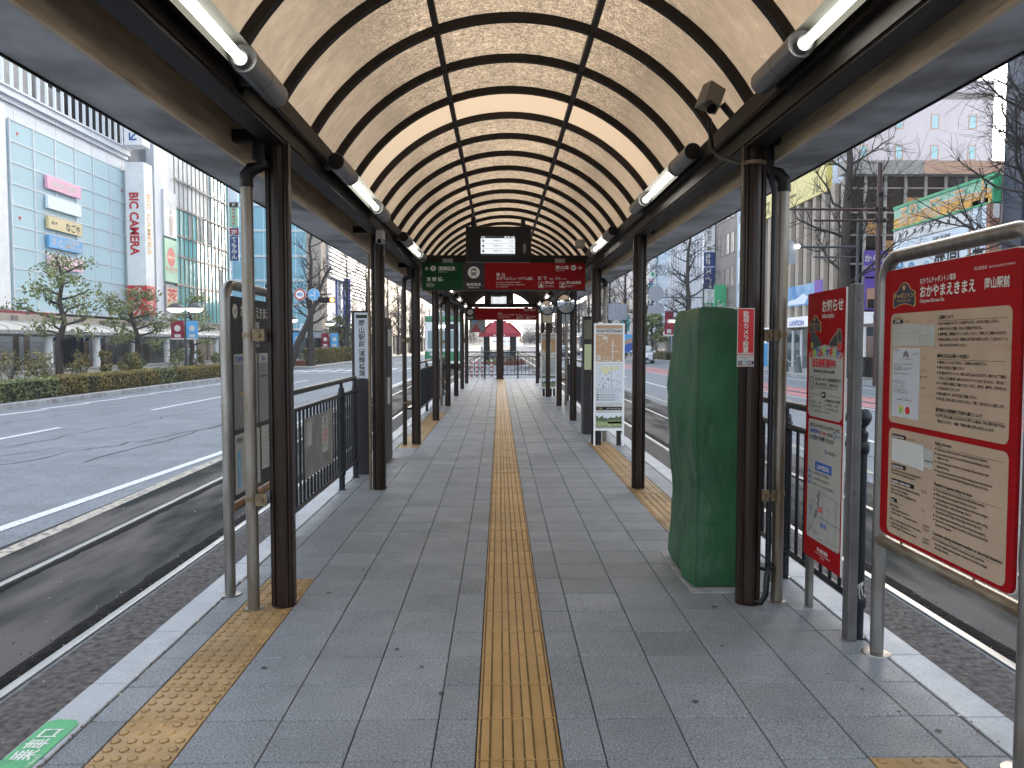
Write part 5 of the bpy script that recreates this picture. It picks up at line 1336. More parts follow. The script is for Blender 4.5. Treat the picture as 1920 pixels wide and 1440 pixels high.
# --- white map stand
def map_stand(x, y, label, faded=False):
    t = thing('map_stand', (x + .21, y, 0), label, 'map stand', 'tourist map stands')
    W, H = .428, 1.50
    F = (Vector((x, y, .212)), X, Z)
    b = MB()
    for (a, c, d, e) in ((0, 0, .026, H), (W - .026, 0, W, H), (.026, 0, W - .026, .026), (.026, H - .026, W - .026, H), (.026, .945, W - .026, .962)):
        b.obox(F, a, d, c, e, -.02, .006)
    b.obox(F, .0, .024, -.212, 0, -.02, .006); b.obox(F, W - .024, W, -.212, 0, -.02, .006)
    b.obox(F, .06, .12, H, H + .016, -.015, .0)
    b.build('frame', M['white'], t)
    b = MB(); b.obox(F, .026, W - .026, .026, H - .026, -.018, .0); p = b.build('panel', M['paper'], t)
    org = mat('apricot_map_print', (.46, .29, .17), .55, var=.06, scale=4) if not faded else mat('faded_apricot_print', (.42, .24, .10), .55, var=.1, scale=4)
    b = MB(); b.obox(F, .030, W - .030, .966, 1.350, .0, .002); b.obox(F, .030, W - .030, 1.43, 1.472, .0, .002); o = b.build('upper_map', org, t)
    b = MB(); rnd = random.Random(2)
    for i in range(12): b.rect(F, .05 + rnd.random() * .30, 1.02 + rnd.random() * .28, .05 + rnd.random() * .30 + .05, 1.02 + rnd.random() * .28 + .004, .0035) if False else None
    for k in range(9): b.rect(F, .168, 1.05 + k * .024, .172, 1.062 + k * .024, .0035)
    b.rect(F, .255, .99, .270, 1.27, .0035); b.rect(F, .235, 1.10, .34, 1.112, .0035); b.rect(F, .235, 1.19, .30, 1.198, .0035)
    b.poly(F, [(.15, 1.33), (.19, 1.30), (.185, 1.25), (.172, 1.225), (.178, 1.27), (.16, 1.30)], .0035); b.disc(F, .14, 1.295, .022, .0035, k=16)
    b.rect(F, .05, 1.325, .14, 1.335, .0035); b.poly(F, [(.05, 1.27), (.095, 1.27), (.08, 1.285), (.06, 1.28)], .0035)
    for k in range(4): b.rect(F, .042 + .014 * k, .978, .052 + .014 * k, 1.065 - .006 * (k % 2), .0035)
    for u in (.12, .16, .21): b.poly(F, [(u, .978), (u + .04, .978), (u + .034, .986), (u + .02, .998), (u + .006, .986)], .0035)
    b.poly(F, [(.31, .978), (.37, .978), (.345, 1.0)], .0035); b.rect(F, .13, 1.02, .22, 1.026, .0035)
    for k in range(4): b.poly(F, [(.06 + .02 * k, 1.15 + .02 * k), (.063 + .02 * k, 1.149 + .02 * k), (.085 + .02 * k, 1.20 + .02 * k), (.082 + .02 * k, 1.201 + .02 * k)], .0035)
    b.build('upper_map_print', M['inkwhite'], o)
    b = MB(); b.text(F, '岡山後楽園・岡山城・夢二郷土美術館', .0245, W / 2, 1.383, .003, 0, .02, 'CENTER', .86); b.text(F, 'ぶらり路面電車めぐり', .014, W / 2, 1.412, .003, 0, 0, 'CENTER'); b.build('heading_lettering', M['ink'], p)
    ylw = mat('pale_yellow_print', (.66, .64, .40), .6); blu = mat('pale_blue_map', (.60, .655, .72), .6, var=.03, scale=5)
    b = MB(); b.obox(F, .032, W - .032, .395, .935, .0, .002); lm = b.build('lower_map', blu if not faded else M['paper2'], t)
    b = MB(); b.poly(F, [(.10, .90), (.34, .90), (.36, .86), (.22, .84), (.19, .79), (.13, .80), (.09, .85)], .0035); b.build('map_district', ylw, lm)
    b = MB(); rnd = random.Random(8)
    for i in range(26):
        u, v = rnd.uniform(.045, .35), rnd.uniform(.60, .91); b.rect(F, u, v, u + rnd.uniform(.012, .035), v + .005, .0038)
    for i in range(6):
        u, v = rnd.uniform(.05, .34), rnd.uniform(.62, .90); b.disc(F, u, v, rnd.uniform(.008, .014), .0038, k=12)
    b.rect(F, .245, .60, .249, .90, .0037); b.rect(F, .05, .70, .38, .703, .0037)
    for r_ in range(5):
        for c_ in range(9): b.rect(F, .042 + c_ * .040, .535 + r_ * .015, .066 + c_ * .040, .540 + r_ * .015, .0038)
    for r_ in range(3):
        for q in range(3): b.rect(F, .085, .420 + r_ * .036 + q * .009, .30 + .06 * ((q + r_) % 2), .4235 + r_ * .036 + q * .009, .0038)
        b.rect(F, .042, .420 + r_ * .036, .074, .444 + r_ * .036, .0038)
    b.build('map_print', M['inkgrey'], lm)
    b = MB(); b.obox(F, .034, W - .034, .290, .335, .0, .003); b.build('dark_band', M['black'], p)
    b = MB(); b.text(F, '後楽園', .022, .06, .304, .0045, bold=.02); b.build('gold_lettering', M['gold'], p)
    b = MB(); b.text(F, '烏城・岡山城 無料公開', .019, .18, .304, .0045); b.build('band_lettering', M['inkwhite'], p)
    b = MB(); b.text(F, 'OKAYAMA KORAKUEN GARDEN', .012, .05, .35, .003); b.text(F, '岡山後楽園 Okayama Korakuen Garden', .013, .06, .262, .003); b.build('small_lettering', M['inkgrey'], p)
    b = MB(); b.obox(F, .034, W - .034, .045, .25, .0, .002); ph = b.build('garden_picture', mat('pale_sky_print', (.62, .68, .74), .6), t)
    b = MB(); pts = [(.034, .09)]; rnd = random.Random(4)
    for i in range(30): pts.append((.034 + (W - .068) * i / 29, .165 + .035 * mnoise.noise(Vector((i * .5, 0, 0))) + .02 * rnd.random() + .03 * abs(i - 15) / 15))
    pts.append((W - .034, .09)); 
    for i in range(1, 30): b.poly(F, [(pts[i][0], .09), (pts[i + 1][0], .09), pts[i + 1], pts[i]], .0035)
    b.build('picture_trees', mat('dull_green_print', (.10, .14, .075), .7, var=.5, scale=60), ph)
    b = MB(); b.rect(F, .034, .062, W - .034, .128, .0042); b.rect(F, .20, .10, W - .034, .14, .0042); b.build('picture_lawn', mat('grass_green_print', (.30, .36, .18), .7, var=.3, scale=30), ph)
    b = MB(); b.rect(F, .034, .045, W - .034, .062, .0045); b.build('picture_caption_band', M['inkgrey'], ph)
    b = MB(); b.text(F, '岡山後楽園・旭川', .014, W / 2, .048, .006, align='CENTER'); b.build('caption_lettering', M['inkwhite'], ph)
    for u in (.055, .335):
        b = MB(); b.obox(F, u, u + .055, -.212, .02, -.10, -.03); b.build('back_leg', M['charcoal'], t)
    return t
map_stand(1.318, 10.92, 'white framed tourist map stand with an apricot map beside the third right post')
map_stand(1.13, 21.3, 'farther faded tourist map stand with a brown map below a beige box', True)
t = thing('ticket_cabinet', (1.42, 12.4, 0), 'dark grey validator cabinet with a greenish screen behind the white map stand', 'cabinet')
b = MB(); b.bbox(1.32, 1.50, 12.3, 12.6, 0, 1.86, .015); b.build('cabinet_body', M['cab'], t)
b = MB(); b.box(1.335, 1.485, 12.293, 12.30, 1.02, 1.42); b.build('cabinet_screen', mat('pale_green_display', (.45, .50, .30), .4), t)
b = MB(); b.box(1.33, 1.49, 12.294, 12.30, 1.50, 1.80); b.build('cabinet_header', mat('olive_header', (.12, .12, .075), .5), t)
t = thing('junction_box', (1.27, 20.9, 2.2), 'beige junction box hanging above the faded map stand', 'box')
b = MB(); b.bbox(1.16, 1.42, 20.9, 21.05, 1.98, 2.22, .015); b.build('box_body', mat('beige_plastic', (.42, .37, .28), .5), t)
b = MB(); b.box(1.24, 1.36, 20.95, 21.05, 0, 1.99); b.box(1.24, 1.36, 20.95, 21.05, 2.22, 2.6); b.build('support', M['brown'], t)
t = thing('hanging_tram_picture', (-.78, 28.4, 2.0), 'small hanging picture panel below the left end of the second red sign', 'sign')
b = MB(); b.bbox(-1.08, -.50, 28.2, 28.26, 1.83, 2.36, .01); b.build('panel_case', M['black'], t)
b = MB(); F = (Vector((-1.06, 28.198, 1.85)), X, Z); b.rect(F, 0, 0, .54, .49, .002); p = b.build('picture', mat('grey_street_print', (.22, .23, .25), .6, var=.3, scale=9), t)
b = MB(); b.poly(F, [(.02, .01), (.40, .01), (.26, .24), (.18, .24)], .004); b.build('red_lane_patch', mat('dull_red_print', (.30, .05, .06), .6), p)
b = MB(); b.rect(F, .10, .36, .22, .47, .004); b.build('blue_patch', M['sign_blue'], p)

# --- far end: railing, delineator posts
t = thing('end_railing', (.1, 31.85, 0), 'navy black railing across the far end of the platform', 'railing')
for z, r in ((1.09, .026), (.90, .02), (.16, .02)):
    b = MB(); b.cyl((-1.30, 31.9, z), (1.62, 31.9, z), r, n=10); b.build('rail', M['navy'], t, smooth=40)
for x in (-1.30, -.6, .75, 1.62):
    b = MB(); b.cyl((x, 31.9, 0), (x, 31.9, 1.06), .028, n=10); b.build('railing_post', M['navy'], t, smooth=40)
x = -1.16
while x < 1.6:
    b = MB(); b.cyl((x, 31.9, .16), (x, 31.9, .90), .010, n=6); b.build('baluster', M['navy'], t); x += .148
redst = mat('red_stripe_film', (.50, .05, .04), .5)
pr = None
for i, (x, y) in enumerate(((-1.42, 32.9), (-1.16, 32.75), (-.95, 33.0), (-.73, 33.1), (-.33, 33.3))):
    lab = '%s red and white striped delineator post beyond the far end of the platform' % ('leftmost', 'second from left', 'middle', 'second from right', 'rightmost')[i]
    if pr is None:
        pr = thing('delineator_post', (x, y, -.2), lab, 'marker post', 'striped delineator posts', origin=(0, 0, 0))
        b = MB(); b.lathe((0, 0, 0), [(.11, 0), (.10, .03), (.05, .05)], 14); b.build('base', redst, pr, smooth=40)
        b = MB()
        for k in range(10): b.cyl((0, 0, .05 + .09 * k), (0, 0, .14 + .09 * k), .042, n=12, m=k % 2, cap=k == 9)
        b.build('shaft', [redst, M['white']], pr, smooth=40)
    else: dup(pr, (x, y, -.2), lab)

# ------------------------------------------------------------------ vegetation builders
def grow(b, p, d, length, r, lev, rnd, kids, n, bend=.35, up=.15, minr=.006, ratio=.62):
    """one limb as a crooked tapering tube, then its side limbs"""
    segs = 4 if lev > 0 else 3
    pts = [p.copy()]; rs = [r]; q = p.copy(); dd = d.normalized()
    for i in range(segs):
        dd = (dd + Vector((rnd.gauss(0, bend), rnd.gauss(0, bend), rnd.gauss(up, bend * .6))) * .5).normalized()
        q = q + dd * (length / segs)
        pts.append(q.copy()); rs.append(max(minr * .6, r * (1 - .68 * (i + 1) / segs)))
    b.tube(pts, rs, n, cap=False)
    if lev <= 0: return
    for i in range(kids[lev]):
        t = rnd.uniform(.25, 1.0); k = min(segs - 1, int(t * segs)); f = t * segs - k
        o = pts[k].lerp(pts[k + 1], f); ax = (pts[k + 1] - pts[k]).normalized()
        side = ax.orthogonal().normalized(); side.rotate(Matrix.Rotation(rnd.uniform(0, 6.283), 3, ax))
        nd = (ax * rnd.uniform(.35, .9) + side * rnd.uniform(.5, 1.0)).normalized()
        grow(b, o, nd, length * ratio * rnd.uniform(.6, 1.1), max(minr, rs[k] * .55), lev - 1, rnd, kids, max(3, n - 1), bend, up, minr, ratio)
def bare_tree(name, loc, h, r, label, seed, group=None, lean=(0, 0), limbs=11, kids=(0, 5, 6), lo=.30, reach=.30, minr=.008, origin=None, upright=False, thick=.42):
    rnd = random.Random(seed)
    t = thing(name, loc, label, 'tree', group, origin=origin)
    L = Vector(loc) if origin is None else Vector(origin)
    pts, rs = [], []
    for i in range(9):
        f = i / 8
        pts.append(L + Vector((lean[0] * f + rnd.gauss(0, .05) * f * r * 6, lean[1] * f + rnd.gauss(0, .05) * f * r * 6, h * f)))
        rs.append(r * (1.25 - .25 * min(1, f * 6)) * (1 - .78 * f) + .01)
    b = MB(); b.tube(pts, rs, 12)
    b.build('trunk', M['bark'], t, smooth=60)
    b = MB()
    for i in range(limbs):
        f = lo + (1 - lo) * (i + rnd.uniform(0, .8)) / limbs; k = min(7, int(f * 8)); o = pts[k].lerp(pts[k + 1], f * 8 - k)
        a = i * 2.4 + rnd.uniform(-.5, .5)
        d = Vector((math.cos(a), math.sin(a), rnd.uniform(.25, .9) if not upright else rnd.uniform(.6, 1.4)))
        grow(b, o, d, h * reach * (1.15 - .55 * f) * rnd.uniform(.75, 1.2), max(.02, rs[k] * thick), 2, rnd, kids, 6, .38, .14, minr)
    b.build('crown', M['twig'], t, smooth=60)
    return t
def leaf_quads(b, c, rad, num, size, rnd, flat=1.0):
    for i in range(num):
        while True:
            p = Vector((rnd.uniform(-1, 1), rnd.uniform(-1, 1), rnd.uniform(-1, 1)))
            if p.length < 1: break
        p = Vector(c) + Vector((p.x * rad, p.y * rad, p.z * rad * flat))
        a = Vector((rnd.gauss(0, 1), rnd.gauss(0, 1), rnd.gauss(0, .6))).normalized(); u = a.orthogonal().normalized(); u.rotate(Matrix.Rotation(rnd.uniform(0, 6.28), 3, a)); v = a.cross(u)
        s = size * rnd.uniform(.6, 1.3)
        b.add([p - u * s, p + v * s * .45, p + u * s, p - v * s * .45], [(0, 1, 2, 3)])
def evergreen(loc, h, spread, label, seed, group, leafm, nl=15, size=.085, per=75):
    rnd = random.Random(seed)
    t = thing('evergreen_tree', loc, label, 'tree', group); L = Vector(loc)
    pts = [L + Vector((rnd.gauss(0, .04) * i, rnd.gauss(0, .04) * i, h * i / 6)) for i in range(7)]; rs = [.17, .14, .125, .11, .09, .06, .03]
    b = MB(); b.tube(pts, rs, 10)
    ends = []
    for i in range(nl):
        f = .36 + .60 * i / nl; k = min(5, int(f * 6)); o = pts[k].lerp(pts[k + 1], f * 6 - k); a = i * 2.4 + rnd.uniform(-.4, .4)
        ln = spread * (1.05 - .55 * max(0, f - .45) / .55) * rnd.uniform(.75, 1.15) * (.75 if f < .45 else 1)
        p1 = o + Vector((math.cos(a) * ln * .5, math.sin(a) * ln * .5, .10 * ln + .05)); p2 = o + Vector((math.cos(a + .25) * ln, math.sin(a + .25) * ln, .25 * ln + rnd.uniform(-.1, .2)))
        b.tube([o, p1, p2], [.05, .04, .018], 6); ends += [(p1.lerp(p2, .45), .8), (p2, 1.0), (p1.lerp(p2, .75) + Vector((rnd.gauss(0, .2), rnd.gauss(0, .2), .12)), .9)]
    ends.append((pts[-1], 1.0))
    b.build('trunk', M['bark'], t, smooth=60)
    b = MB()
    for e, k in ends: leaf_quads(b, e, spread * .34 * k, int(per * k), size, rnd, .62)
    b.build('crown', leafm, t)
    return t
def shrub(loc, r, h, label, seed, leafm, num=420, size=.07):
    rnd = random.Random(seed)
    t = thing('shrub', loc, label, 'shrub', 'shrubs behind the left hedge'); L = Vector(loc)
    b = MB()
    for i in range(7):
        a = rnd.uniform(0, 6.28); b.tube([L, L + Vector((math.cos(a) * r * .4, math.sin(a) * r * .4, h * .5)), L + Vector((math.cos(a) * r * .8, math.sin(a) * r * .8, h * rnd.uniform(.7, 1)))], [.015, .012, .006], 4)
    b.build('stems', M['twig'], t)
    b = MB()
    for i in range(12):
        a = rnd.uniform(0, 6.28); q = rnd.uniform(.1, .75)
        leaf_quads(b, L + Vector((math.cos(a) * r * q, math.sin(a) * r * q, h * rnd.uniform(.35, .95))), r * .38, num // 12, size, rnd, .8)
    b.build('foliage', leafm, t)
    return t
def hedge(x0, x1, y0, y1, z0, z1, label, seed, per=170, size=.05, leafm=None):
    rnd = random.Random(seed)
    t = thing('hedge', ((x0 + x1) / 2, (y0 + y1) / 2, z0), label, 'hedge', 'clipped hedges along the avenue')
    b = MB(); b.box(x0 + .06, x1 - .06, y0 + .05, y1 - .05, z0, z1 - .06); b.build('branches', mat('hedge_core', (.02, .022, .012), .9), t)
    b = MB()
    def cov(o, u, v, nrm, area):
        for i in range(int(area * per)):
            p = Vector(o) + Vector(u) * rnd.random() + Vector(v) * rnd.random()
            bulge = .05 * mnoise.noise(p * 1.3) + .03 * mnoise.noise(p * 4)
            p += Vector(nrm) * (rnd.uniform(-.06, .03) + bulge)
            a = (Vector(nrm) * .6 + Vector((rnd.gauss(0, 1), rnd.gauss(0, 1), rnd.gauss(0, 1)))).normalized(); uu = a.orthogonal().normalized(); vv = a.cross(uu); s = size * rnd.uniform(.6, 1.3)
            b.add([p - uu * s, p + vv * s * .55, p + uu * s, p - vv * s * .55], [(0, 1, 2, 3)])
    w, l, hh = x1 - x0, y1 - y0, z1 - z0
    sx = x1 if x1 < 0 else x0
    cov((sx, y0, z0), (0, l, 0), (0, 0, hh), (1 if x1 < 0 else -1, 0, 0), l * hh)
    cov((x0, y0, z1), (w, 0, 0), (0, l, 0), (0, 0, 1), w * l)
    cov((x0, y0, z0), (w, 0, 0), (0, 0, hh), (0, -1, 0), w * hh)
    b.build('leaves', leafm or M['leafb'], t)
    return t

# ------------------------------------------------------------------ left side: hedge, shrubs, trees, arcade
struct(MB().box(-18.6, -14.14, 5, 46.0, -.5, -.262).build('planting_bed', M['soil']))
segs = [(12, 25.5, 'leaf'), (25.5, 29.5, 'leafb'), (29.5, 33.0, 'leafb'), (33.0, 34.6, 'leaf'), (34.6, 45.6, 'leafb')]
for i, (a, c, m) in enumerate(segs):
    hedge(-15.05, -14.20, a, c, -.27, .33 + .02 * (i % 2), ['dark green clipped hedge nearest the camera along the left kerb', 'olive brown clipped hedge in front of the first pruned tree', 'olive brown clipped hedge between the first and second pruned trees', 'short dark green stretch of hedge below the second pruned tree', 'olive brown clipped hedge running past the third pruned tree'][i], i, leafm=M[m], per=380, size=.040)
hedge(-15.9, -14.9, 63.5, 84, -.28, 1.02, 'taller clipped hedge beyond the side street behind the leaning tree', 21, per=110, size=.08)
evergreen((-17.4, 31.3, -.25), 5.0, 1.55, 'tallest pruned evergreen street tree behind the hedge, leftmost of three', 3, 'pruned evergreen trees behind the hedge', M['leaf'], 15, .085, 38)
evergreen((-17.5, 38.1, -.25), 4.2, 1.5, 'bushy pruned evergreen street tree in front of the tall red lettered sign', 8, 'pruned evergreen trees behind the hedge', M['leaf'], 15, .085, 52)
evergreen((-17.5, 45.0, -.25), 4.4, 1.25, 'thin pruned evergreen street tree beside the twin street lamp', 14, 'pruned evergreen trees behind the hedge', M['leaf'], 12, .08, 42)
for i, (x, y, r, h, m, lab) in enumerate(((-17.2, 27.5, .9, 1.35, 'leafr', 'reddish leaved shrub at the left edge behind the hedge'), (-17.4, 30.0, .8, 1.25, 'leafr', 'yellowish shrub just left of the tallest pruned tree'), (-17.4, 32.8, .7, 1.25, 'leafr', 'open twiggy shrub just right of the tallest pruned tree'), (-17.4, 35.0, .35, 1.3, 'leafr', 'thin upright shrub by the arcade column'),
        (-17.3, 36.8, .6, 1.15, 'leafb', 'yellow green rounded shrub left of the bushy pruned tree'), (-17.3, 37.6, .55, 1.15, 'leaf', 'dark green shrub at the foot of the bushy pruned tree'), (-17.5, 43.2, .9, 1.3, 'leaf', 'dark green spreading shrub left of the thin pruned tree'), (-17.6, 46.2, .5, 1.25, 'leafr', 'pale twiggy shrub right of the thin pruned tree'), (-17.2, 48.0, .6, 1.2, 'leaf', 'dark shrub at the end of the planting bed by the station board'))):
    shrub((x, y, -.22), r, h, lab, 30 + i, M[m])
# covered arcade along the shops
A = thing('arcade', (-22.5, 44, -.3), 'covered arcade with a curved pale roof and white columns before the shops', 'arcade')
b = MB(); n = 10
for k in range(31):
    y0_, y1_ = 22 + k * 1.5, 22 + (k + 1) * 1.5 - .03
    vs = []
    for yy in (y0_, y1_):
        for i in range(n + 1):
            a = math.pi * .5 * i / n; vs.append((-21.0 - 3.6 * (1 - math.cos(a)) * 1.0 - .0, yy, 2.02 + .52 * math.sin(a)))
    b.add(vs, [(i, i + 1, n + 2 + i, n + 1 + i) for i in range(n)])
b.build('roof_sheet', M['arcroof'], A, smooth=60)
b = MB()
for k in range(32): 
    pts = [(-21.0 - 3.6 * (1 - math.cos(math.pi * .5 * i / n)), 22 + k * 1.5 - .015, 2.03 + .52 * math.sin(math.pi * .5 * i / n)) for i in range(n + 1)]
    b.tube(pts, .03, 5)
b.build('roof_ribs', M['concrete'], A)
b = MB(); b.box(-21.06, -20.96, 22, 68.5, 1.86, 2.03); b.box(-21.5, -21.3, 22, 68.5, 1.74, 1.86); b.build('eave_beam', M['kerbfar'], A)
for k in range(11):
    y = 24.4 + k * 4.4
    b = MB(); b.cyl((-21.4, y, -.3), (-21.4, y, 1.75), .19, n=16); b.lathe((-21.4, y, 1.70), [(.2, 0), (.3, .04), (.3, .10)], 16); b.build('column', M['white'], A, smooth=40)
b = MB(); b.box(-21.3, -21.05, 22, 67.5, -.4, .16); b.box(-21.35, -21.0, 22, 67.5, .16, .22); b.build('low_wall', M['concrete'], A)
b = MB(); b.box(-24.6, -21.0, 22, 68.4, -.5, -.27); b.build('arcade_floor', M['pavement'], A)
# shop fronts under the arcade
SH = thing('shop_row', (-25, 44, -.3), 'row of shop fronts with posters and pale shutters below the glass department store', 'shop')
b = MB(); b.box(-26.2, -25.2, 22, 76, -.4, 3.0); b.build('wall', M['beige'], SH)
pil = mat('grey_brown_pilaster', (.20, .18, .165), .7)
for k in range(18):
    y = 23 + k * 3.0; b = MB(); b.box(-25.2, -25.14, y, y + .5, -.3, 2.9); b.build('pilaster', pil, SH)
wm = mat('pale_shutter', (.80, .86, .90), .12, spec=.9, var=.06, scale=3)
for k, (y, w, m, nm) in enumerate(((33.0, 2.4, 'sh', 'shutter'), (36.0, 2.3, 'po', 'poster_window'), (39.0, 2.4, 'sh', 'shutter'), (42.0, 2.4, 'sh', 'shutter'), (45.0, 2.4, 'gr', 'grille_gate'), (48.0, 2.4, 'po', 'poster_window'), (51, 2.4, 'gl', 'shop_window'), (54, 2.4, 'gl', 'shop_window'), (57, 2.4, 'gl', 'shop_window'), (60, 2.4, 'gl', 'shop_window'), (63, 2.4, 'gl', 'shop_window'))):
    F = FR((-25.18, y + .55, -.2), '+x'); b = MB()
    b.obox(F, 0, w - .05, 0, 2.2, -.02, .03, 0)
    if m == 'sh':
        for q in range(9): b.obox(F, .05, w - .1, .15 + q * .22, .16 + q * .22, .03, .036, 1)
    if m == 'gr':
        for q in range(14): b.obox(F, .08 + q * .165, .12 + q * .165, 0, 2.2, .03, .06, 1)
    w_ = b.build(nm, [{'sh': wm, 'po': M['paperblue'], 'gr': M['dark'], 'gl': mat('lit_shop_glass', (.34, .36, .36), .15, var=.4, scale=1.2)}[m], M['sign_grey']], SH)
    if m == 'po':
        b = MB(); cols = [M['sign_orange'], M['sign_blue'], M['sign_pink'], M['sign_sage']]
        for q in range(6): b.rect(F, .5 + (q % 2) * .75, .65 + (q // 2) * .5, 1.1 + (q % 2) * .75, 1.05 + (q // 2) * .5, .035, q % 4)
        b.rect(F, .1, .05, w - .2, .45, .035, 4); b.build('poster', cols + [M['sign_red']], w_)
b = MB(); b.box(-25.1, -24.9, 44.6, 46.0, 1.62, 1.92); b.box(-25.1, -24.9, 46.8, 48.2, 1.62, 1.92); b.build('navy_sign', M['sign_navy'], SH)
b = MB(); b.box(-26.15, -25.95, 24, 46.5, 2.6, 3.2); b.build('red_fascia', M['sign_maroon'], SH)
b = MB(); b.box(-26.15, -25.95, 46.5, 56, 2.6, 3.2); b.build('dark_fascia', M['dark'], SH)

# ------------------------------------------------------------------ left buildings
def windows(t, F, us, vs, w, h, frame, glass, name='window', fw=.08, proud=.05):
    o, r, u = F; first = None
    for a in us:
        for c in vs:
            if first is None:
                b = MB(); b.obox(F, a, a + w, c, c + fw, 0, proud, 0); b.obox(F, a, a + w, c + h - fw, c + h, 0, proud, 0); b.obox(F, a, a + fw, c + fw, c + h - fw, 0, proud, 0); b.obox(F, a + w - fw, a + w, c + fw, c + h - fw, 0, proud, 0)
                if w > .9: b.obox(F, a + w / 2 - fw * .35, a + w / 2 + fw * .35, c + fw, c + h - fw, .0, proud * .8, 0)
                b.obox(F, a + fw, a + w - fw, c + fw, c + h - fw, 0, .012, 1)
                first = (b.build(name, [frame, glass], t), a, c)
            else:
                d = r * (a - first[1]) + u * (c - first[2]); part_copy(first[0], d.x, d.y, d.z)
def fr(a, c, n): return [a + (c - a) * i / n for i in range(n)]

B1 = thing('department_store', (-31, 44, 0), 'pale department store with a grid of light blue glass panels and tenant signs', 'building')
b = MB(); b.box(-46, -26.1, 24, 56.3, -.4, 14.6); b.build('wall', M['cladding'], B1)
F = FR((-26, 24, 0), '+x')
b = MB(); b.obox(F, 18.6, 31.4, 3.25, 13.35, -.09, .02); gp = b.build('glass_panels', M['glasspale'], B1)
b = MB()
for i in range(7): u = 18.6 + i * 12.8 / 6; b.obox(F, u - .05, u + .05, 3.2, 13.4, .02, .07)
for i in range(10): v = 3.25 + i * 10.1 / 9; b.obox(F, 18.55, 31.45, v - .04, v + .04, .02, .06)
b.build('mullion_grid', M['mullion'], B1)
b = MB()
for u, v in ((19.3, 12.7), (19.3, 8.2), (31.0, 11.9), (31.0, 7.7)): b.poly(F, [(u - .14, v + .1), (u, v - .14), (u + .14, v + .1)], .03)
b.build('fire_access_mark', M['inkred'], gp)
b = MB(); b.obox(F, 0, 18.3, 3.3, 14.0, -.09, .03); b.build('white_side_panel', M['white'], B1)
b = MB(); b.obox(F, 0, 32.3, 14.55, 14.72, -.2, .10); b.obox(F, 0, 32.3, 14.95, 15.05, -.2, .16)
b.obox(F, 0, 32.3, 14.6, 14.98, -.1, .06)
b.build('parapet', M['cladding'], B1)
b = MB()
for i in range(16): b.obox(F, 2 * i + .97, 2 * i + .99, 13.4, 14.95, .061, .066)
for v in (14.2,): b.obox(F, 0, 32.3, v, v + .02, -.09, .045)
b.build('panel_joints', M['sign_grey'], B1)
for k in range(22):
    u = 14.5 + k * .82
    b = MB(); b.obox(F, u, u + .10, 15.05, 19.5, -.35, -.20); b.build('roof_screen_post', M['mullion'], B1)
b = MB(); b.obox(F, 0, 32.3, 19.4, 19.55, -.4, -.15); b.build('roof_screen_rail', M['mullion'], B1)
b = MB(); b.box(-36, -29, 47.0, 50.0, 15, 19.8); b.box(-36, -29.5, 51.2, 52.4, 15, 19.0); b.box(-36, -30, 53.4, 55.5, 15, 18.5); b.box(-36, -29.5, 44.5, 46.2, 15, 17.8); b.build('rooftop_unit', M['concrete'], B1)
def tenant_sign(v, lab, m, txts):
    t = thing('tenant_sign', (-25.9, 47.4, v), lab, 'sign', 'tenant signs on the glass panels')
    F2 = FR((-25.93, 45.6, v), '+x'); b = MB(); b.obox(F2, 0, 3.6, 0, .72, .04, .20); p = b.build('sign_box', m, t)
    b = MB()
    for (s, sz, u, vv, k, xs_) in txts: b.text(F2, s, sz, u, vv, .21, k, .02, 'LEFT', xs_)
    if txts: b.build('lettering', [M['inkwhite'], M['ink'], M['sign_orange'], M['inkblue']], p)
    return t
tenant_sign(10.30, 'topmost pink tenant sign with white capital letters on the glass panels', M['sign_pink'], [('GRAN LUSSO', .46, .35, .20, 0, 1.0)])
tenant_sign(9.18, 'blank pale tenant sign below the pink lettered one', M['sign_pale'], [])
tenant_sign(8.02, 'tan tenant sign with dark brush characters', M['sign_tan'], [('居酒屋', .2, .3, .28, 1, 1), ('なごや', .55, 1.75, .12, 1, 1)])
tenant_sign(6.95, 'blue tenant sign marked 5F with white lettering', M['sign_blue'], [('5F', .48, .3, .20, 0, .9), ('C', .6, 1.0, .12, 0, .9), ('エステ脱毛専門店', .22, 1.6, .44, 0, .9), ('脱毛', .22, 1.7, .15, 2, 1), ('ラボ', .24, 2.2, .15, 0, 1), ('岡山店', .2, 2.9, .1, 0, 1)])
tenant_sign(5.80, 'lowest pale pink tenant sign half hidden by the tallest pruned tree', mat('pale_pink_sign', (.78, .52, .60), .5), [])

T = thing('vertical_shop_sign', (-25.1, 55.7, 3.4), 'tall white box sign with red vertical letters BIC CAMERA', 'sign')
b = MB(); b.bbox(-25.75, -24.45, 55.0, 56.35, 5.45, 13.9, .03); p = b.build('white_box', M['white'], T)
b = MB(); b.bbox(-25.77, -24.43, 54.98, 56.37, 3.4, 5.45, .03); p2 = b.build('red_box', M['sign_red'], T)
b = MB()
Fv = (Vector((-25.1, 54.985, 11.85)), -Z, X)
b.text(Fv, 'BIC CAMERA', .86, 0, -.36, .01, bold=.03, xs=.87)
b.build('lettering', M['inkred'], p)
b = MB(); Fv2 = (Vector((-24.44, 55.68, 11.85)), -Z, Y); b.text(Fv2, 'BIC CAMERA', .80, 0, -.33, .01, bold=.01, xs=.93); b.build('side_lettering', M['sign_orange'], p)
b = MB(); Fv = (Vector((-25.1, 54.97, 4.72)), X, Z); b.text(Fv, 'ビック', .7, 0, .0, .01, align='CENTER', bold=.03, vert=True); Fv2 = (Vector((-24.42, 55.68, 4.72)), Y, Z); b.text(Fv2, 'ビック', .6, 0, .0, .01, align='CENTER', bold=.03, vert=True); b.build('lettering', M['inkwhite'], p2)
T = thing('parking_sign', (-25.1, 55.6, 14.6), 'white sign with a blue down-left arrow above the tall red lettered sign', 'sign')
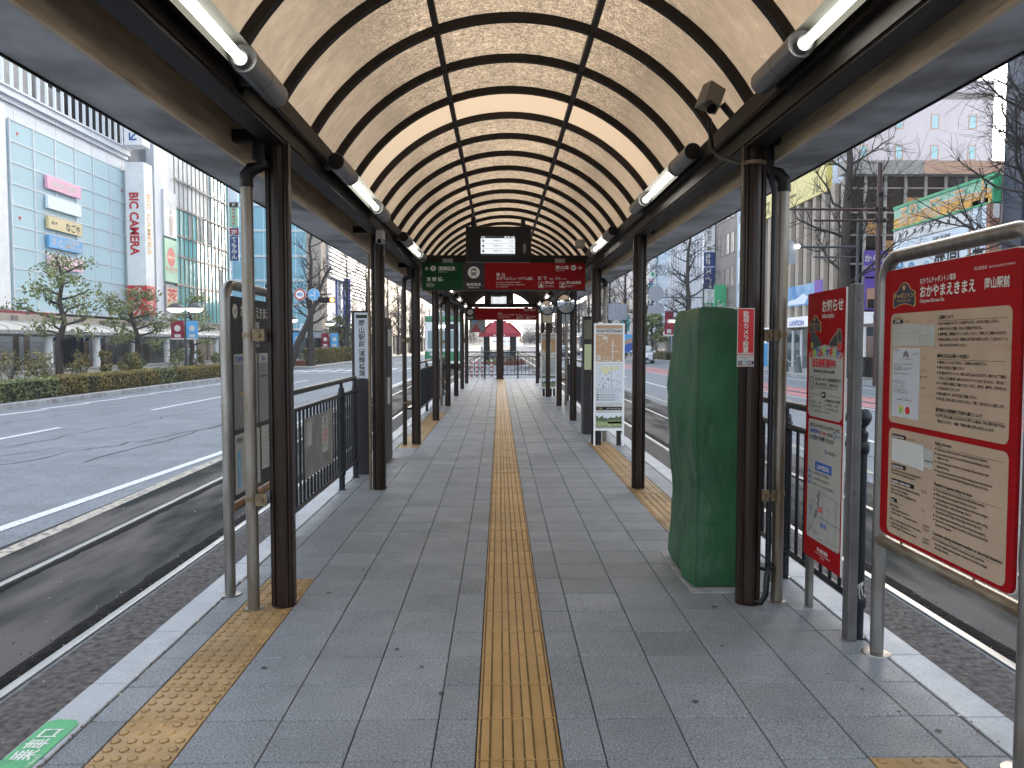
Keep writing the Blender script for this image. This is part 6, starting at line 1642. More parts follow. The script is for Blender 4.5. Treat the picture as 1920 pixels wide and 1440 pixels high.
b = MB(); b.bbox(-25.75, -24.5, 55.0, 56.2, 15.05, 18.5, .03); p = b.build('sign_box', M['white'], T)
b = MB(); b.text((Vector((-25.4, 54.98, 15.35)), X, Z), '↙', 1.1, -.12, .02, .01, bold=.01); b.build('arrow', M['inkblue'], p)
T = thing('stair_tower', (-27.5, 58.3, 0), 'narrow dark louvred stair tower between the two glass shop buildings', 'building')
b = MB(); b.box(-40, -26.6, 56.31, 60.0, -.4, 24); b.build('wall', M['dark'], T)
b = MB()
for k in range(18): b.box(-26.6, -26.4, 56.5 + k * .19, 56.56 + k * .19, 2.5, 24)
for k in range(8): b.box(-26.62, -26.38, 56.4, 60.0, 3 + k * 2.6, 3.2 + k * 2.6)
b.build('louvres', M['sign_grey'], T)
b = MB(); b.box(-27, -25.9, 60.0, 61.25, -.4, 24); b.build('corner_pier', M['cladding'], T)

B2 = thing('glass_shop_building', (-30, 68, 0), 'shop building with a teal glass curtain wall and a white upper screen', 'building')
b = MB(); b.box(-50, -26.1, 61.26, 76.4, -.4, 22); b.build('wall', M['white'], B2)
F = FR((-26, 61.26, 0), '+x')
b = MB(); b.obox(F, 2.5, 14.9, 3.2, 12.35, -.09, .02); b.build('glass_wall', M['glassteal'], B2)
b = MB()
for i in range(15): u = 2.5 + i * 12.4 / 14; b.obox(F, u - .032, u + .032, 3.2, 17.0, .02, .10)
for v in (3.2, 6.2, 8.5, 10.15, 12.35, 14.6): b.obox(F, 2.5, 14.9, v - .08, v + .08, .02, .14)
b.build('mullion_grid', mat('tan_mullion', (.26, .25, .235), .5), B2)
b = MB(); b.obox(F, 10.6, 14.9, 12.4, 22, -.09, .02); b.build('upper_glass', M['glassteal'], B2)
b = MB(); rnd = random.Random(2)
for (i, v0, v1) in ((3, 10.2, 12.2), (5, 10.2, 12.2), (6, 10.2, 12.2), (8, 10.2, 12.2), (4, 3.4, 6.0), (6, 3.4, 6.0), (11, 6.4, 8.3)):
    u = 2.5 + i * 12.4 / 14; b.obox(F, u + .1, u + .78, v0, v1, .021, .04)
b.build('blinds', M['paper2'], B2)
b = MB(); b.obox(F, 14.9, 15.14, -.4, 22, -.1, .2); b.build('corner_trim', M['white'], B2)
def wall_poster(F, u0, u1, v0, v1, lab, m, fn=None, name='wall_sign'):
    t = thing(name, F[0] + F[1] * (u0 + u1) / 2 + Z * v0, lab, 'sign', 'large wall signs beside the teal curtain wall')
    b = MB(); b.obox(F, u0, u1, v0, v1, .03, .22); p = b.build('sign_box', m, t)
    if fn: fn(p)
    return t
def poster1(p):
    b = MB(); b.text(F, 'UNO', .9, .25, 12.0, .23, 0, 0); b.build('lettering', [mat('pale_grey_ink', (.55, .55, .56), .5)], p)
    b = MB(); b.slab(F, [(1.05, 9.9), (1.45, 9.9), (1.55, 10.6), (1.62, 11.2), (1.45, 11.4), (1.1, 11.4), (.95, 11.1), (1.02, 10.5)], .22, .235); b.disc(F, 1.27, 11.72, .2, .236); b.build('figure_patch', mat('pale_beige_print', (.62, .50, .45), .6), p)
wall_poster(F, .05, 2.4, 9.75, 13.3, 'white wall poster at the top of the sign column', M['white'], poster1)
def poster2(p):
    b = MB(); b.disc(F, 1.2, 8.2, .75, .225, k=28); b.build('round_logo', M['sign_red'], p)
    b = MB(); b.text(F, 'Saizeriya', .36, 1.2, 8.1, .23, align='CENTER', bold=.02); b.build('logo_lettering', M['sign_cream'], p)
    b = MB(); b.text(F, 'サイゼリヤ', .52, 1.2, 7.02, .23, align='CENTER', bold=.03, xs=.84); b.build('lettering', M['sign_red'], p)
wall_poster(F, .05, 2.4, 6.25, 9.6, 'sage green wall sign with a red round logo below the white poster', M['sign_sage'], poster2)
def poster3(p):
    b = MB(); b.obox(F, .25, 2.2, 4.0, 5.75, .22, .235); q = b.build('cream_field', M['sign_cream'], p)
    b = MB(); b.text(F, '薬', 1.95, 1.22, 4.15, .24, align='CENTER', bold=.02); b.build('lettering', M['inkred'], p)
    b = MB(); b.text(F, 'Cred’s', .5, 1.2, 3.52, .23, align='CENTER'); b.build('lettering', M['inkwhite'], p)
wall_poster(F, .05, 2.4, 3.35, 6.0, 'grey framed wall sign with one huge red kanji on cream', mat('grey_violet_sign', (.30, .29, .34), .5), poster3)
T = thing('projecting_signs', (-24, 72, 9), 'projecting column of floor signs, 3F green above 2F navy, past the teal glass', 'sign')
b = MB(); b.box(-24.5, -24.38, 71.9, 72.1, 3.3, 22); b.build('sign_mast', M['white'], T)
for (v0, v1, m, s, nm) in ((14.2, 16.2, M['sign_pale'], None, 'upper_sign'), (13.75, 14.15, M['ink'], '3F', 'floor_sign'), (12.0, 13.7, M['sign_sage'], 'サイゼリヤ', 'green_sign'), (11.25, 11.85, M['sign_maroon'], '2F', 'floor_sign'), (8.95, 11.15, M['sign_navy'], 'てもみん', 'navy_sign')):
    b = MB(); b.box(-24.37, -23.62, 71.9, 72.15, v0, v1); p = b.build(nm, m, T)
    if s:
        b = MB(); Fs = (Vector((-23.995, 71.89, 0)), X, Z)
        if s in ('3F', '2F'): b.text(Fs, s, (v1 - v0) * .9, 0, v0 + .07, .005, align='CENTER', bold=.03)
        else: b.text(Fs, s, (v1 - v0) / (len(s) + .3), 0, v1 - (v1 - v0) / (len(s) + .3), .005, align='CENTER', bold=.04, vert=True)
        b.build('lettering', M['inkred'] if nm == 'green_sign' else M['inkwhite'], p)

B3 = thing('corner_office', (-32, 102, 0), 'light blue glass corner office with pale floor bands across the side street', 'building')
b = MB(); b.box(-70, -20.9, 92.1, 112, -.4, 30); b.build('wall', M['bluewall'], B3)
Fy = (Vector((-70, 92, 0)), X, Z)
b = MB(); b.obox(Fy, 0, 47.6, 3.2, 30, -.09, .02); b.build('glass_wall', M['glassblue'], B3)
b = MB()
for v in (3.1, 5.9, 8.75, 11.55, 14.5, 17.4, 20.3, 23.2): b.obox(Fy, 0, 47.6, v - .13, v + .13, .02, .12)
b.build('floor_bands', M['mullion'], B3)
b = MB()
for i in range(40): b.obox(Fy, i * 1.22, i * 1.22 + .05, 3.2, 30, .02, .06)
b.build('mullions', M['sign_pale'], B3)
b = MB(); b.box(-22.4, -20.7, 91.9, 95, -.4, 30); b.build('corner_pier', M['beige'], B3)
b = MB(); b.obox(Fy, 0, 49.3, -.4, 2.9, .0, .15); b.build('ground_floor', M['glasswin'], B3)
windows(B3, Fy, [40.8, 44.2], [6.6, 9.5, 12.4], .9, .9, M['sign_grey'], M['glasswin'])
B4 = thing('sports_shop_building', (-30, 112, 0), 'sunlit louvred white building with tall blue banners beyond the corner office', 'building')
b = MB(); b.box(-50, -21.3, 95.02 + 17, 138, -.4, 28); b.box(-20.89, -20.60, 95.1, 112, 9.5, 28); b.build('wall', M['greywall'], B4)
F4 = FR((-21.3, 112, 0), '+x')
b = MB()
for i in range(34): b.obox(F4, 0, 14, 8 + i * .5, 8.2 + i * .5, .0, .25)
Fl = FR((-20.6, 95.1, 0), '+x')
for i in range(34): b.obox(Fl, 0, 16.9, 9.6 + i * .5, 9.82 + i * .5, .0, .2)
b.build('louvres', M['cladding'], B4)
b = MB(); b.obox(F4, 0, 26, -.4, 6.8, .0, .12); b.build('ground_floor', M['browngrey'], B4)
for i, (x, y, s1, s2) in enumerate(((-21.2, 101.0, 'MIZUNO', 'ミズノ'), (-20.2, 104.5, 'MIZUNO', 'みずの'))):
    T = thing('hanging_banner', (x, y, 2.7), ('duller blue vertical banner nearer the corner office', 'bright blue vertical banner lettered MIZUNO')[i], 'banner', 'tall blue shop banners')
    b = MB(); b.box(x - .5, x + .5, y, y + .1, 2.7, 10.0); p = b.build('cloth', M['sign_royal'], T)
    b = MB(); b.text((Vector((x, y - .02, 9.4)), -Z, X), s1, .72, 0, -.27, .01, bold=.02); b.text((Vector((x, y - .02, 5.0)), X, Z), s2, .62, 0, 0, .01, align='CENTER', bold=.02, vert=True); b.build('lettering', M['inkwhite'], p)
    b = MB(); b.cyl((x - .6, y + .05, 2.5), (x - .6, y + .05, 10.2), .05, n=8); b.build('pole', M['white'], T)
    x = 0
rnd = random.Random(77)
def block(x0, x1, y0, y1, h, m, lab, face, wu, wv, w, hh, frame, glass, z0=3.4):
    t = thing('office_building', ((x0 + x1) / 2, y0, 0), lab, 'building', 'office blocks along the avenue')
    b = MB(); b.box(x0, x1, y0, y1, -.4, h); b.build('wall', m, t)
    xf = x1 if face == '+x' else x0
    Fb = FR((xf, y0 if face == '+x' else y1, 0), face)
    L_ = y1 - y0
    us = [0.8 + i * (L_ - 1.2) / wu for i in range(wu)]; vs_ = [z0 + i * wv for i in range(min(4, int((h - z0) / wv)))]
    windows(t, Fb, us, vs_, w, hh, frame, glass)
    b = MB(); b.obox(Fb, .4, L_ - .4, -.2, 2.8, .0, .10); b.build('ground_floor', M['glasswin'], t)
    b = MB(); b.obox(Fb, 0, L_, h - .5, h, .0, .18); b.build('cornice', m, t)
    return t
block(-45, -21.0, 138.2, 165, 24, M['beige'], 'sunlit beige office block beyond the louvred white building', '+x', 9, 3.2, 1.8, 1.5, M['concrete'], M['glasswin'])
block(-45, -21.5, 165.2, 200, 30, M['greywall'], 'grey office block farther along the left side of the avenue', '+x', 10, 3.2, 2.0, 1.6, M['concrete'], M['glasswin'])
block(-45, -21.0, 200.2, 260, 22, M['pinkwall'], 'pale pink office block far along the left side of the avenue', '+x', 12, 3.3, 2.6, 1.6, M['white'], M['glasswin'])
block(-45, -20.0, 260.5, 420, 26, M['concrete'], 'distant concrete block closing the left side of the avenue', '+x', 14, 3.4, 5, 1.8, M['white'], M['glasswin'])
# low colonnade of shop fronts along the far left pavement
A2 = thing('far_arcade', (-18.5, 120, -.3), 'dark flat-roofed arcade with pale columns along the far left pavement', 'arcade')
b = MB(); b.box(-21.0, -17.6, 92.5, 200, 2.75, 3.15); b.build('roof', M['browngrey'], A2)
for k in range(26):
    b = MB(); b.box(-18.1, -17.7, 93 + k * 4.1, 93.45 + k * 4.1, -.3, 2.75); b.build('column', M['concrete'], A2)
b = MB(); b.box(-20.9, -20.7, 92.6, 200, -.3, 2.7); b.build('back_wall', M['glasswin'], A2)

# street furniture on the left
def street_lamp(loc, label, twin=True, proto=None):
    t = thing('street_lamp', loc, label, 'street lamp', 'disc street lamps with banners'); L = Vector(loc)
    b = MB(); b.cyl(L, L + Vector((0, 0, 3.4)), .07, .055, 10); b.cyl(L + Vector((-.5 if twin else 0, 0, 3.3)), L + Vector((.5 if twin else .1, 0, 3.3)), .03, n=8); b.build('pole', M['greypole'], t, smooth=40)
    for s in ((-.5, .5) if twin else (0,)):
        c = L + Vector((s, 0, 3.62))
        b = MB(); b.lathe(c, [(.05, .30), (.20, .25), (.42, .06), (.44, .0)], 18); h = b.build('lamp_hood', M['greypole'], t, smooth=50)
        b = MB(); b.lathe(c, [(.44, -.005), (.40, -.12), (.22, -.20), (.02, -.22)], 18); b.build('globe', M['globe'], h, smooth=60)
    return t
def banner(x, y, z, w, h, m, lab, motif=None):
    t = thing('street_banner', (x, y, z), lab, 'banner', 'small banners on the street lamps')
    b = MB(); b.box(x, x + w, y - .01, y + .01, z, z + h); p = b.build('cloth', m, t)
    b = MB(); Fb = (Vector((x, y - .012, z)), X, Z); b.disc(Fb, w * .5, h * .6, w * .27, .003, k=7); b.rect(Fb, w * .25, h * .12, w * .75, h * .28, .003); b.rect(Fb, 0, 0, w, h * .07, .003); b.build('emblem', M['inkwhite'], p)
    b = MB(); b.cyl((x - .05, y, z + h + .02), (x + w + .05, y, z + h + .02), .015, n=6); b.build('rod', M['greypole'], t)
street_lamp((-16.9, 42.6, -.3), 'twin lit disc street lamp in front of the huge red kanji sign')
banner(-17.65, 42.55, 1.65, .68, 1.0, M['sign_maroon'], 'maroon banner hung left on the twin lamp near the pruned trees'); banner(-16.84, 42.55, 1.65, .62, 1.0, M['sign_blue'], 'blue banner hung right on the twin lamp near the pruned trees')
street_lamp((-16.4, 62.5, -.3), 'lit disc street lamp behind the leaning bare tree', False)
banner(-17.15, 62.45, 1.1, .68, 1.2, M['sign_maroon'], 'maroon banner behind the leaning bare tree trunk'); banner(-16.33, 62.45, 1.1, .6, 1.2, M['sign_blue'], 'blue banner behind the leaning bare tree trunk')
street_lamp((-15.9, 74, -.3), 'lit disc street lamp above the far clipped hedge', False)
banner(-16.7, 73.95, 1.0, .72, 1.4, M['sign_maroon'], 'maroon banner on the lamp above the far clipped hedge'); banner(-15.84, 73.95, 1.0, .72, 1.4, M['sign_blue'], 'light blue banner on the lamp above the far clipped hedge')
T = thing('traffic_signal', (-12.6, 42.2, -.35), 'horizontal traffic signal showing red on a dark mast arm', 'traffic signal')
b = MB(); b.cyl((-12.4, 42.2, -.4), (-12.4, 42.2, 4.6), .09, .07, 12); b.cyl((-12.4, 42.2, 4.05), (-9.2, 42.2, 4.05), .045, n=10); b.cyl((-12.4, 42.2, 3.55), (-11.05, 42.2, 3.55), .03, n=8); b.cyl((-11.05, 42.2, 3.55), (-11.05, 42.2, 4.05), .03, n=8); b.cyl((-11.9, 42.2, 3.7), (-11.2, 42.2, 3.9), .02, n=6); b.build('mast', M['black'], T, smooth=40)
b = MB(); b.bbox(-9.66, -8.76, 42.05, 42.25, 3.60, 3.90, .03); hd = b.build('signal_head', M['black'], T)
for k in range(3):
    c = Vector((-9.47 + .29 * k, 42.03, 3.75))
    b = MB(); b.cyl(c, c + Vector((0, -.02, 0)), .12, n=18); b.build('lens', M['amber'] if k == 2 else M['dark'], hd)
    b = MB(); b.tube([c + Vector((.13 * math.cos(a), -.09, .13 * math.sin(a))) for a in [math.pi * i / 8 for i in range(9)]], .015, 5); b.build('visor', M['black'], hd)
b = MB(); b.cyl((-8.89, 42.005, 3.75), (-8.89, 42.0, 3.75), .08, n=18); b.build('lamp_core', M['amberc'], hd)
b = MB(); b.box(-9.2, -8.95, 42.15, 42.25, 4.0, 4.12); b.build('arm_box', M['concrete'], T)
def round_sign(x, y, z, r, lab, kind, nm='road_sign'):
    t = thing(nm, (x, y, z), lab, 'road sign', 'round road signs on the signal arm'); Fs = (Vector((x, y, z)), X, Z)
    b = MB(); b.cyl((x, y + .02, z), (x, y, z), r, n=32); p = b.build('disc_plate', M['white'], t)
    if kind == '40':
        b = MB()
        for k in range(32):
            a, c = 2 * math.pi * k / 32, 2 * math.pi * (k + 1) / 32
            b.poly(Fs, [(r * .96 * math.cos(a), r * .96 * math.sin(a)), (r * .96 * math.cos(c), r * .96 * math.sin(c)), (r * .72 * math.cos(c), r * .72 * math.sin(c)), (r * .72 * math.cos(a), r * .72 * math.sin(a))], .004)
        b.build('red_ring', M['inkred'], p); b = MB(); b.text(Fs, '40', r * .95, 0, -r * .33, .005, align='CENTER', bold=.02); b.build('speed_number', M['inkblue'], p)
    else:
        b = MB(); b.disc(Fs, 0, 0, r * .95, .004, k=32); b.build('blue_field', M['sign_blue'], p)
        b = MB(); b.rect(Fs, r * .05, -r * .7, r * .22, r * .35, .007); b.poly(Fs, [(-r * .12, r * .33), (r * .39, r * .33), (r * .135, r * .8)], .007); b.rect(Fs, -r * .4, -r * .22, r * .10, -r * .05, .0075); b.poly(Fs, [(-r * .38, -r * .4), (-r * .38, r * .13), (-r * .78, -r * .135)], .007); b.build('direction_arrows', M['inkwhite'], p)
round_sign(-10.62, 42.1, 4.04, .315, 'round 40 speed limit sign with a red ring on the signal arm', '40')
round_sign(-9.88, 42.1, 4.04, .315, 'round blue sign with white straight and left arrows', 'arrow')
T = thing('parking_sign', (-16.3, 66, 1.9), 'small blue and white parking sign on a pole near the far hedge', 'sign')
b = MB(); b.bbox(-16.7, -15.9, 66, 66.05, 2.2, 3.1, .02); p = b.build('plate', M['sign_pale'], T)
b = MB(); b.text((Vector((-16.3, 65.99, 2.3)), X, Z), 'P', .8, 0, .02, .005, align='CENTER', bold=.05); b.build('lettering', M['sign_blue'], p)
b = MB(); b.cyl((-16.3, 66.06, -.3), (-16.3, 66.06, 2.9), .03, n=8); b.build('pole', M['greypole'], T)
T = thing('smoking_shelter', (-18, 78, -.3), 'small glazed shelter with a barrel roof behind the far clipped hedge', 'shelter')
b = MB(); 
for i in range(8):
    a, c = math.pi * i / 8, math.pi * (i + 1) / 8
    b.add([(-18 + 1.5 * math.cos(a), 76.5, 2.0 + .55 * math.sin(a)), (-18 + 1.5 * math.cos(c), 76.5, 2.0 + .55 * math.sin(c)), (-18 + 1.5 * math.cos(c), 79.5, 2.0 + .55 * math.sin(c)), (-18 + 1.5 * math.cos(a), 79.5, 2.0 + .55 * math.sin(a))], [(0, 1, 2, 3)])
b.add([(-18 + 1.5 * math.cos(math.pi * i / 8), 76.5, 2.0 + .55 * math.sin(math.pi * i / 8)) for i in range(9)], [tuple(range(9))])
b.build('roof', M['sign_grey'], T)
b = MB()
for x in (-19.4, -18, -16.6):
    for y in (76.6, 79.4): b.box(x - .05, x + .05, y - .05, y + .05, -.3, 2.0)
b.build('frame', M['greypole'], T)
b = MB(); b.box(-19.35, -16.65, 79.36, 79.4, -.1, 1.95); b.build('glass', M['glasswin'], T)
T = thing('planter', (-15.7, 60.8, -.27), 'red brown wooden planter box at the street corner beside the bare tree', 'planter')
b = MB(); b.bbox(-15.9, -14.6, 60.4, 61.2, -.42, .12, .02); b.build('box', M['wood'], T)
b = MB(); leaf_quads(b, (-15.2, 60.8, .3), .4, 90, .09, random.Random(2)); b.build('foliage', M['leaf'], T)
bare_tree('leaning_tree', (-15.5, 57.9, -.3), 7.4, .29, 'thick bare street tree leaning to the right at the street corner', 5, lean=(3.1, .2), limbs=9, lo=.5, reach=.30, kids=(0, 4, 5), minr=.012)
bare_tree('street_tree', (-14.45, 60.4, -.29), 10.5, .27, 'straight bare street tree standing beside the leaning one', 11, limbs=17, lo=.28, reach=.20, kids=(0, 4, 5), minr=.012)

# rows of bare trees farther along the avenue: three grown trees, then copies
GT = 'bare trees along the avenue'
p1 = bare_tree('street_tree', (-16.2, 84, -.3), 10.5, .22, 'bare street tree above the right end of the far hedge', 41, GT, limbs=20, lo=.22, reach=.22, kids=(0, 5, 5), minr=.016, origin=(0, 0, 0), upright=True)
p2 = bare_tree('street_tree', (-15.8, 94, -.3), 11.5, .24, 'second bare street tree along the far left pavement', 42, GT, limbs=22, lo=.22, reach=.20, kids=(0, 5, 5), minr=.016, origin=(0, 0, 0), upright=True)
p3 = bare_tree('street_tree', (15.9, 66, -.1), 10.5, .30, 'bare plane tree behind the grey sign back right of the map stand', 43, GT, limbs=18, lo=.30, reach=.27, kids=(0, 5, 6), minr=.016, origin=(0, 0, 0))
nm = ['third', 'fourth', 'fifth', 'sixth', 'seventh', 'eighth', 'ninth', 'tenth', 'eleventh', 'twelfth']
for i, y in enumerate((103, 111, 120, 129, 139, 150, 163, 178, 195, 215)):
    dup((p1, p2)[i % 2], (-16 + .3 * (i % 3), y, -.3), '%s bare street tree along the far left pavement' % nm[i], GT, rz=1.3 * i, scale=1 + .08 * (i % 3 - 1))
nm2 = ['second', 'third', 'fourth', 'fifth', 'sixth', 'seventh', 'eighth', 'ninth', 'tenth']
for i, y in enumerate((84, 96, 108, 121, 135, 150, 168, 188, 212)):
    dup((p3, p2, p1)[i % 3], (15.6 - .2 * (i % 3), y, -.1), '%s bare street tree along the far right pavement' % nm2[i], GT, rz=2.1 * i + 1, scale=1 + .07 * (i % 3))
evergreen((-17.3, 86, -.3), 4.4, 1.6, 'dark evergreen tree at the right end of the far clipped hedge', 55, 'evergreen street trees', M['leaf'], 12, .16, 60)
evergreen((15.6, 80, -.1), 4.4, 1.5, 'dark evergreen street tree on the right pavement near the white car', 56, 'evergreen street trees', M['leaf'], 14, .15, 60)

# ------------------------------------------------------------------ right side buildings
T = thing('dark_tower', (24, 26, 0), 'dark slate tower at the right edge with a paler blue corner pier', 'building')
b = MB(); b.box(19.3, 34, 14, 29.2, -.2, 42); b.build('wall', M['slate'], T)
b = MB(); b.box(19.0, 19.9, 28.5, 29.6, -.2, 42); b.build('corner_pier', mat('blue_grey_pier', (.055, .066, .095), .5), T)
F = FR((19.3, 29.2, 0), '-x')
windows(T, F, [1.6 + 2.2 * i for i in range(5)], [3.5 + 3.4 * i for i in range(5)], 1.5, 2.2, M['slate'], M['glassdark'])

T = thing('restaurant_building', (23, 34, 0), 'low two storey restaurant building carrying green, orange and pale blue signboards', 'building')
b = MB(); b.box(19.06, 27.5, 29.65, 37.4, -.2, 7.75); b.build('wall', M['browngrey'], T)
b = MB(); F = FR((19.05, 37.4, 0), '-x'); b.obox(F, .3, 7.5, -.1, 3.0, -.02, .05); b.build('shop_front', M['glassdark'], T)
def street_sign(F, u0, u1, v0, v1, lab, m, fn=None, d=.25, group='restaurant signboards', nm='signboard'):
    t = thing(nm, F[0] + F[1] * (u0 + u1) / 2 + Z * v0, lab, 'sign', group)
    b = MB(); b.obox(F, u0, u1, v0, v1, .03, d); p = b.build('board', m, t)
    if fn: fn(p)
    return t
def s1(p):
    b = MB(); b.obox(F, .02, 7.58, 6.86, 7.32, d1, d1 + .02); b.build('orange_band', M['sign_orange'], p)
    b = MB(); b.obox(F, -.02, 7.62, 7.78, 7.9, .03, .30); b.obox(F, -.02, 7.62, 6.78, 6.86, .03, .30); b.obox(F, 7.55, 7.66, 6.8, 7.88, .03, .32); b.build('green_edge', M['sign_green'], p)
    b = MB(); s = 'るりっローラート'
    for i, ch in enumerate(s): b.text(F, ch, 1.0, .45 + i * .87, 6.95 + .05 * math.sin(i * 2), .285, 0, .06)
    q = b.build('lettering_outline', M['inkwhite'], p)
    b = MB()
    for i, ch in enumerate(s): b.text(F, ch, 1.0, .45 + i * .87, 6.95 + .05 * math.sin(i * 2), .30, 0, .0)
    b.build('lettering', M['sign_orange'], p)
d1 = .25
street_sign(F, 0, 7.6, 6.82, 7.85, 'sloping-looking green and orange signboard with white outlined letters', M['sign_sage'], s1)
def s2(p):
    b = MB()
    for i in range(11):
        u = .4 + i * .66; b.poly(F, [(u, 6.32), (u + .30, 6.50), (u + .20, 6.66), (u + .12, 6.48)], .26); b.poly(F, [(u + .05, 6.62), (u + .20, 6.52), (u + .24, 6.60)], .265)
    b.build('ink_pattern', M['ink'], p)
street_sign(F, 0, 7.6, 6.22, 6.76, 'white signboard strip with a row of black ink marks', M['white'], s2)
def s3(p):
    b = MB(); b.text(F, '魚高', 1.0, 3.5, 4.95, .26, 0, .02); b.text(F, '2F', .72, 5.45, 5.30, .26, 0, .03, xs=.9); b.text(F, '海鮮 居酒屋', .26, 3.4, 5.95 - .12, .26, 0); b.build('lettering', M['ink'], p)
    b = MB(); b.obox(F, .0, .95, 3.6, 5.75, .25, .27); q = b.build('blue_field', M['sign_blue'], p)
    b = MB(); b.text(F, '24', .62, .15, 5.05, .275, 0, .03); b.text(F, '時間', .42, .08, 4.55, .275, 0, .03); b.build('lettering', M['inkwhite'], p)
    b = MB(); rnd = random.Random(3)
    for i in range(14):
        u, v, r = 1.1 + rnd.random() * 2.6, 3.8 + rnd.random() * 1.1, rnd.uniform(.2, .34)
        for rr_ in (r, r * .6):
            for k in range(10):
                a, c = math.pi * k / 10, math.pi * (k + 1) / 10
                b.poly(F, [(u + rr_ * math.cos(a), v + rr_ * math.sin(a)), (u + rr_ * math.cos(c), v + rr_ * math.sin(c)), (u + rr_ * .82 * math.cos(c), v + rr_ * .82 * math.sin(c)), (u + rr_ * .82 * math.cos(a), v + rr_ * .82 * math.sin(a))], .262)
    b.build('wave_pattern', M['sign_blue'], p)
street_sign(F, 0, 5.95, 3.5, 6.18, 'pale blue signboard with brush characters and 2F', M['sign_pale'], s3)
def s4(p):
    b = MB(); b.text(F, '魚高', .85, 6.75, 5.35, .275, 0, .02, 'CENTER', vert=True); b.text(F, '海鮮酒場', .30, 6.75, 6.75, .275, 0, 0, 'CENTER', vert=True, line=.8); b.build('lettering', M['ink'], p)
street_sign(F, 6.25, 7.25, 3.8, 7.05, 'narrow pale vertical signboard with a large brush fish character', M['sign_pale'], s4, .27)
b = MB(); b.obox(F, 5.98, 6.22, 3.5, 6.78, .03, .2); b.obox(F, 7.3, 7.55, -.1, 6.8, .03, .35); b.build('brick_pilaster', mat('brick_orange', (.40, .20, .13), .8), [o for o in scene.objects if o.name.startswith('restaurant_building')][0])

B5 = thing('dark_grid_building', (27, 50, 0), 'brown glass building with pale vertical mullions and a salmon parapet', 'building')
b = MB(); b.box(19.5, 45, 44.1, 57.6, -.2, 10.5); b.build('wall', M['browngrey'], B5)
Fq = (Vector((19.3, 44, 0)), X, Z)
b = MB(); b.obox(Fq, 0, 20, 2.8, 10.75, -.09, .0); b.build('glass_wall', mat('brown_glass', (.010, .0065, .007), .08, spec=0.35, var=.5, scale=.35), B5)
for i in range(18):
    b = MB(); b.obox(Fq, i * 1.13 - .07, i * 1.13 + .07, 2.6, 10.8, .0, .12); b.build('mullion', M['concrete'], B5)
b = MB()
for v in (4.0, 5.9, 7.5, 8.75, 10.1): b.obox(Fq, 0, 20, v - .05, v + .05, .0, .08)
b.build('transoms', M['browngrey'], B5)
b = MB(); rnd = random.Random(6)
for (i, v0, v1) in ((3, 8.85, 9.6), (4, 8.85, 9.6), (6, 8.85, 9.3), (2, 5.95, 7.2), (1, 7.6, 8.4), (5, 8.9, 9.9)): b.obox(Fq, i * 1.13 + .12, i * 1.13 + 1.0, v0, v1, .001, .01)
b.build('orange_reflections', mat('orange_reflection', (.50, .27, .10), .7), B5)  # orange reflections in the brown glass, painted as thin amber panes
b = MB(); b.obox(Fq, -.3, 20, 10.8, 11.55, -.3, .45); b.build('parapet', M['concrete'], B5)
b = MB(); b.obox(Fq, 4.2, 20, 10.83, 11.52, .45, .47); b.build('salmon_band', M['salmon'], B5)
Fs = FR((19.5, 57.6, 0), '-x')
for i in range(11):
    b = MB(); b.obox(Fs, i * 1.33 - .02, i * 1.33 + .5, 2.4, 10.6, .0, .28); b.build('side_pilaster', M['beige'], B5)
b = MB(); b.obox(Fs, 0, 13.6, 2.4, 10.6, -.09, .01); b.build('side_glass', M['glassdark'], B5)
b = MB(); b.obox(Fs, .0, 11.5, 10.35, 12.0, .02, .35); yb = b.build('yellow_fascia', M['sign_yellow'], B5)
b = MB()
for u, ch in ((.8, 'ス'), (3.2, 'ク'), (5.6, 'ー'), (9.4, 'ル')): b.text(Fs, ch, 1.25, u, 10.55, .36, 0, .03, xs=1.0)
b.build('lettering', mat('grey_olive_ink', (.20, .17, .06), .6), yb)
b = MB(); b.obox(Fs, 0, 13.6, 12.02, 13.3, -.1, .2); b.build('white_parapet', M['white'], B5)
def s5(p):
    b = MB(); b.poly(Fs, [(5.2, 3.95), (8.5, 3.95), (9.0, 4.35), (8.2, 4.6), (7.0, 4.3), (5.9, 4.25)], .32); b.build('cloud_patch', M['sign_pale'], p)
    b = MB(); b.obox(Fs, 9.95, 11.1, 3.9, 5.25, .30, .33); b.build('purple_patch', mat('purple_print', (.18, .08, .40), .5), p)
street_sign(Fs, 5.1, 11.1, 3.85, 5.15, 'blue sky poster band on the beige pilasters above the shop', M['skyprint'], s5, .30, 'shop signboards')
def s6(p):
    b = MB(); b.text((Vector((20.9, 43.52, 5.3)), X, Z), 'からす', .42, .0, .7, .01, align='CENTER', bold=.03); b.text((Vector((20.9, 43.52, 5.3)), X, Z), '個室 居酒屋', .26, .0, .25, .01, align='CENTER'); b.build('lettering', M['inkwhite'], p)
t = thing('signboard', (20.9, 43.6, 4.6), 'upper purple signboard with white characters on the brown glass building', 'sign', 'shop signboards')
b = MB(); b.box(20.3, 21.6, 43.53, 43.64, 5.15, 6.6); s6(b.build('board', mat('violet_sign', (.12, .07, .38), .5), t))
t = thing('signboard', (20.9, 43.6, 3.4), 'lower purple signboard with a dark picture on the brown glass building', 'sign', 'shop signboards')
b = MB(); b.box(20.3, 21.4, 43.53, 43.64, 3.3, 5.05); p = b.build('board', mat('violet_sign', (.12, .07, .38), .5), t)
b = MB(); b.box(20.45, 21.25, 43.515, 43.53, 3.4, 4.5); b.build('picture', M['skin'], p); b = MB(); b.box(20.5, 21.2, 43.50, 43.515, 3.4, 3.9); b.build('dark_patch', M['ink'], p)
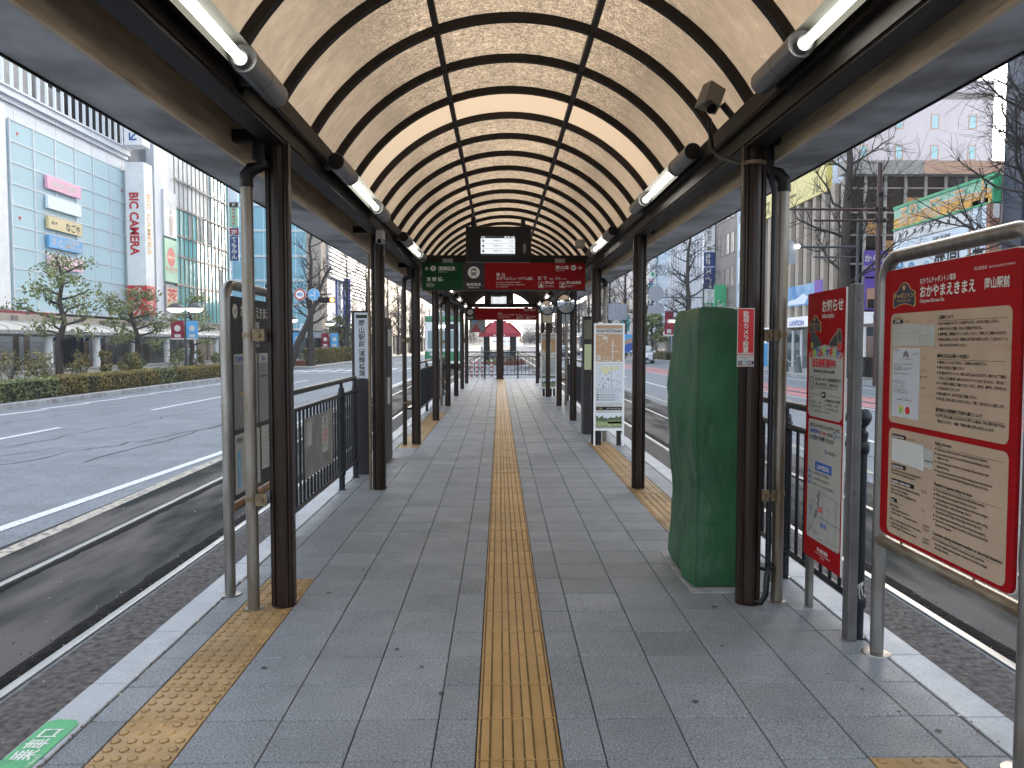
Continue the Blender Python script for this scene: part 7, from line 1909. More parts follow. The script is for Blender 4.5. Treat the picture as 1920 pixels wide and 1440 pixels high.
# convenience store front
CS = thing('convenience_store', (19.2, 46.5, 0), 'convenience store front with a white and blue lit fascia under the brown glass building', 'shop')
b = MB(); b.box(18.6, 19.45, 40.6, 52.2, 2.48, 2.98); b.box(18.55, 19.45, 40.55, 52.25, 2.98, 3.08); fa = b.build('fascia', M['shopglow'], CS)
Fc = FR((18.6, 52.2, 0), '-x')
b = MB(); b.obox(Fc, .2, 1.7, 2.54, 2.92, .0, .02); b.obox(Fc, 8.6, 11.3, 2.54, 2.92, .0, .02); b.build('blue_field', M['sign_royal'], fa)
b = MB(); b.text(Fc, 'LAWSON', .46, 2.1, 2.55, .02, bold=.03, xs=1.25); b.build('lettering', M['sign_royal'], fa)
b = MB(); b.box(19.1, 19.5, 40.6, 52.2, -.1, 2.3); b.build('glass_front', M['glasswin'], CS)
for k in range(9):
    b = MB(); b.box(19.0, 19.12, 40.6 + k * 1.43, 40.72 + k * 1.43, -.1, 2.3); b.build('frame_post', M['white'], CS)
for i, (x, y, z, w, h, m, lab) in enumerate(((18.4, 52.6, 1.0, 1.3, 1.5, M['shopglow'], 'lit menu poster beside the convenience store'), (17.4, 51.2, -.05, 1.1, 1.5, M['sign_blue'], 'blue standing banner sign in front of the convenience store'))):
    t = thing('standing_sign', (x, y, z), lab, 'sign')
    b = MB(); b.box(x - w / 2, x + w / 2, y, y + .08, z, z + h); p = b.build('panel', m, t)
    b = MB(); Fz = (Vector((x, y - .005, z)), X, Z)
    if i == 0: b.disc(Fz, 0, h * .55, .35, .002); b.rect(Fz, -.4, .5, .4, .9, .003)
    else: b.text(Fz, 'からあげクン', .3, -.2, h - .35, .003, bold=.03, vert=True, line=.85); b.text(Fz, 'ホットスナック', .26, .25, h - .32, .003, bold=.03, vert=True, line=.75)
    b.build('print', M['dark'] if i == 0 else M['inkwhite'], p)
t = thing('nobori_flag', (17.9, 50.6, 0), 'narrow yellow and red vertical flag in front of the convenience store', 'flag')
b = MB(); b.cyl((17.9, 50.6, -.1), (17.9, 50.6, 2.4), .02, n=6); b.build('pole', M['white'], t)
b = MB(); b.box(17.92, 18.35, 50.58, 50.60, .5, 2.3); p = b.build('cloth', M['sign_yellow'], t); b = MB(); b.text((Vector((18.13, 50.57, 2.0)), X, Z), '新発売', .38, 0, 0, .005, align='CENTER', bold=.03, vert=True); b.build('lettering', M['sign_red'], p)
# bollards with a chain, junction boxes, guard fence on the right pavement
pr = None
for i, y in enumerate((44.5, 42.6, 40.7)):
    lab = 'grey green cone bollard on the right kerb, %s of three by the convenience store' % ('farthest', 'middle', 'nearest')[i]
    if pr is None:
        pr = thing('bollard', (15.6, y, -.09), lab, 'bollard', 'cone bollards on the right kerb', origin=(0, 0, 0))
        b = MB(); b.lathe((0, 0, 0), [(.22, 0), (.21, .05), (.11, .75), (.13, .80), (.08, .90), (.02, .94)], 16); b.build('cone', mat('grey_green_iron', (.10, .14, .13), .5), pr, smooth=40)
    else: dup(pr, (15.6, y, -.09), lab)
t = thing('bollard_chain', (15.6, 42.6, .6), 'pale chain hanging between the cone bollards', 'chain')
b = MB()
for ya in (40.7, 42.6): b.tube([(15.6, ya + 1.9 * k / 8, .66 - .22 * math.sin(math.pi * k / 8)) for k in range(9)], .02, 5)
b.build('chain', M['concrete'], t)
for i, (x, y, w, h, m) in enumerate(((16.0, 33.7, .62, 1.75, 'wood'), (16.0, 32.9, .60, 1.8, 'beige'))):
    t = thing('utility_cabinet', (x, y, 0), ('dark brown utility cabinet left of the pale one behind the railing', 'pale brown utility cabinet behind the street guard fence')[i], 'cabinet')
    b = MB(); b.bbox(x, x + .5, y - w / 2, y + w / 2, .35, h, .02); b.build('cabinet_body', mat('brown_cabinet', (.14, .095, .08) if i == 0 else (.30, .19, .145), .5), t)
    b = MB(); b.box(x + .05, x + .45, y - w / 2 + .04, y + w / 2 - .04, -.1, .35); b.build('base', M['concrete'], t)
t = thing('guard_fence', (15.5, 33, -.09), 'dark street guard fence along the right kerb beyond the red ticket sign', 'fence')
b = MB(); b.box(15.47, 15.53, 29.4, 35.2, .78, .86); b.box(15.47, 15.53, 29.4, 35.2, .02, .09); b.build('rails', M['black'], t)
for k in range(48):
    b = MB(); b.box(15.485, 15.515, 29.45 + k * .12, 29.50 + k * .12, .09, .78); b.build('slat', M['black'], t)

def rbuild(x0, x1, y0, y1, h, m, lab, nm='office_building'):
    t = thing(nm, ((x0 + x1) / 2, y0, 0), lab, 'building', 'office blocks along the avenue')
    b = MB(); b.box(x0, x1, y0, y1, -.2, h); b.build('wall', m, t)
    b = MB(); b.box(x0 - .12, x0, y0 + .3, y1 - .3, -.1, 2.9); b.build('ground_floor', M['glasswin'], t)
    return t, FR((x0, y1, 0), '-x')
t, Fw = rbuild(30, 47, 75, 95, 26.4, M['pinkwall'], 'pale pink building with small aqua windows behind the brown glass building')
Fb = (Vector((30, 75, 0)), X, Z)
windows(t, Fb, [1.0, 4.2, 7.6, 11.0, 14.6], [10.5, 13.2, 16.0, 18.9, 21.8], .8, 1.4, M['salmon'], mat('aqua_window', (.40, .62, .68), .15))
b = MB(); b.obox(Fb, 0, 17, 24.6, 25.2, 0, .06); b.build('band', M['browngrey'], t)
t, Fw = rbuild(20, 25.2, 57.7, 66.2, 30, M['bluewall'], 'pale white blue building with arched window heads next to the brown glass building')
b = MB()
for k in range(4):
    u = .5 + k * 2.0
    for v in (3.6, 6.4, 9.2): b.obox(Fw, u, u + 1.6, v, v + 2.2, -.09, .02)
b.build('window_panels', M['sign_pale'], t)
b = MB()
for k in range(4):
    u = 1.3 + k * 2.0; 
    for v in (3.6, 6.4, 9.2): b.obox(Fw, u - .03, u + .03, v, v + 2.2, .02, .05); b.obox(Fw, u - .8, u + .8, v + 1.05, v + 1.11, .02, .05)
    b.tube([Fw[0] + Fw[1] * (u + .8 * math.cos(a)) + Z * (11.4 + .7 * math.sin(a)) - X * .03 for a in [math.pi * i / 10 for i in range(11)]], .05, 5)
b.build('window_bars', M['white'], t)
t, Fw = rbuild(20, 27, 66.3, 72.6, 32, M['browngrey'], 'brown grey building with square windows beyond the white blue one')
windows(t, Fw, [.5, 1.9, 3.3, 4.7], [3.2, 6.2, 9.2, 12.2], 1.0, 1.9, M['browngrey'], mat('warm_window', (.36, .33, .30), .1, spec=.9))
T = thing('vertical_sign_tower', (19.2, 73.4, 3), 'tall thin white vertical sign with navy and green panels', 'sign')
b = MB(); b.box(19.0, 20.0, 73.0, 73.5, 3.4, 16); p = b.build('white_box', M['white'], T)
for (v0, v1, m, s) in ((8.6, 9.9, 'sign_navy', 'ELES'), (6.5, 8.5, 'sign_navy', 'エイブ'), (3.6, 5.2, 'sign_green', 'にし')):
    b = MB(); b.box(18.98, 20.02, 72.95, 73.0, v0, v1); q = b.build('panel', M[m], T); b = MB(); b.text((Vector((19.5, 72.94, (v0 + v1) / 2)), -Z, X), s, min(.85, (v1 - v0) / (len(s) * (.62 if s.isascii() else 1) + .2)), 0, -.30, .005, align='CENTER', bold=.05); b.build('lettering', M['inkwhite'], q)
b = MB(); b.text((Vector((19.5, 72.99, 12.0)), X, Z), '美容室・歯科', .5, 0, 0, .01, align='CENTER', vert=True); b.text((Vector((19.5, 72.99, 6.1)), X, Z), 'SAGA', .34, 0, 0, .01, align='CENTER', vert=True, line=.9); b.build('lettering', M['inkgrey'], p)
T = thing('vertical_shop_sign', (19.4, 69, 3), 'green vertical sign with white katakana beside the brown grey building', 'sign')
b = MB(); b.box(18.9, 19.9, 68.8, 69.1, 3.0, 6.6); p = b.build('green_box', M['sign_green'], T); b = MB(); b.text((Vector((19.4, 68.78, 4.65)), X, Z), 'レイク', .8, 0, 0, .005, align='CENTER', bold=.03, vert=True); b.build('lettering', M['inkwhite'], p)
t, Fw = rbuild(20, 29.5, 74, 90.6, 34, M['greywall'], 'grey building with tall vertical fins beyond the thin white sign')
b = MB()
for k in range(14): b.obox(Fw, .4 + k * 1.2, .75 + k * 1.2, 4.4, 30, .0, .45)
b.build('fins', M['cladding'], t)
b = MB()
for k in range(10): b.obox(Fw, .2, 16.4, 5.5 + k * 2.0, 5.58 + k * 2.0, .0, .12)
b.obox(Fw, 0, 16.6, 4.1, 4.4, 0, .6); b.build('floor_lines', M['sign_grey'], t)
t, Fw = rbuild(20, 36, 91, 99.5, 11.6, M['bluewall'], 'pale blue plain building with a railing on its roof')
Fb = (Vector((20, 91, 0)), X, Z)
windows(t, Fw, [2.2, 5.2], [3.6, 7.0], 1.2, 1.0, M['sign_grey'], M['glasswin'])
b = MB(); b.box(20, 36, 91, 91.08, 12.5, 12.6); 
for k in range(20): b.box(20 + k * .5, 20.05 + k * .5, 91, 91.05, 11.6, 12.5); b.box(20, 20.05, 91 + k * .42, 91.05 + k * .42, 11.6, 12.6)
b.build('roof_railing', M['sign_pale'], t)
t, Fw = rbuild(21.5, 44, 99.7, 108, 30, mat('deep_teal_wall', (.035, .20, .27), .6), 'tall deep teal block rising behind the pale blue building')
T = thing('vertical_shop_sign', (19.5, 100, 3), 'white vertical building sign with a rainbow stripe', 'sign')
b = MB(); b.box(19.0, 20.0, 100.0, 100.3, 2.6, 12.2); p = b.build('white_box', M['white'], T)
b = MB()
for k, m in enumerate(('sign_orange', 'sign_yellow', 'sign_green', 'sign_blue', 'sign_pink')): b.box(19.05, 19.4, 99.97, 100.0, 7.2 + k * .5, 7.7 + k * .5, k)
b.box(19.3, 19.7, 99.97, 100, 10.0, 10.5, 2); b.build('colour_stripe', [M[m] for m in ('sign_orange', 'sign_yellow', 'sign_green', 'sign_blue', 'sign_pink')], p)
t, Fw = rbuild(20.5, 44, 108.2, 120, 52, M['beige'], 'beige office block with ribbon windows beyond the rainbow striped sign')  # upper storeys out of view raised to block the sun
windows(t, Fw, [.6 + 2.3 * i for i in range(5)], [3.6, 6.6, 9.6, 12.6], 1.7, 1.6, M['white'], mat('warm_window', (.36, .33, .30), .1, spec=.9))
for i, (y0, y1, h, m, lab) in enumerate(((120.3, 138, 55, 'pinkwall', 'pale pink office block on the right side of the avenue'), (138.3, 160, 58, 'greywall', 'grey office block farther along the right side'), (160.4, 190, 60, 'beige', 'beige office block far along the right side'), (190.4, 240, 12, 'concrete', 'concrete block far along the right side'), (240.4, 420, 10, 'browngrey', 'distant brown block closing the right side of the avenue'))):  # unseen heights shaped for the light: tall blocks stop the sun, low ones admit it
    block(21, 46, y0, y1, h, M[m], lab, '-x', 8, 3.2, (y1 - y0) / 12, 1.6, M['white'], M['glasswin'])
T = thing('shop_awning_sign', (18.3, 112, 3), 'teal and cream shop signs above the far right pavement', 'sign')
b = MB(); b.box(17.4, 18.6, 112, 112.4, 3.2, 5.6); b.build('teal_panel', mat('teal_sign', (.05, .42, .40), .5), T)
b = MB(); b.box(17.4, 18.6, 112, 112.4, 5.7, 7.6); b.build('cream_panel', M['sign_cream'], T)
b = MB(); b.box(17.9, 18.1, 112.1, 112.3, -.1, 3.2); b.build('mast', M['greypole'], T)

# trees, poles and signs on the right pavement
bare_tree('plane_tree', (15.2, 34.4, -.09), 12.5, .30, 'dark bare plane tree rising behind the red ticket sign', 61, 'bare plane trees on the right pavement', limbs=16, lo=.30, reach=.25, kids=(0, 8, 8), minr=.007, thick=.32)
bare_tree('plane_tree', (15.9, 23.0, -.09), 11.5, .32, 'bare plane tree at the right edge reaching branches across the pale building', 67, 'bare plane trees on the right pavement', limbs=22, lo=.30, reach=.36, kids=(0, 9, 10), minr=.0055, thick=.28)
T = thing('catenary_pole', (14.5, 30, 0), 'maroon catenary pole with two horizontal arms in front of the brown glass building', 'pole')
b = MB(); b.cyl((14.5, 30, -.2), (14.5, 30, 8.3), .10, .085, 14); b.build('pole_shaft', M['maroonpole'], T, smooth=40)
b = MB(); b.cyl((14.85, 30, 6.54), (10.9, 30, 6.54), .045, n=8); b.cyl((14.85, 30, 6.12), (12.0, 30, 6.12), .045, n=8); b.build('arm', M['maroonpole'], T, smooth=40)
b = MB()
for z in (6.54, 6.12):
    for x in (14.34, 14.66): b.box(x - .03, x + .03, 29.86, 30.14, z - .09, z + .09)
b.box(14.4, 14.55, 29.85, 29.9, 7.0, 7.15); b.build('clamp', M['black'], T)
T = thing('sign_pole', (14.4, 31.5, 0), 'dark grey pole with an arm holding the back of a road sign', 'pole')
b = MB(); b.cyl((14.4, 31.5, -.1), (14.4, 31.5, 6.0), .085, .06, 12); b.lathe((14.4, 31.5, 6.0), [(.07, 0), (.05, .2), (.01, .5)], 10); b.cyl((14.4, 31.5, 5.30), (11.2, 31.5, 5.30), .05, n=8); b.cyl((14.4, 31.5, 4.90), (12.6, 31.5, 4.90), .035, n=8); b.build('pole_shaft', M['greypole'], T, smooth=40)
b = MB(); b.slab((Vector((11.6, 31.5, 5.15)), X, Z), [(-.25, -.55), (.25, -.55), (.25, .25), (.12, .42), (-.12, .42), (-.25, .25)], .06, .08); b.build('sign_back', M['sign_grey'], T)
b = MB(); b.cyl((11.9, 31.4, 5.3), (11.9, 31.3, 5.3), .09, n=12); b.build('lamp', M['globe'], T)
T = thing('road_sign_gantry', (15.5, 60, 0), 'grey round sign back and plate on a long thin arm before the pale blue building', 'road sign')
b = MB(); b.cyl((15.6, 60, -.1), (15.6, 60, 6), .09, .07, 10); b.cyl((15.6, 60, 4.95), (11.3, 60, 4.95), .045, n=8); b.build('pole_shaft', M['greypole'], T)
b = MB(); b.cyl((11.95, 59.9, 5.25), (11.95, 59.93, 5.25), .60, n=28); b.box(11.35, 12.55, 59.9, 59.93, 3.75, 4.35); b.build('sign_back', M['sign_grey'], T)
T = thing('direction_sign_back', (12.5, 82, 0), 'large grey corrugated sign back on a gantry arm in front of the bare plane tree', 'road sign')
b = MB()
for k in range(8): b.box(11.4 + k * .25, 11.62 + k * .25, 82, 82.06, 3.9, 5.6)
b.build('sign_back', M['sign_grey'], T); b = MB(); b.cyl((16, 82.2, 4.9), (11.2, 82.2, 4.9), .06, n=8); b.cyl((16, 82.2, -.1), (16, 82.2, 7), .11, n=10); b.build('gantry', M['greypole'], T)
T = thing('direction_sign_back', (10, 118, 0), 'larger dark grey ribbed sign back between two thin gantry arms', 'road sign')
b = MB()
for k in range(9): b.box(8.6, 11.6, 118, 118.08, 4.4 + k * .42, 4.78 + k * .42)
b.build('sign_back', mat('dark_sign_back', (.13, .14, .16), .5), T); b = MB(); b.cyl((16, 118.2, 7.2), (8, 118.2, 7.2), .07, n=8); b.cyl((16, 118.2, 5.0), (8, 118.2, 5.0), .07, n=8); b.cyl((16, 118.2, -.1), (16, 118.2, 9), .12, n=10); b.build('gantry', M['greypole'], T)
street_lamp((15.6, 70, -.1), 'disc street lamp beside the maroon banner on the right pavement', False)
banner(14.75, 69.9, 2.1, .78, 2.2, M['sign_maroon'], 'maroon banner on the right pavement above the green tarpaulin')
T = thing('billboard', (12.2, 76, 0), 'bright blue lit poster panel beside the white car', 'billboard')
b = MB(); b.bbox(11.8, 13.5, 76, 76.2, .55, 2.35, .03); p = b.build('panel', M['sign_blue'], T)
b = MB(); Fz = (Vector((11.8, 75.99, .55)), X, Z); b.poly(Fz, [(.1, .1), (1.5, .1), (1.3, .9), (.9, 1.1), (.5, .9)], .005); b.build('blue_shape', M['sign_royal'], p)
b = MB(); b.disc(Fz, .85, 1.15, .26, .008, k=20); b.disc(Fz, .45, 1.0, .2, .007, k=20); b.build('beige_shape', M['skin'], p)
b = MB(); b.box(12.2, 12.3, 76.05, 76.15, -.1, .55); b.box(13.0, 13.1, 76.05, 76.15, -.1, .55); b.build('leg', M['greypole'], T)
hedge(15.35, 16.3, 72, 92, -.1, .62, 'low reddish clipped hedge on the right kerb behind the white car', 71, per=90, size=.08, leafm=M['leafr'])

# ------------------------------------------------------------------ kiosk in the middle of the avenue, flower bed
K = thing('median_kiosk', (.08, 58, 0), 'open kiosk with a red hipped roof on dark columns beyond the platform end', 'kiosk')
b = MB(); y0, y1 = 56.4, 59.6
for (x0, x1, z0, X0, X1, z1, dy) in ((-1.48, 1.56, 1.93, -1.48, 1.56, 2.20, 0), (-1.36, 1.44, 2.20, -.70, .78, 2.95, .55)):
    b.add([(x0, y0, z0), (x1, y0, z0), (x1, y1, z0), (x0, y1, z0), (X0, y0 + dy, z1), (X1, y0 + dy, z1), (X1, y1 - dy, z1), (X0, y1 - dy, z1)], [(3, 2, 1, 0), (4, 5, 6, 7), (0, 1, 5, 4), (1, 2, 6, 5), (2, 3, 7, 6), (3, 0, 4, 7)])
b.box(-.45, .53, 57.2, 58.8, 2.95, 3.1); rf = b.build('roof', M['redroof'], K)
b = MB()
for x in (-.62, .70): b.tube([(x * 2.1, y0 - .02, 2.22), (x * 1.55, y0 + .25, 2.62), (x, y0 + .5, 2.95)], .05, 6)
b.build('roof_hips', M['redsign'], rf)
b = MB(); b.add([(-.42, y0 - .01, 1.98), (-.26, y0 - .01, 1.98), (-.34, y0 - .01, 2.14)], [(0, 1, 2)]); b.add([(.30, y0 - .01, 1.98), (.42, y0 - .01, 1.98), (.36, y0 - .01, 2.12)], [(0, 1, 2)]); b.build('white_mark', M['white'], rf)
for x in (-.93, 1.0):
    for y in (56.8, 59.2):
        b = MB(); b.bbox(x - .21, x + .21, y - .21, y + .21, -.3, 1.93, .02); b.build('column', M['charcoal'], K)
b = MB(); b.box(-.7, .8, 59.0, 59.05, -.2, .85); b.build('back_panel', M['sign_grey'], K)
b = MB()
for x in (-.6, -.3, 0, .3, .6, .8): b.box(x - .015, x + .015, 57.0, 57.03, -.2, .95)
b.box(-.7, .85, 57.0, 57.03, .93, .97); b.build('front_rail', M['black'], K)
T = thing('flower_bed', (.1, 48.5, -.2), 'round kerbed bed of red flowers in front of the red roofed kiosk', 'flower bed')
b = MB(); b.lathe((.1, 48.5, -.25), [(1.75, 0), (1.75, .33), (1.55, .36), (1.5, .3)], 32); b.build('kerb_ring', M['kerbfar'], T, smooth=30)
b = MB(); rnd = random.Random(1)
for i in range(9):
    a = rnd.uniform(0, 6.28); leaf_quads(b, (.1 + 1.0 * math.cos(a), 48.5 + 1.0 * math.sin(a), .22), .55, 110, .07, rnd, .5)
b.build('flowers', M['redflower'], T)
b = MB(); leaf_quads(b, (.1, 48.5, .35), .9, 260, .08, rnd, .4); b.build('foliage', M['leaf'], T)
T = thing('median_post', (-1.05, 47.5, -.2), 'white slim marker post left of the flower bed', 'post')
b = MB(); b.box(-1.13, -.98, 47.45, 47.55, -.25, 1.25); b.build('post', M['paper2'], T); b = MB(); b.box(-1.18, -.93, 47.4, 47.6, -.25, -.12); b.build('base', M['concrete'], T)

# ------------------------------------------------------------------ tram, cars, bus
T = thing('tram', (-3.6, 56, -.2), 'green and white tram waiting on the left track', 'tram')
b = MB(); x0, x1, y0, y1 = -4.75, -2.42, 50.2, 62.5
b.bbox(x0, x1, y0, y1, .15, 3.05, .16); b.build('body', M['carwhite'], T)
b = MB(); b.bbox(x0 - .02, x1 + .02, y0 - .02, y1 + .02, .12, 1.0, .12); b.build('lower_body', M['tramgreen'], T)
b = MB(); b.bbox(x0 + .02, x1 - .02, y0 - .05, y1 + .05, 2.78, 3.22, .12); rf = b.build('roof', M['tramgreen'], T)
b = MB(); b.bbox(x0 + .5, x1 - .5, y0 + .6, y1 - 1, 3.2, 3.5, .06); b.build('roof_unit', M['sign_grey'], rf)
b = MB(); b.bbox(x0 + .18, x1 - .18, y0 - .04, y0 + .05, 1.12, 2.25, .03); b.build('windscreen', mat('tram_glass', (.16, .24, .26), .05, spec=.9), T)
b = MB(); b.bbox(x0 + .5, x1 - .5, y0 - .06, y0, 2.35, 2.68, .02); p = b.build('destination_box', M['ink'], T)
b = MB(); b.text((Vector(((x0 + x1) / 2, y0 - .065, 2.42)), X, Z), '清輝橋', .24, 0, 0, .003, align='CENTER', bold=.02); b.build('lettering', M['tubeon'], p)
for x in (x0 + .4, x1 - .4):
    b = MB(); b.cyl((x, y0 - .03, .75), (x, y0 - .06, .75), .11, n=14); b.build('headlight', M['paper'], T)
b = MB(); b.box(x0 + .1, x1 - .1, y0 - .10, y0, .16, .32); b.box(x0 + .0, x1, y0 - .03, y0, 1.0, 1.05); b.build('bumper', M['white'], T)
for k in range(6):
    b = MB(); b.box(x1 - .005, x1 + .012, y0 + 1 + k * 1.9, y0 + 2.5 + k * 1.9, 1.3, 2.2); b.build('side_window', M['glassdark'], T)
b = MB(); b.tube([(x0 - .02, y0 + .3, 2.2), (x0 - .25, y0 - .1, 2.1), (x0 - .28, y0 - .1, 1.75)], .02, 5); b.box(x0 - .36, x0 - .20, y0 - .14, y0 - .08, 1.5, 1.8); b.build('mirror', M['black'], T)
b = MB(); b.tube([(x1 + .02, y0 + .3, 2.2), (x1 + .22, y0 - .1, 2.1), (x1 + .24, y0 - .1, 1.75)], .02, 5); b.box(x1 + .17, x1 + .32, y0 - .14, y0 - .08, 1.5, 1.8); b.build('mirror', M['black'], T)
b = MB()
for y in (52.4, 54.2, 58.8, 60.6):
    for x in (x0 + .5, x1 - .5): b.cyl((x - .06, y, .14), (x + .06, y, .14), .33, n=16)
b.build('wheels', M['railweb'], T)

def prism(b, prof, xs, m=0):
    """loft: prof (y,z) scaled per station; xs = list of (x, ky, kz, z0)"""
    n = len(prof); base = len(b.v); vs = []
    yc = sum(p[0] for p in prof) / n
    for (x, ky, kz, z0) in xs: vs += [(x, yc + (p[0] - yc) * ky, z0 + (p[1] - z0) * kz) for p in prof]
    fs = []
    for i in range(len(xs) - 1):
        for j in range(n): fs.append((i * n + j, i * n + (j + 1) % n, (i + 1) * n + (j + 1) % n, (i + 1) * n + j))
    fs += [tuple(range(n - 1, -1, -1)), tuple(range((len(xs) - 1) * n, len(xs) * n))]
    b.add(vs, fs, m)
def car(loc, label, paint, kind='hatch', rz=0.0, lights=False):
    t = thing('car', loc, label, 'car', 'cars on the right carriageway', rz=rz, origin=(0, 0, 0))
    w = .86
    if kind == 'hatch':
        low = [(-2.15, .35), (-2.2, .55), (-2.05, .78), (-1.2, .98), (1.9, 1.02), (2.2, .9), (2.25, .5), (2.1, .28), (-2.0, .25)]
        cab = [(-1.25, .95), (-.25, 1.44), (.5, 1.50), (1.3, 1.42), (2.0, .98)]
    else:
        low = [(-2.25, .35), (-2.3, .62), (-2.15, .82), (-1.0, .95), (1.4, .98), (2.25, .92), (2.3, .5), (2.2, .3), (-2.15, .28)]
        cab = [(-1.0, .93), (-.45, 1.42), (.1, 1.47), (.75, 1.45), (1.45, .95)]
    b = MB(); prism(b, low, [(-w, .96, .9, .35), (-w * .93, .99, .985, .3), (-w * .6, 1, 1, .3), (0, 1.008, 1.02, .3), (w * .6, 1, 1, .3), (w * .93, .99, .985, .3), (w, .96, .9, .35)]); b.build('body', paint, t, smooth=35)
    b = MB(); prism(b, cab, [(-w * .92, .97, .0, .95), (-w * .72, .95, .96, .95), (-w * .4, 1, 1, .95), (w * .4, 1, 1, .95), (w * .72, .95, .96, .95), (w * .92, .97, .0, .95)]); b.build('cabin', paint, t, smooth=35)
    y0_, z0_ = cab[0]; y1_, z1_ = cab[1]
    b = MB(); d = .02
    b.add([(-w * .74, y0_ + .06 - d, z0_ + .07), (w * .74, y0_ + .06 - d, z0_ + .07), (w * .60, y1_ - .05 - d, z1_ - .01), (-w * .60, y1_ - .05 - d, z1_ - .01)], [(0, 1, 2, 3)]); b.build('windscreen', mat('car_glass', (.12, .17, .19), .05, spec=.9), t)
    for s in (-1, 1):
        b = MB(); q = [(s * (w * .885), y0_ + .25, z0_ + .10), (s * (w * .885), cab[-1][0] - .35, z0_ + .12), (s * w * .745, cab[-2][0] - .05, 1.33), (s * w * .745, y1_ + .1, 1.33)]; b.add(q, [(0, 1, 2, 3)] if s > 0 else [(3, 2, 1, 0)]); b.build('side_window', M['glassdark'], t)
        b = MB(); b.bbox(s * .62 - .17, s * .62 + .17, -2.20, -2.05, .62, .76, .04); b.build('headlight', M['headlight'] if lights else M['paper'], t)
        b = MB(); b.bbox(s * .98 - .1, s * .98 + .1, -.95, -.85, .95, 1.08, .03); b.build('mirror', paint, t)
        for y in (-1.35, 1.35):
            b = MB(); b.cyl((s * .64, y, .31), (s * .84, y, .31), .31, n=20); wh = b.build('wheel', M['tyre'], t, smooth=40)
            b = MB(); b.cyl((s * .845, y, .31), (s * .85, y, .31), .19, n=16); b.build('rim', M['sign_grey'], wh)
    b = MB(); b.bbox(-.55, .55, -2.24, -2.1, .34, .50, .03); b.build('grille', M['ink'], t)
    b = MB(); b.box(-.17, .17, -2.26, -2.24, .42, .55); b.build('number_plate', M['paper'], t)
    return t
car((12.45, 67.5, -.245), 'white hatchback car on the right carriageway behind the second right post', M['carwhite'], 'hatch', R(-14))
car((6.5, 82, -.215), 'black taxi with lit headlights seen between the far right posts', mat('black_car_paint', (.02, .022, .026), .2, coat=.8), 'sedan', R(-3), True)
car((8.4, 128, -.22), 'white car far away just right of the kiosk', M['carwhite'], 'hatch')
car((6.2, 104, -.215), 'silver car behind the taxi close to the far right posts', mat('silver_car_paint', (.45, .47, .5), .25, metal=.4, coat=.5), 'hatch', 0, True)
car((-7.4, 150, -.27), 'small distant car on the left carriageway left of the kiosk', M['busgrey'], 'sedan')
T = thing('bus', (13.2, 112, -.25), 'grey bus with white roof parked on the right carriageway', 'bus')
b = MB(); b.bbox(11.4, 13.9, 112, 122, .1, 2.55, .12); b.build('body', M['busgrey'], T)
b = MB(); b.bbox(11.42, 13.88, 112.02, 121.98, 2.5, 3.0, .12); b.build('roof', M['white'], T)
b = MB(); b.bbox(11.55, 13.75, 111.95, 112.05, 1.2, 2.4, .04); b.build('windscreen', M['glasswin'], T)
for k in range(6):
    b = MB(); b.box(11.37, 11.40, 112.6 + k * 1.55, 113.95 + k * 1.55, 1.35, 2.35); b.build('side_window', M['glassdark'], T)
for x in (11.75, 13.55):
    b = MB(); b.bbox(x - .18, x + .18, 111.93, 112.02, .45, .65, .03); b.build('headlight', M['headlight'], T)
for y in (114, 120):
    b = MB(); b.cyl((11.36, y, .25), (11.7, y, .25), .48, n=20); b.build('wheel', M['tyre'], T)
b = MB(); b.box(11.6, 13.7, 111.94, 112, .2, .38); b.build('bumper', M['ink'], T)

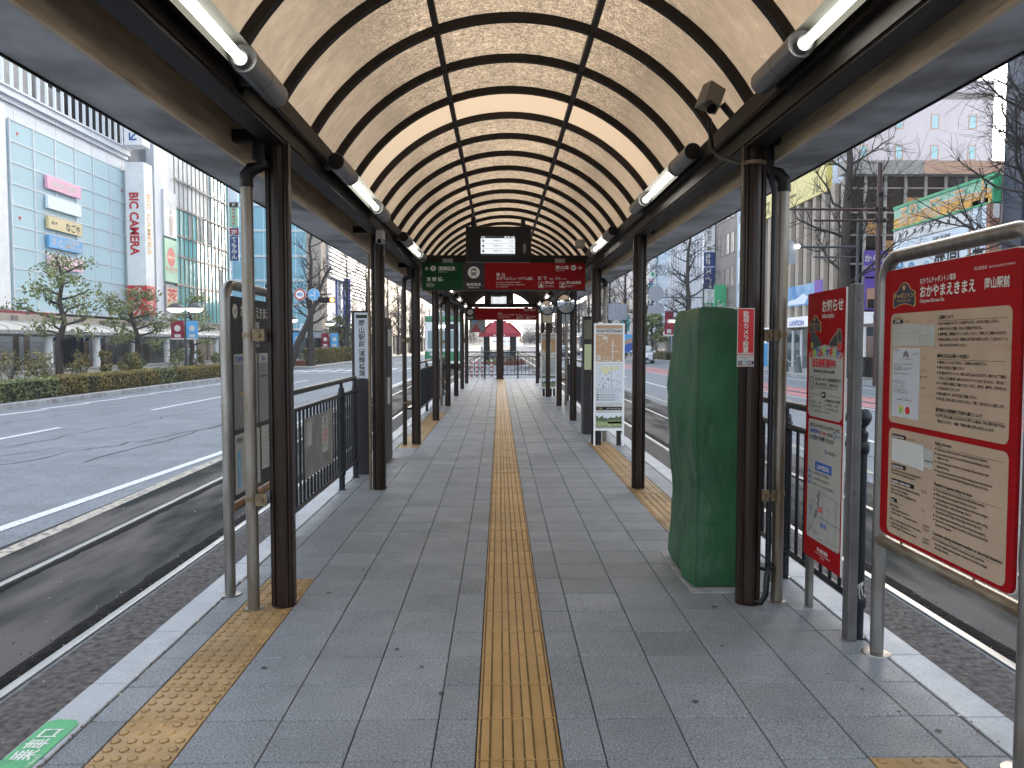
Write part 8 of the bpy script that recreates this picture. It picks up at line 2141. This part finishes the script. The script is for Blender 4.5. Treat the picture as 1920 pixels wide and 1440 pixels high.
# ------------------------------------------------------------------ people far down the pavements
def person(loc, rz, cloth, label, sit=False):
    t = thing('person', loc, label, 'person', rz=rz, origin=(0, 0, 0))
    me = D.meshes.new('body'); bm = bmesh.new()
    pts = {'pel': (0, 0, .92), 'wa': (0, 0, 1.08), 'ch': (0, .01, 1.30), 'nk': (0, 0, 1.46), 'hd': (0, -.01, 1.56), 'ht': (0, 0, 1.70)}
    if sit: pts = {k: (v[0], v[1], v[2] - .46) for k, v in pts.items()}
    for s, nm in ((-1, 'l'), (1, 'r')):
        dz = -.46 if sit else 0
        pts['hip' + nm] = (s * .10, 0, .88 + dz)
        pts['kn' + nm] = (s * .11, -.03 - (.40 if sit else 0), .49 - (.0 if sit else 0)); pts['an' + nm] = (s * .11, .02 - (.40 if sit else .06 * s), .09); pts['to' + nm] = (s * .12, -.13 - (.40 if sit else .06 * s), .04)
        pts['sh' + nm] = (s * .18, 0, 1.37 + dz); pts['el' + nm] = (s * .23, .02, 1.10 + dz); pts['wr' + nm] = (s * .21, -.10, .88 + dz); pts['ha' + nm] = (s * .20, -.13, .79 + dz)
    rad = {'pel': .14, 'wa': .13, 'ch': .15, 'nk': .06, 'hd': .095, 'ht': .08, 'hip': .10, 'kn': .065, 'an': .045, 'to': .04, 'sh': .075, 'el': .052, 'wr': .036, 'ha': .035}
    ids = {}
    for k, v in pts.items(): ids[k] = bm.verts.new(v)
    ed = [('pel', 'wa'), ('wa', 'ch'), ('ch', 'nk'), ('nk', 'hd'), ('hd', 'ht')]
    for q in 'lr': ed += [('pel', 'hip' + q), ('hip' + q, 'kn' + q), ('kn' + q, 'an' + q), ('an' + q, 'to' + q), ('ch', 'sh' + q), ('sh' + q, 'el' + q), ('el' + q, 'wr' + q), ('wr' + q, 'ha' + q)]
    for a, c in ed: bm.edges.new((ids[a], ids[c]))
    order = list(pts); bm.to_mesh(me); bm.free()
    ob = D.objects.new('body', me); COL.objects.link(ob); ob.parent = t
    md = ob.modifiers.new('skin', 'SKIN'); sub = ob.modifiers.new('sub', 'SUBSURF'); sub.levels = 1; sub.render_levels = 1
    sv = me.skin_vertices[0].data if me.skin_vertices else None
    if sv is None:
        ob.data.update(); sv = me.skin_vertices[0].data
    for i, k in enumerate(order):
        r = rad[k] if k in rad else rad[k[:-1]]
        sv[i].radius = (r, r * .85); sv[i].use_root = (k == 'pel')
    me.materials.append(cloth)
    b = MB(); zo = -.46 if sit else 0
    b.lathe((0, -.045, 1.51 + zo), [(.02, 0), (.075, .03), (.085, .09), (.075, .15), (.02, .18)], 12); b.build('face', M['skin'], t, smooth=60, local=True)
    b = MB(); b.lathe((0, .01, 1.55 + zo), [(.09, 0), (.108, .07), (.10, .14), (.05, .19), (.01, .20)], 12); b.build('hair', M['ink'], t, smooth=60, local=True)
    return t
person((16.6, 88, -.09), R(20), M['cloth_dark'], 'person in dark clothes walking on the right pavement behind the white car')
person((-19.8, 50.0, -.27), R(60), M['cloth_grey'], 'person in grey clothes walking under the arcade behind the thin pruned tree')
person((-19.4, 57.5, -.27), R(-30), M['cloth_dark'], 'person in dark clothes near the end of the arcade by the station board')

# ------------------------------------------------------------------ far end of the avenue and the morning haze
rnd = random.Random(19)
for i, (x, w, y, h, m) in enumerate(((-52, 30, 640, 24, 'greywall'), (-22, 26, 760, 15, 'beige'), (6, 30, 900, 12, 'bluewall'), (34, 24, 720, 20, 'concrete'), (60, 26, 640, 28, 'pinkwall'))):
    t = thing('distant_building', (x, y, 0), '%s hazy building closing the far end of the avenue' % ('far left grey', 'left beige', 'middle pale blue', 'right concrete', 'far right pink')[i], 'building', 'hazy buildings at the end of the avenue')
    b = MB(); b.box(x - w / 2, x + w / 2, y, y + 30, -1, h); b.build('wall', M[m], t)
    Fd = (Vector((x - w / 2, y, 0)), X, Z)
    windows(t, Fd, [1.5 + k * (w - 2) / 5 for k in range(5)], [3 + 3.6 * k for k in range(max(1, int((h - 5) / 3.6)))], (w - 2) / 5 - 1.4, 1.8, M['white'], M['glasswin'])
b = MB()
for k in range(46):
    y = rnd.uniform(260, 620); s = rnd.choice((-1, 1)); x = s * rnd.uniform(13, 19)
    leaf_quads(b, (x, y, 4.5), 3.2, 60, .55, rnd, 1.0)
fw = b.build('far_trees', M['twig']); fw['kind'] = 'stuff'
hz = MB(); hz.box(-900, 900, -200, 1400, -2.0, 75)
hm = D.materials.new('haze'); hm.use_nodes = True
nt = hm.node_tree
for n in list(nt.nodes):
    if n.type == 'BSDF_PRINCIPLED': nt.nodes.remove(n)
pv = nt.nodes.new('ShaderNodeVolumePrincipled'); pv.inputs['Color'].default_value = (0.95, 0.95, 0.97, 1); pv.inputs['Density'].default_value = 0.00045
nt.links.new(pv.outputs[0], [n for n in nt.nodes if n.type == 'OUTPUT_MATERIAL'][0].inputs['Volume'])
ho = hz.build('haze', hm); ho['kind'] = 'stuff'
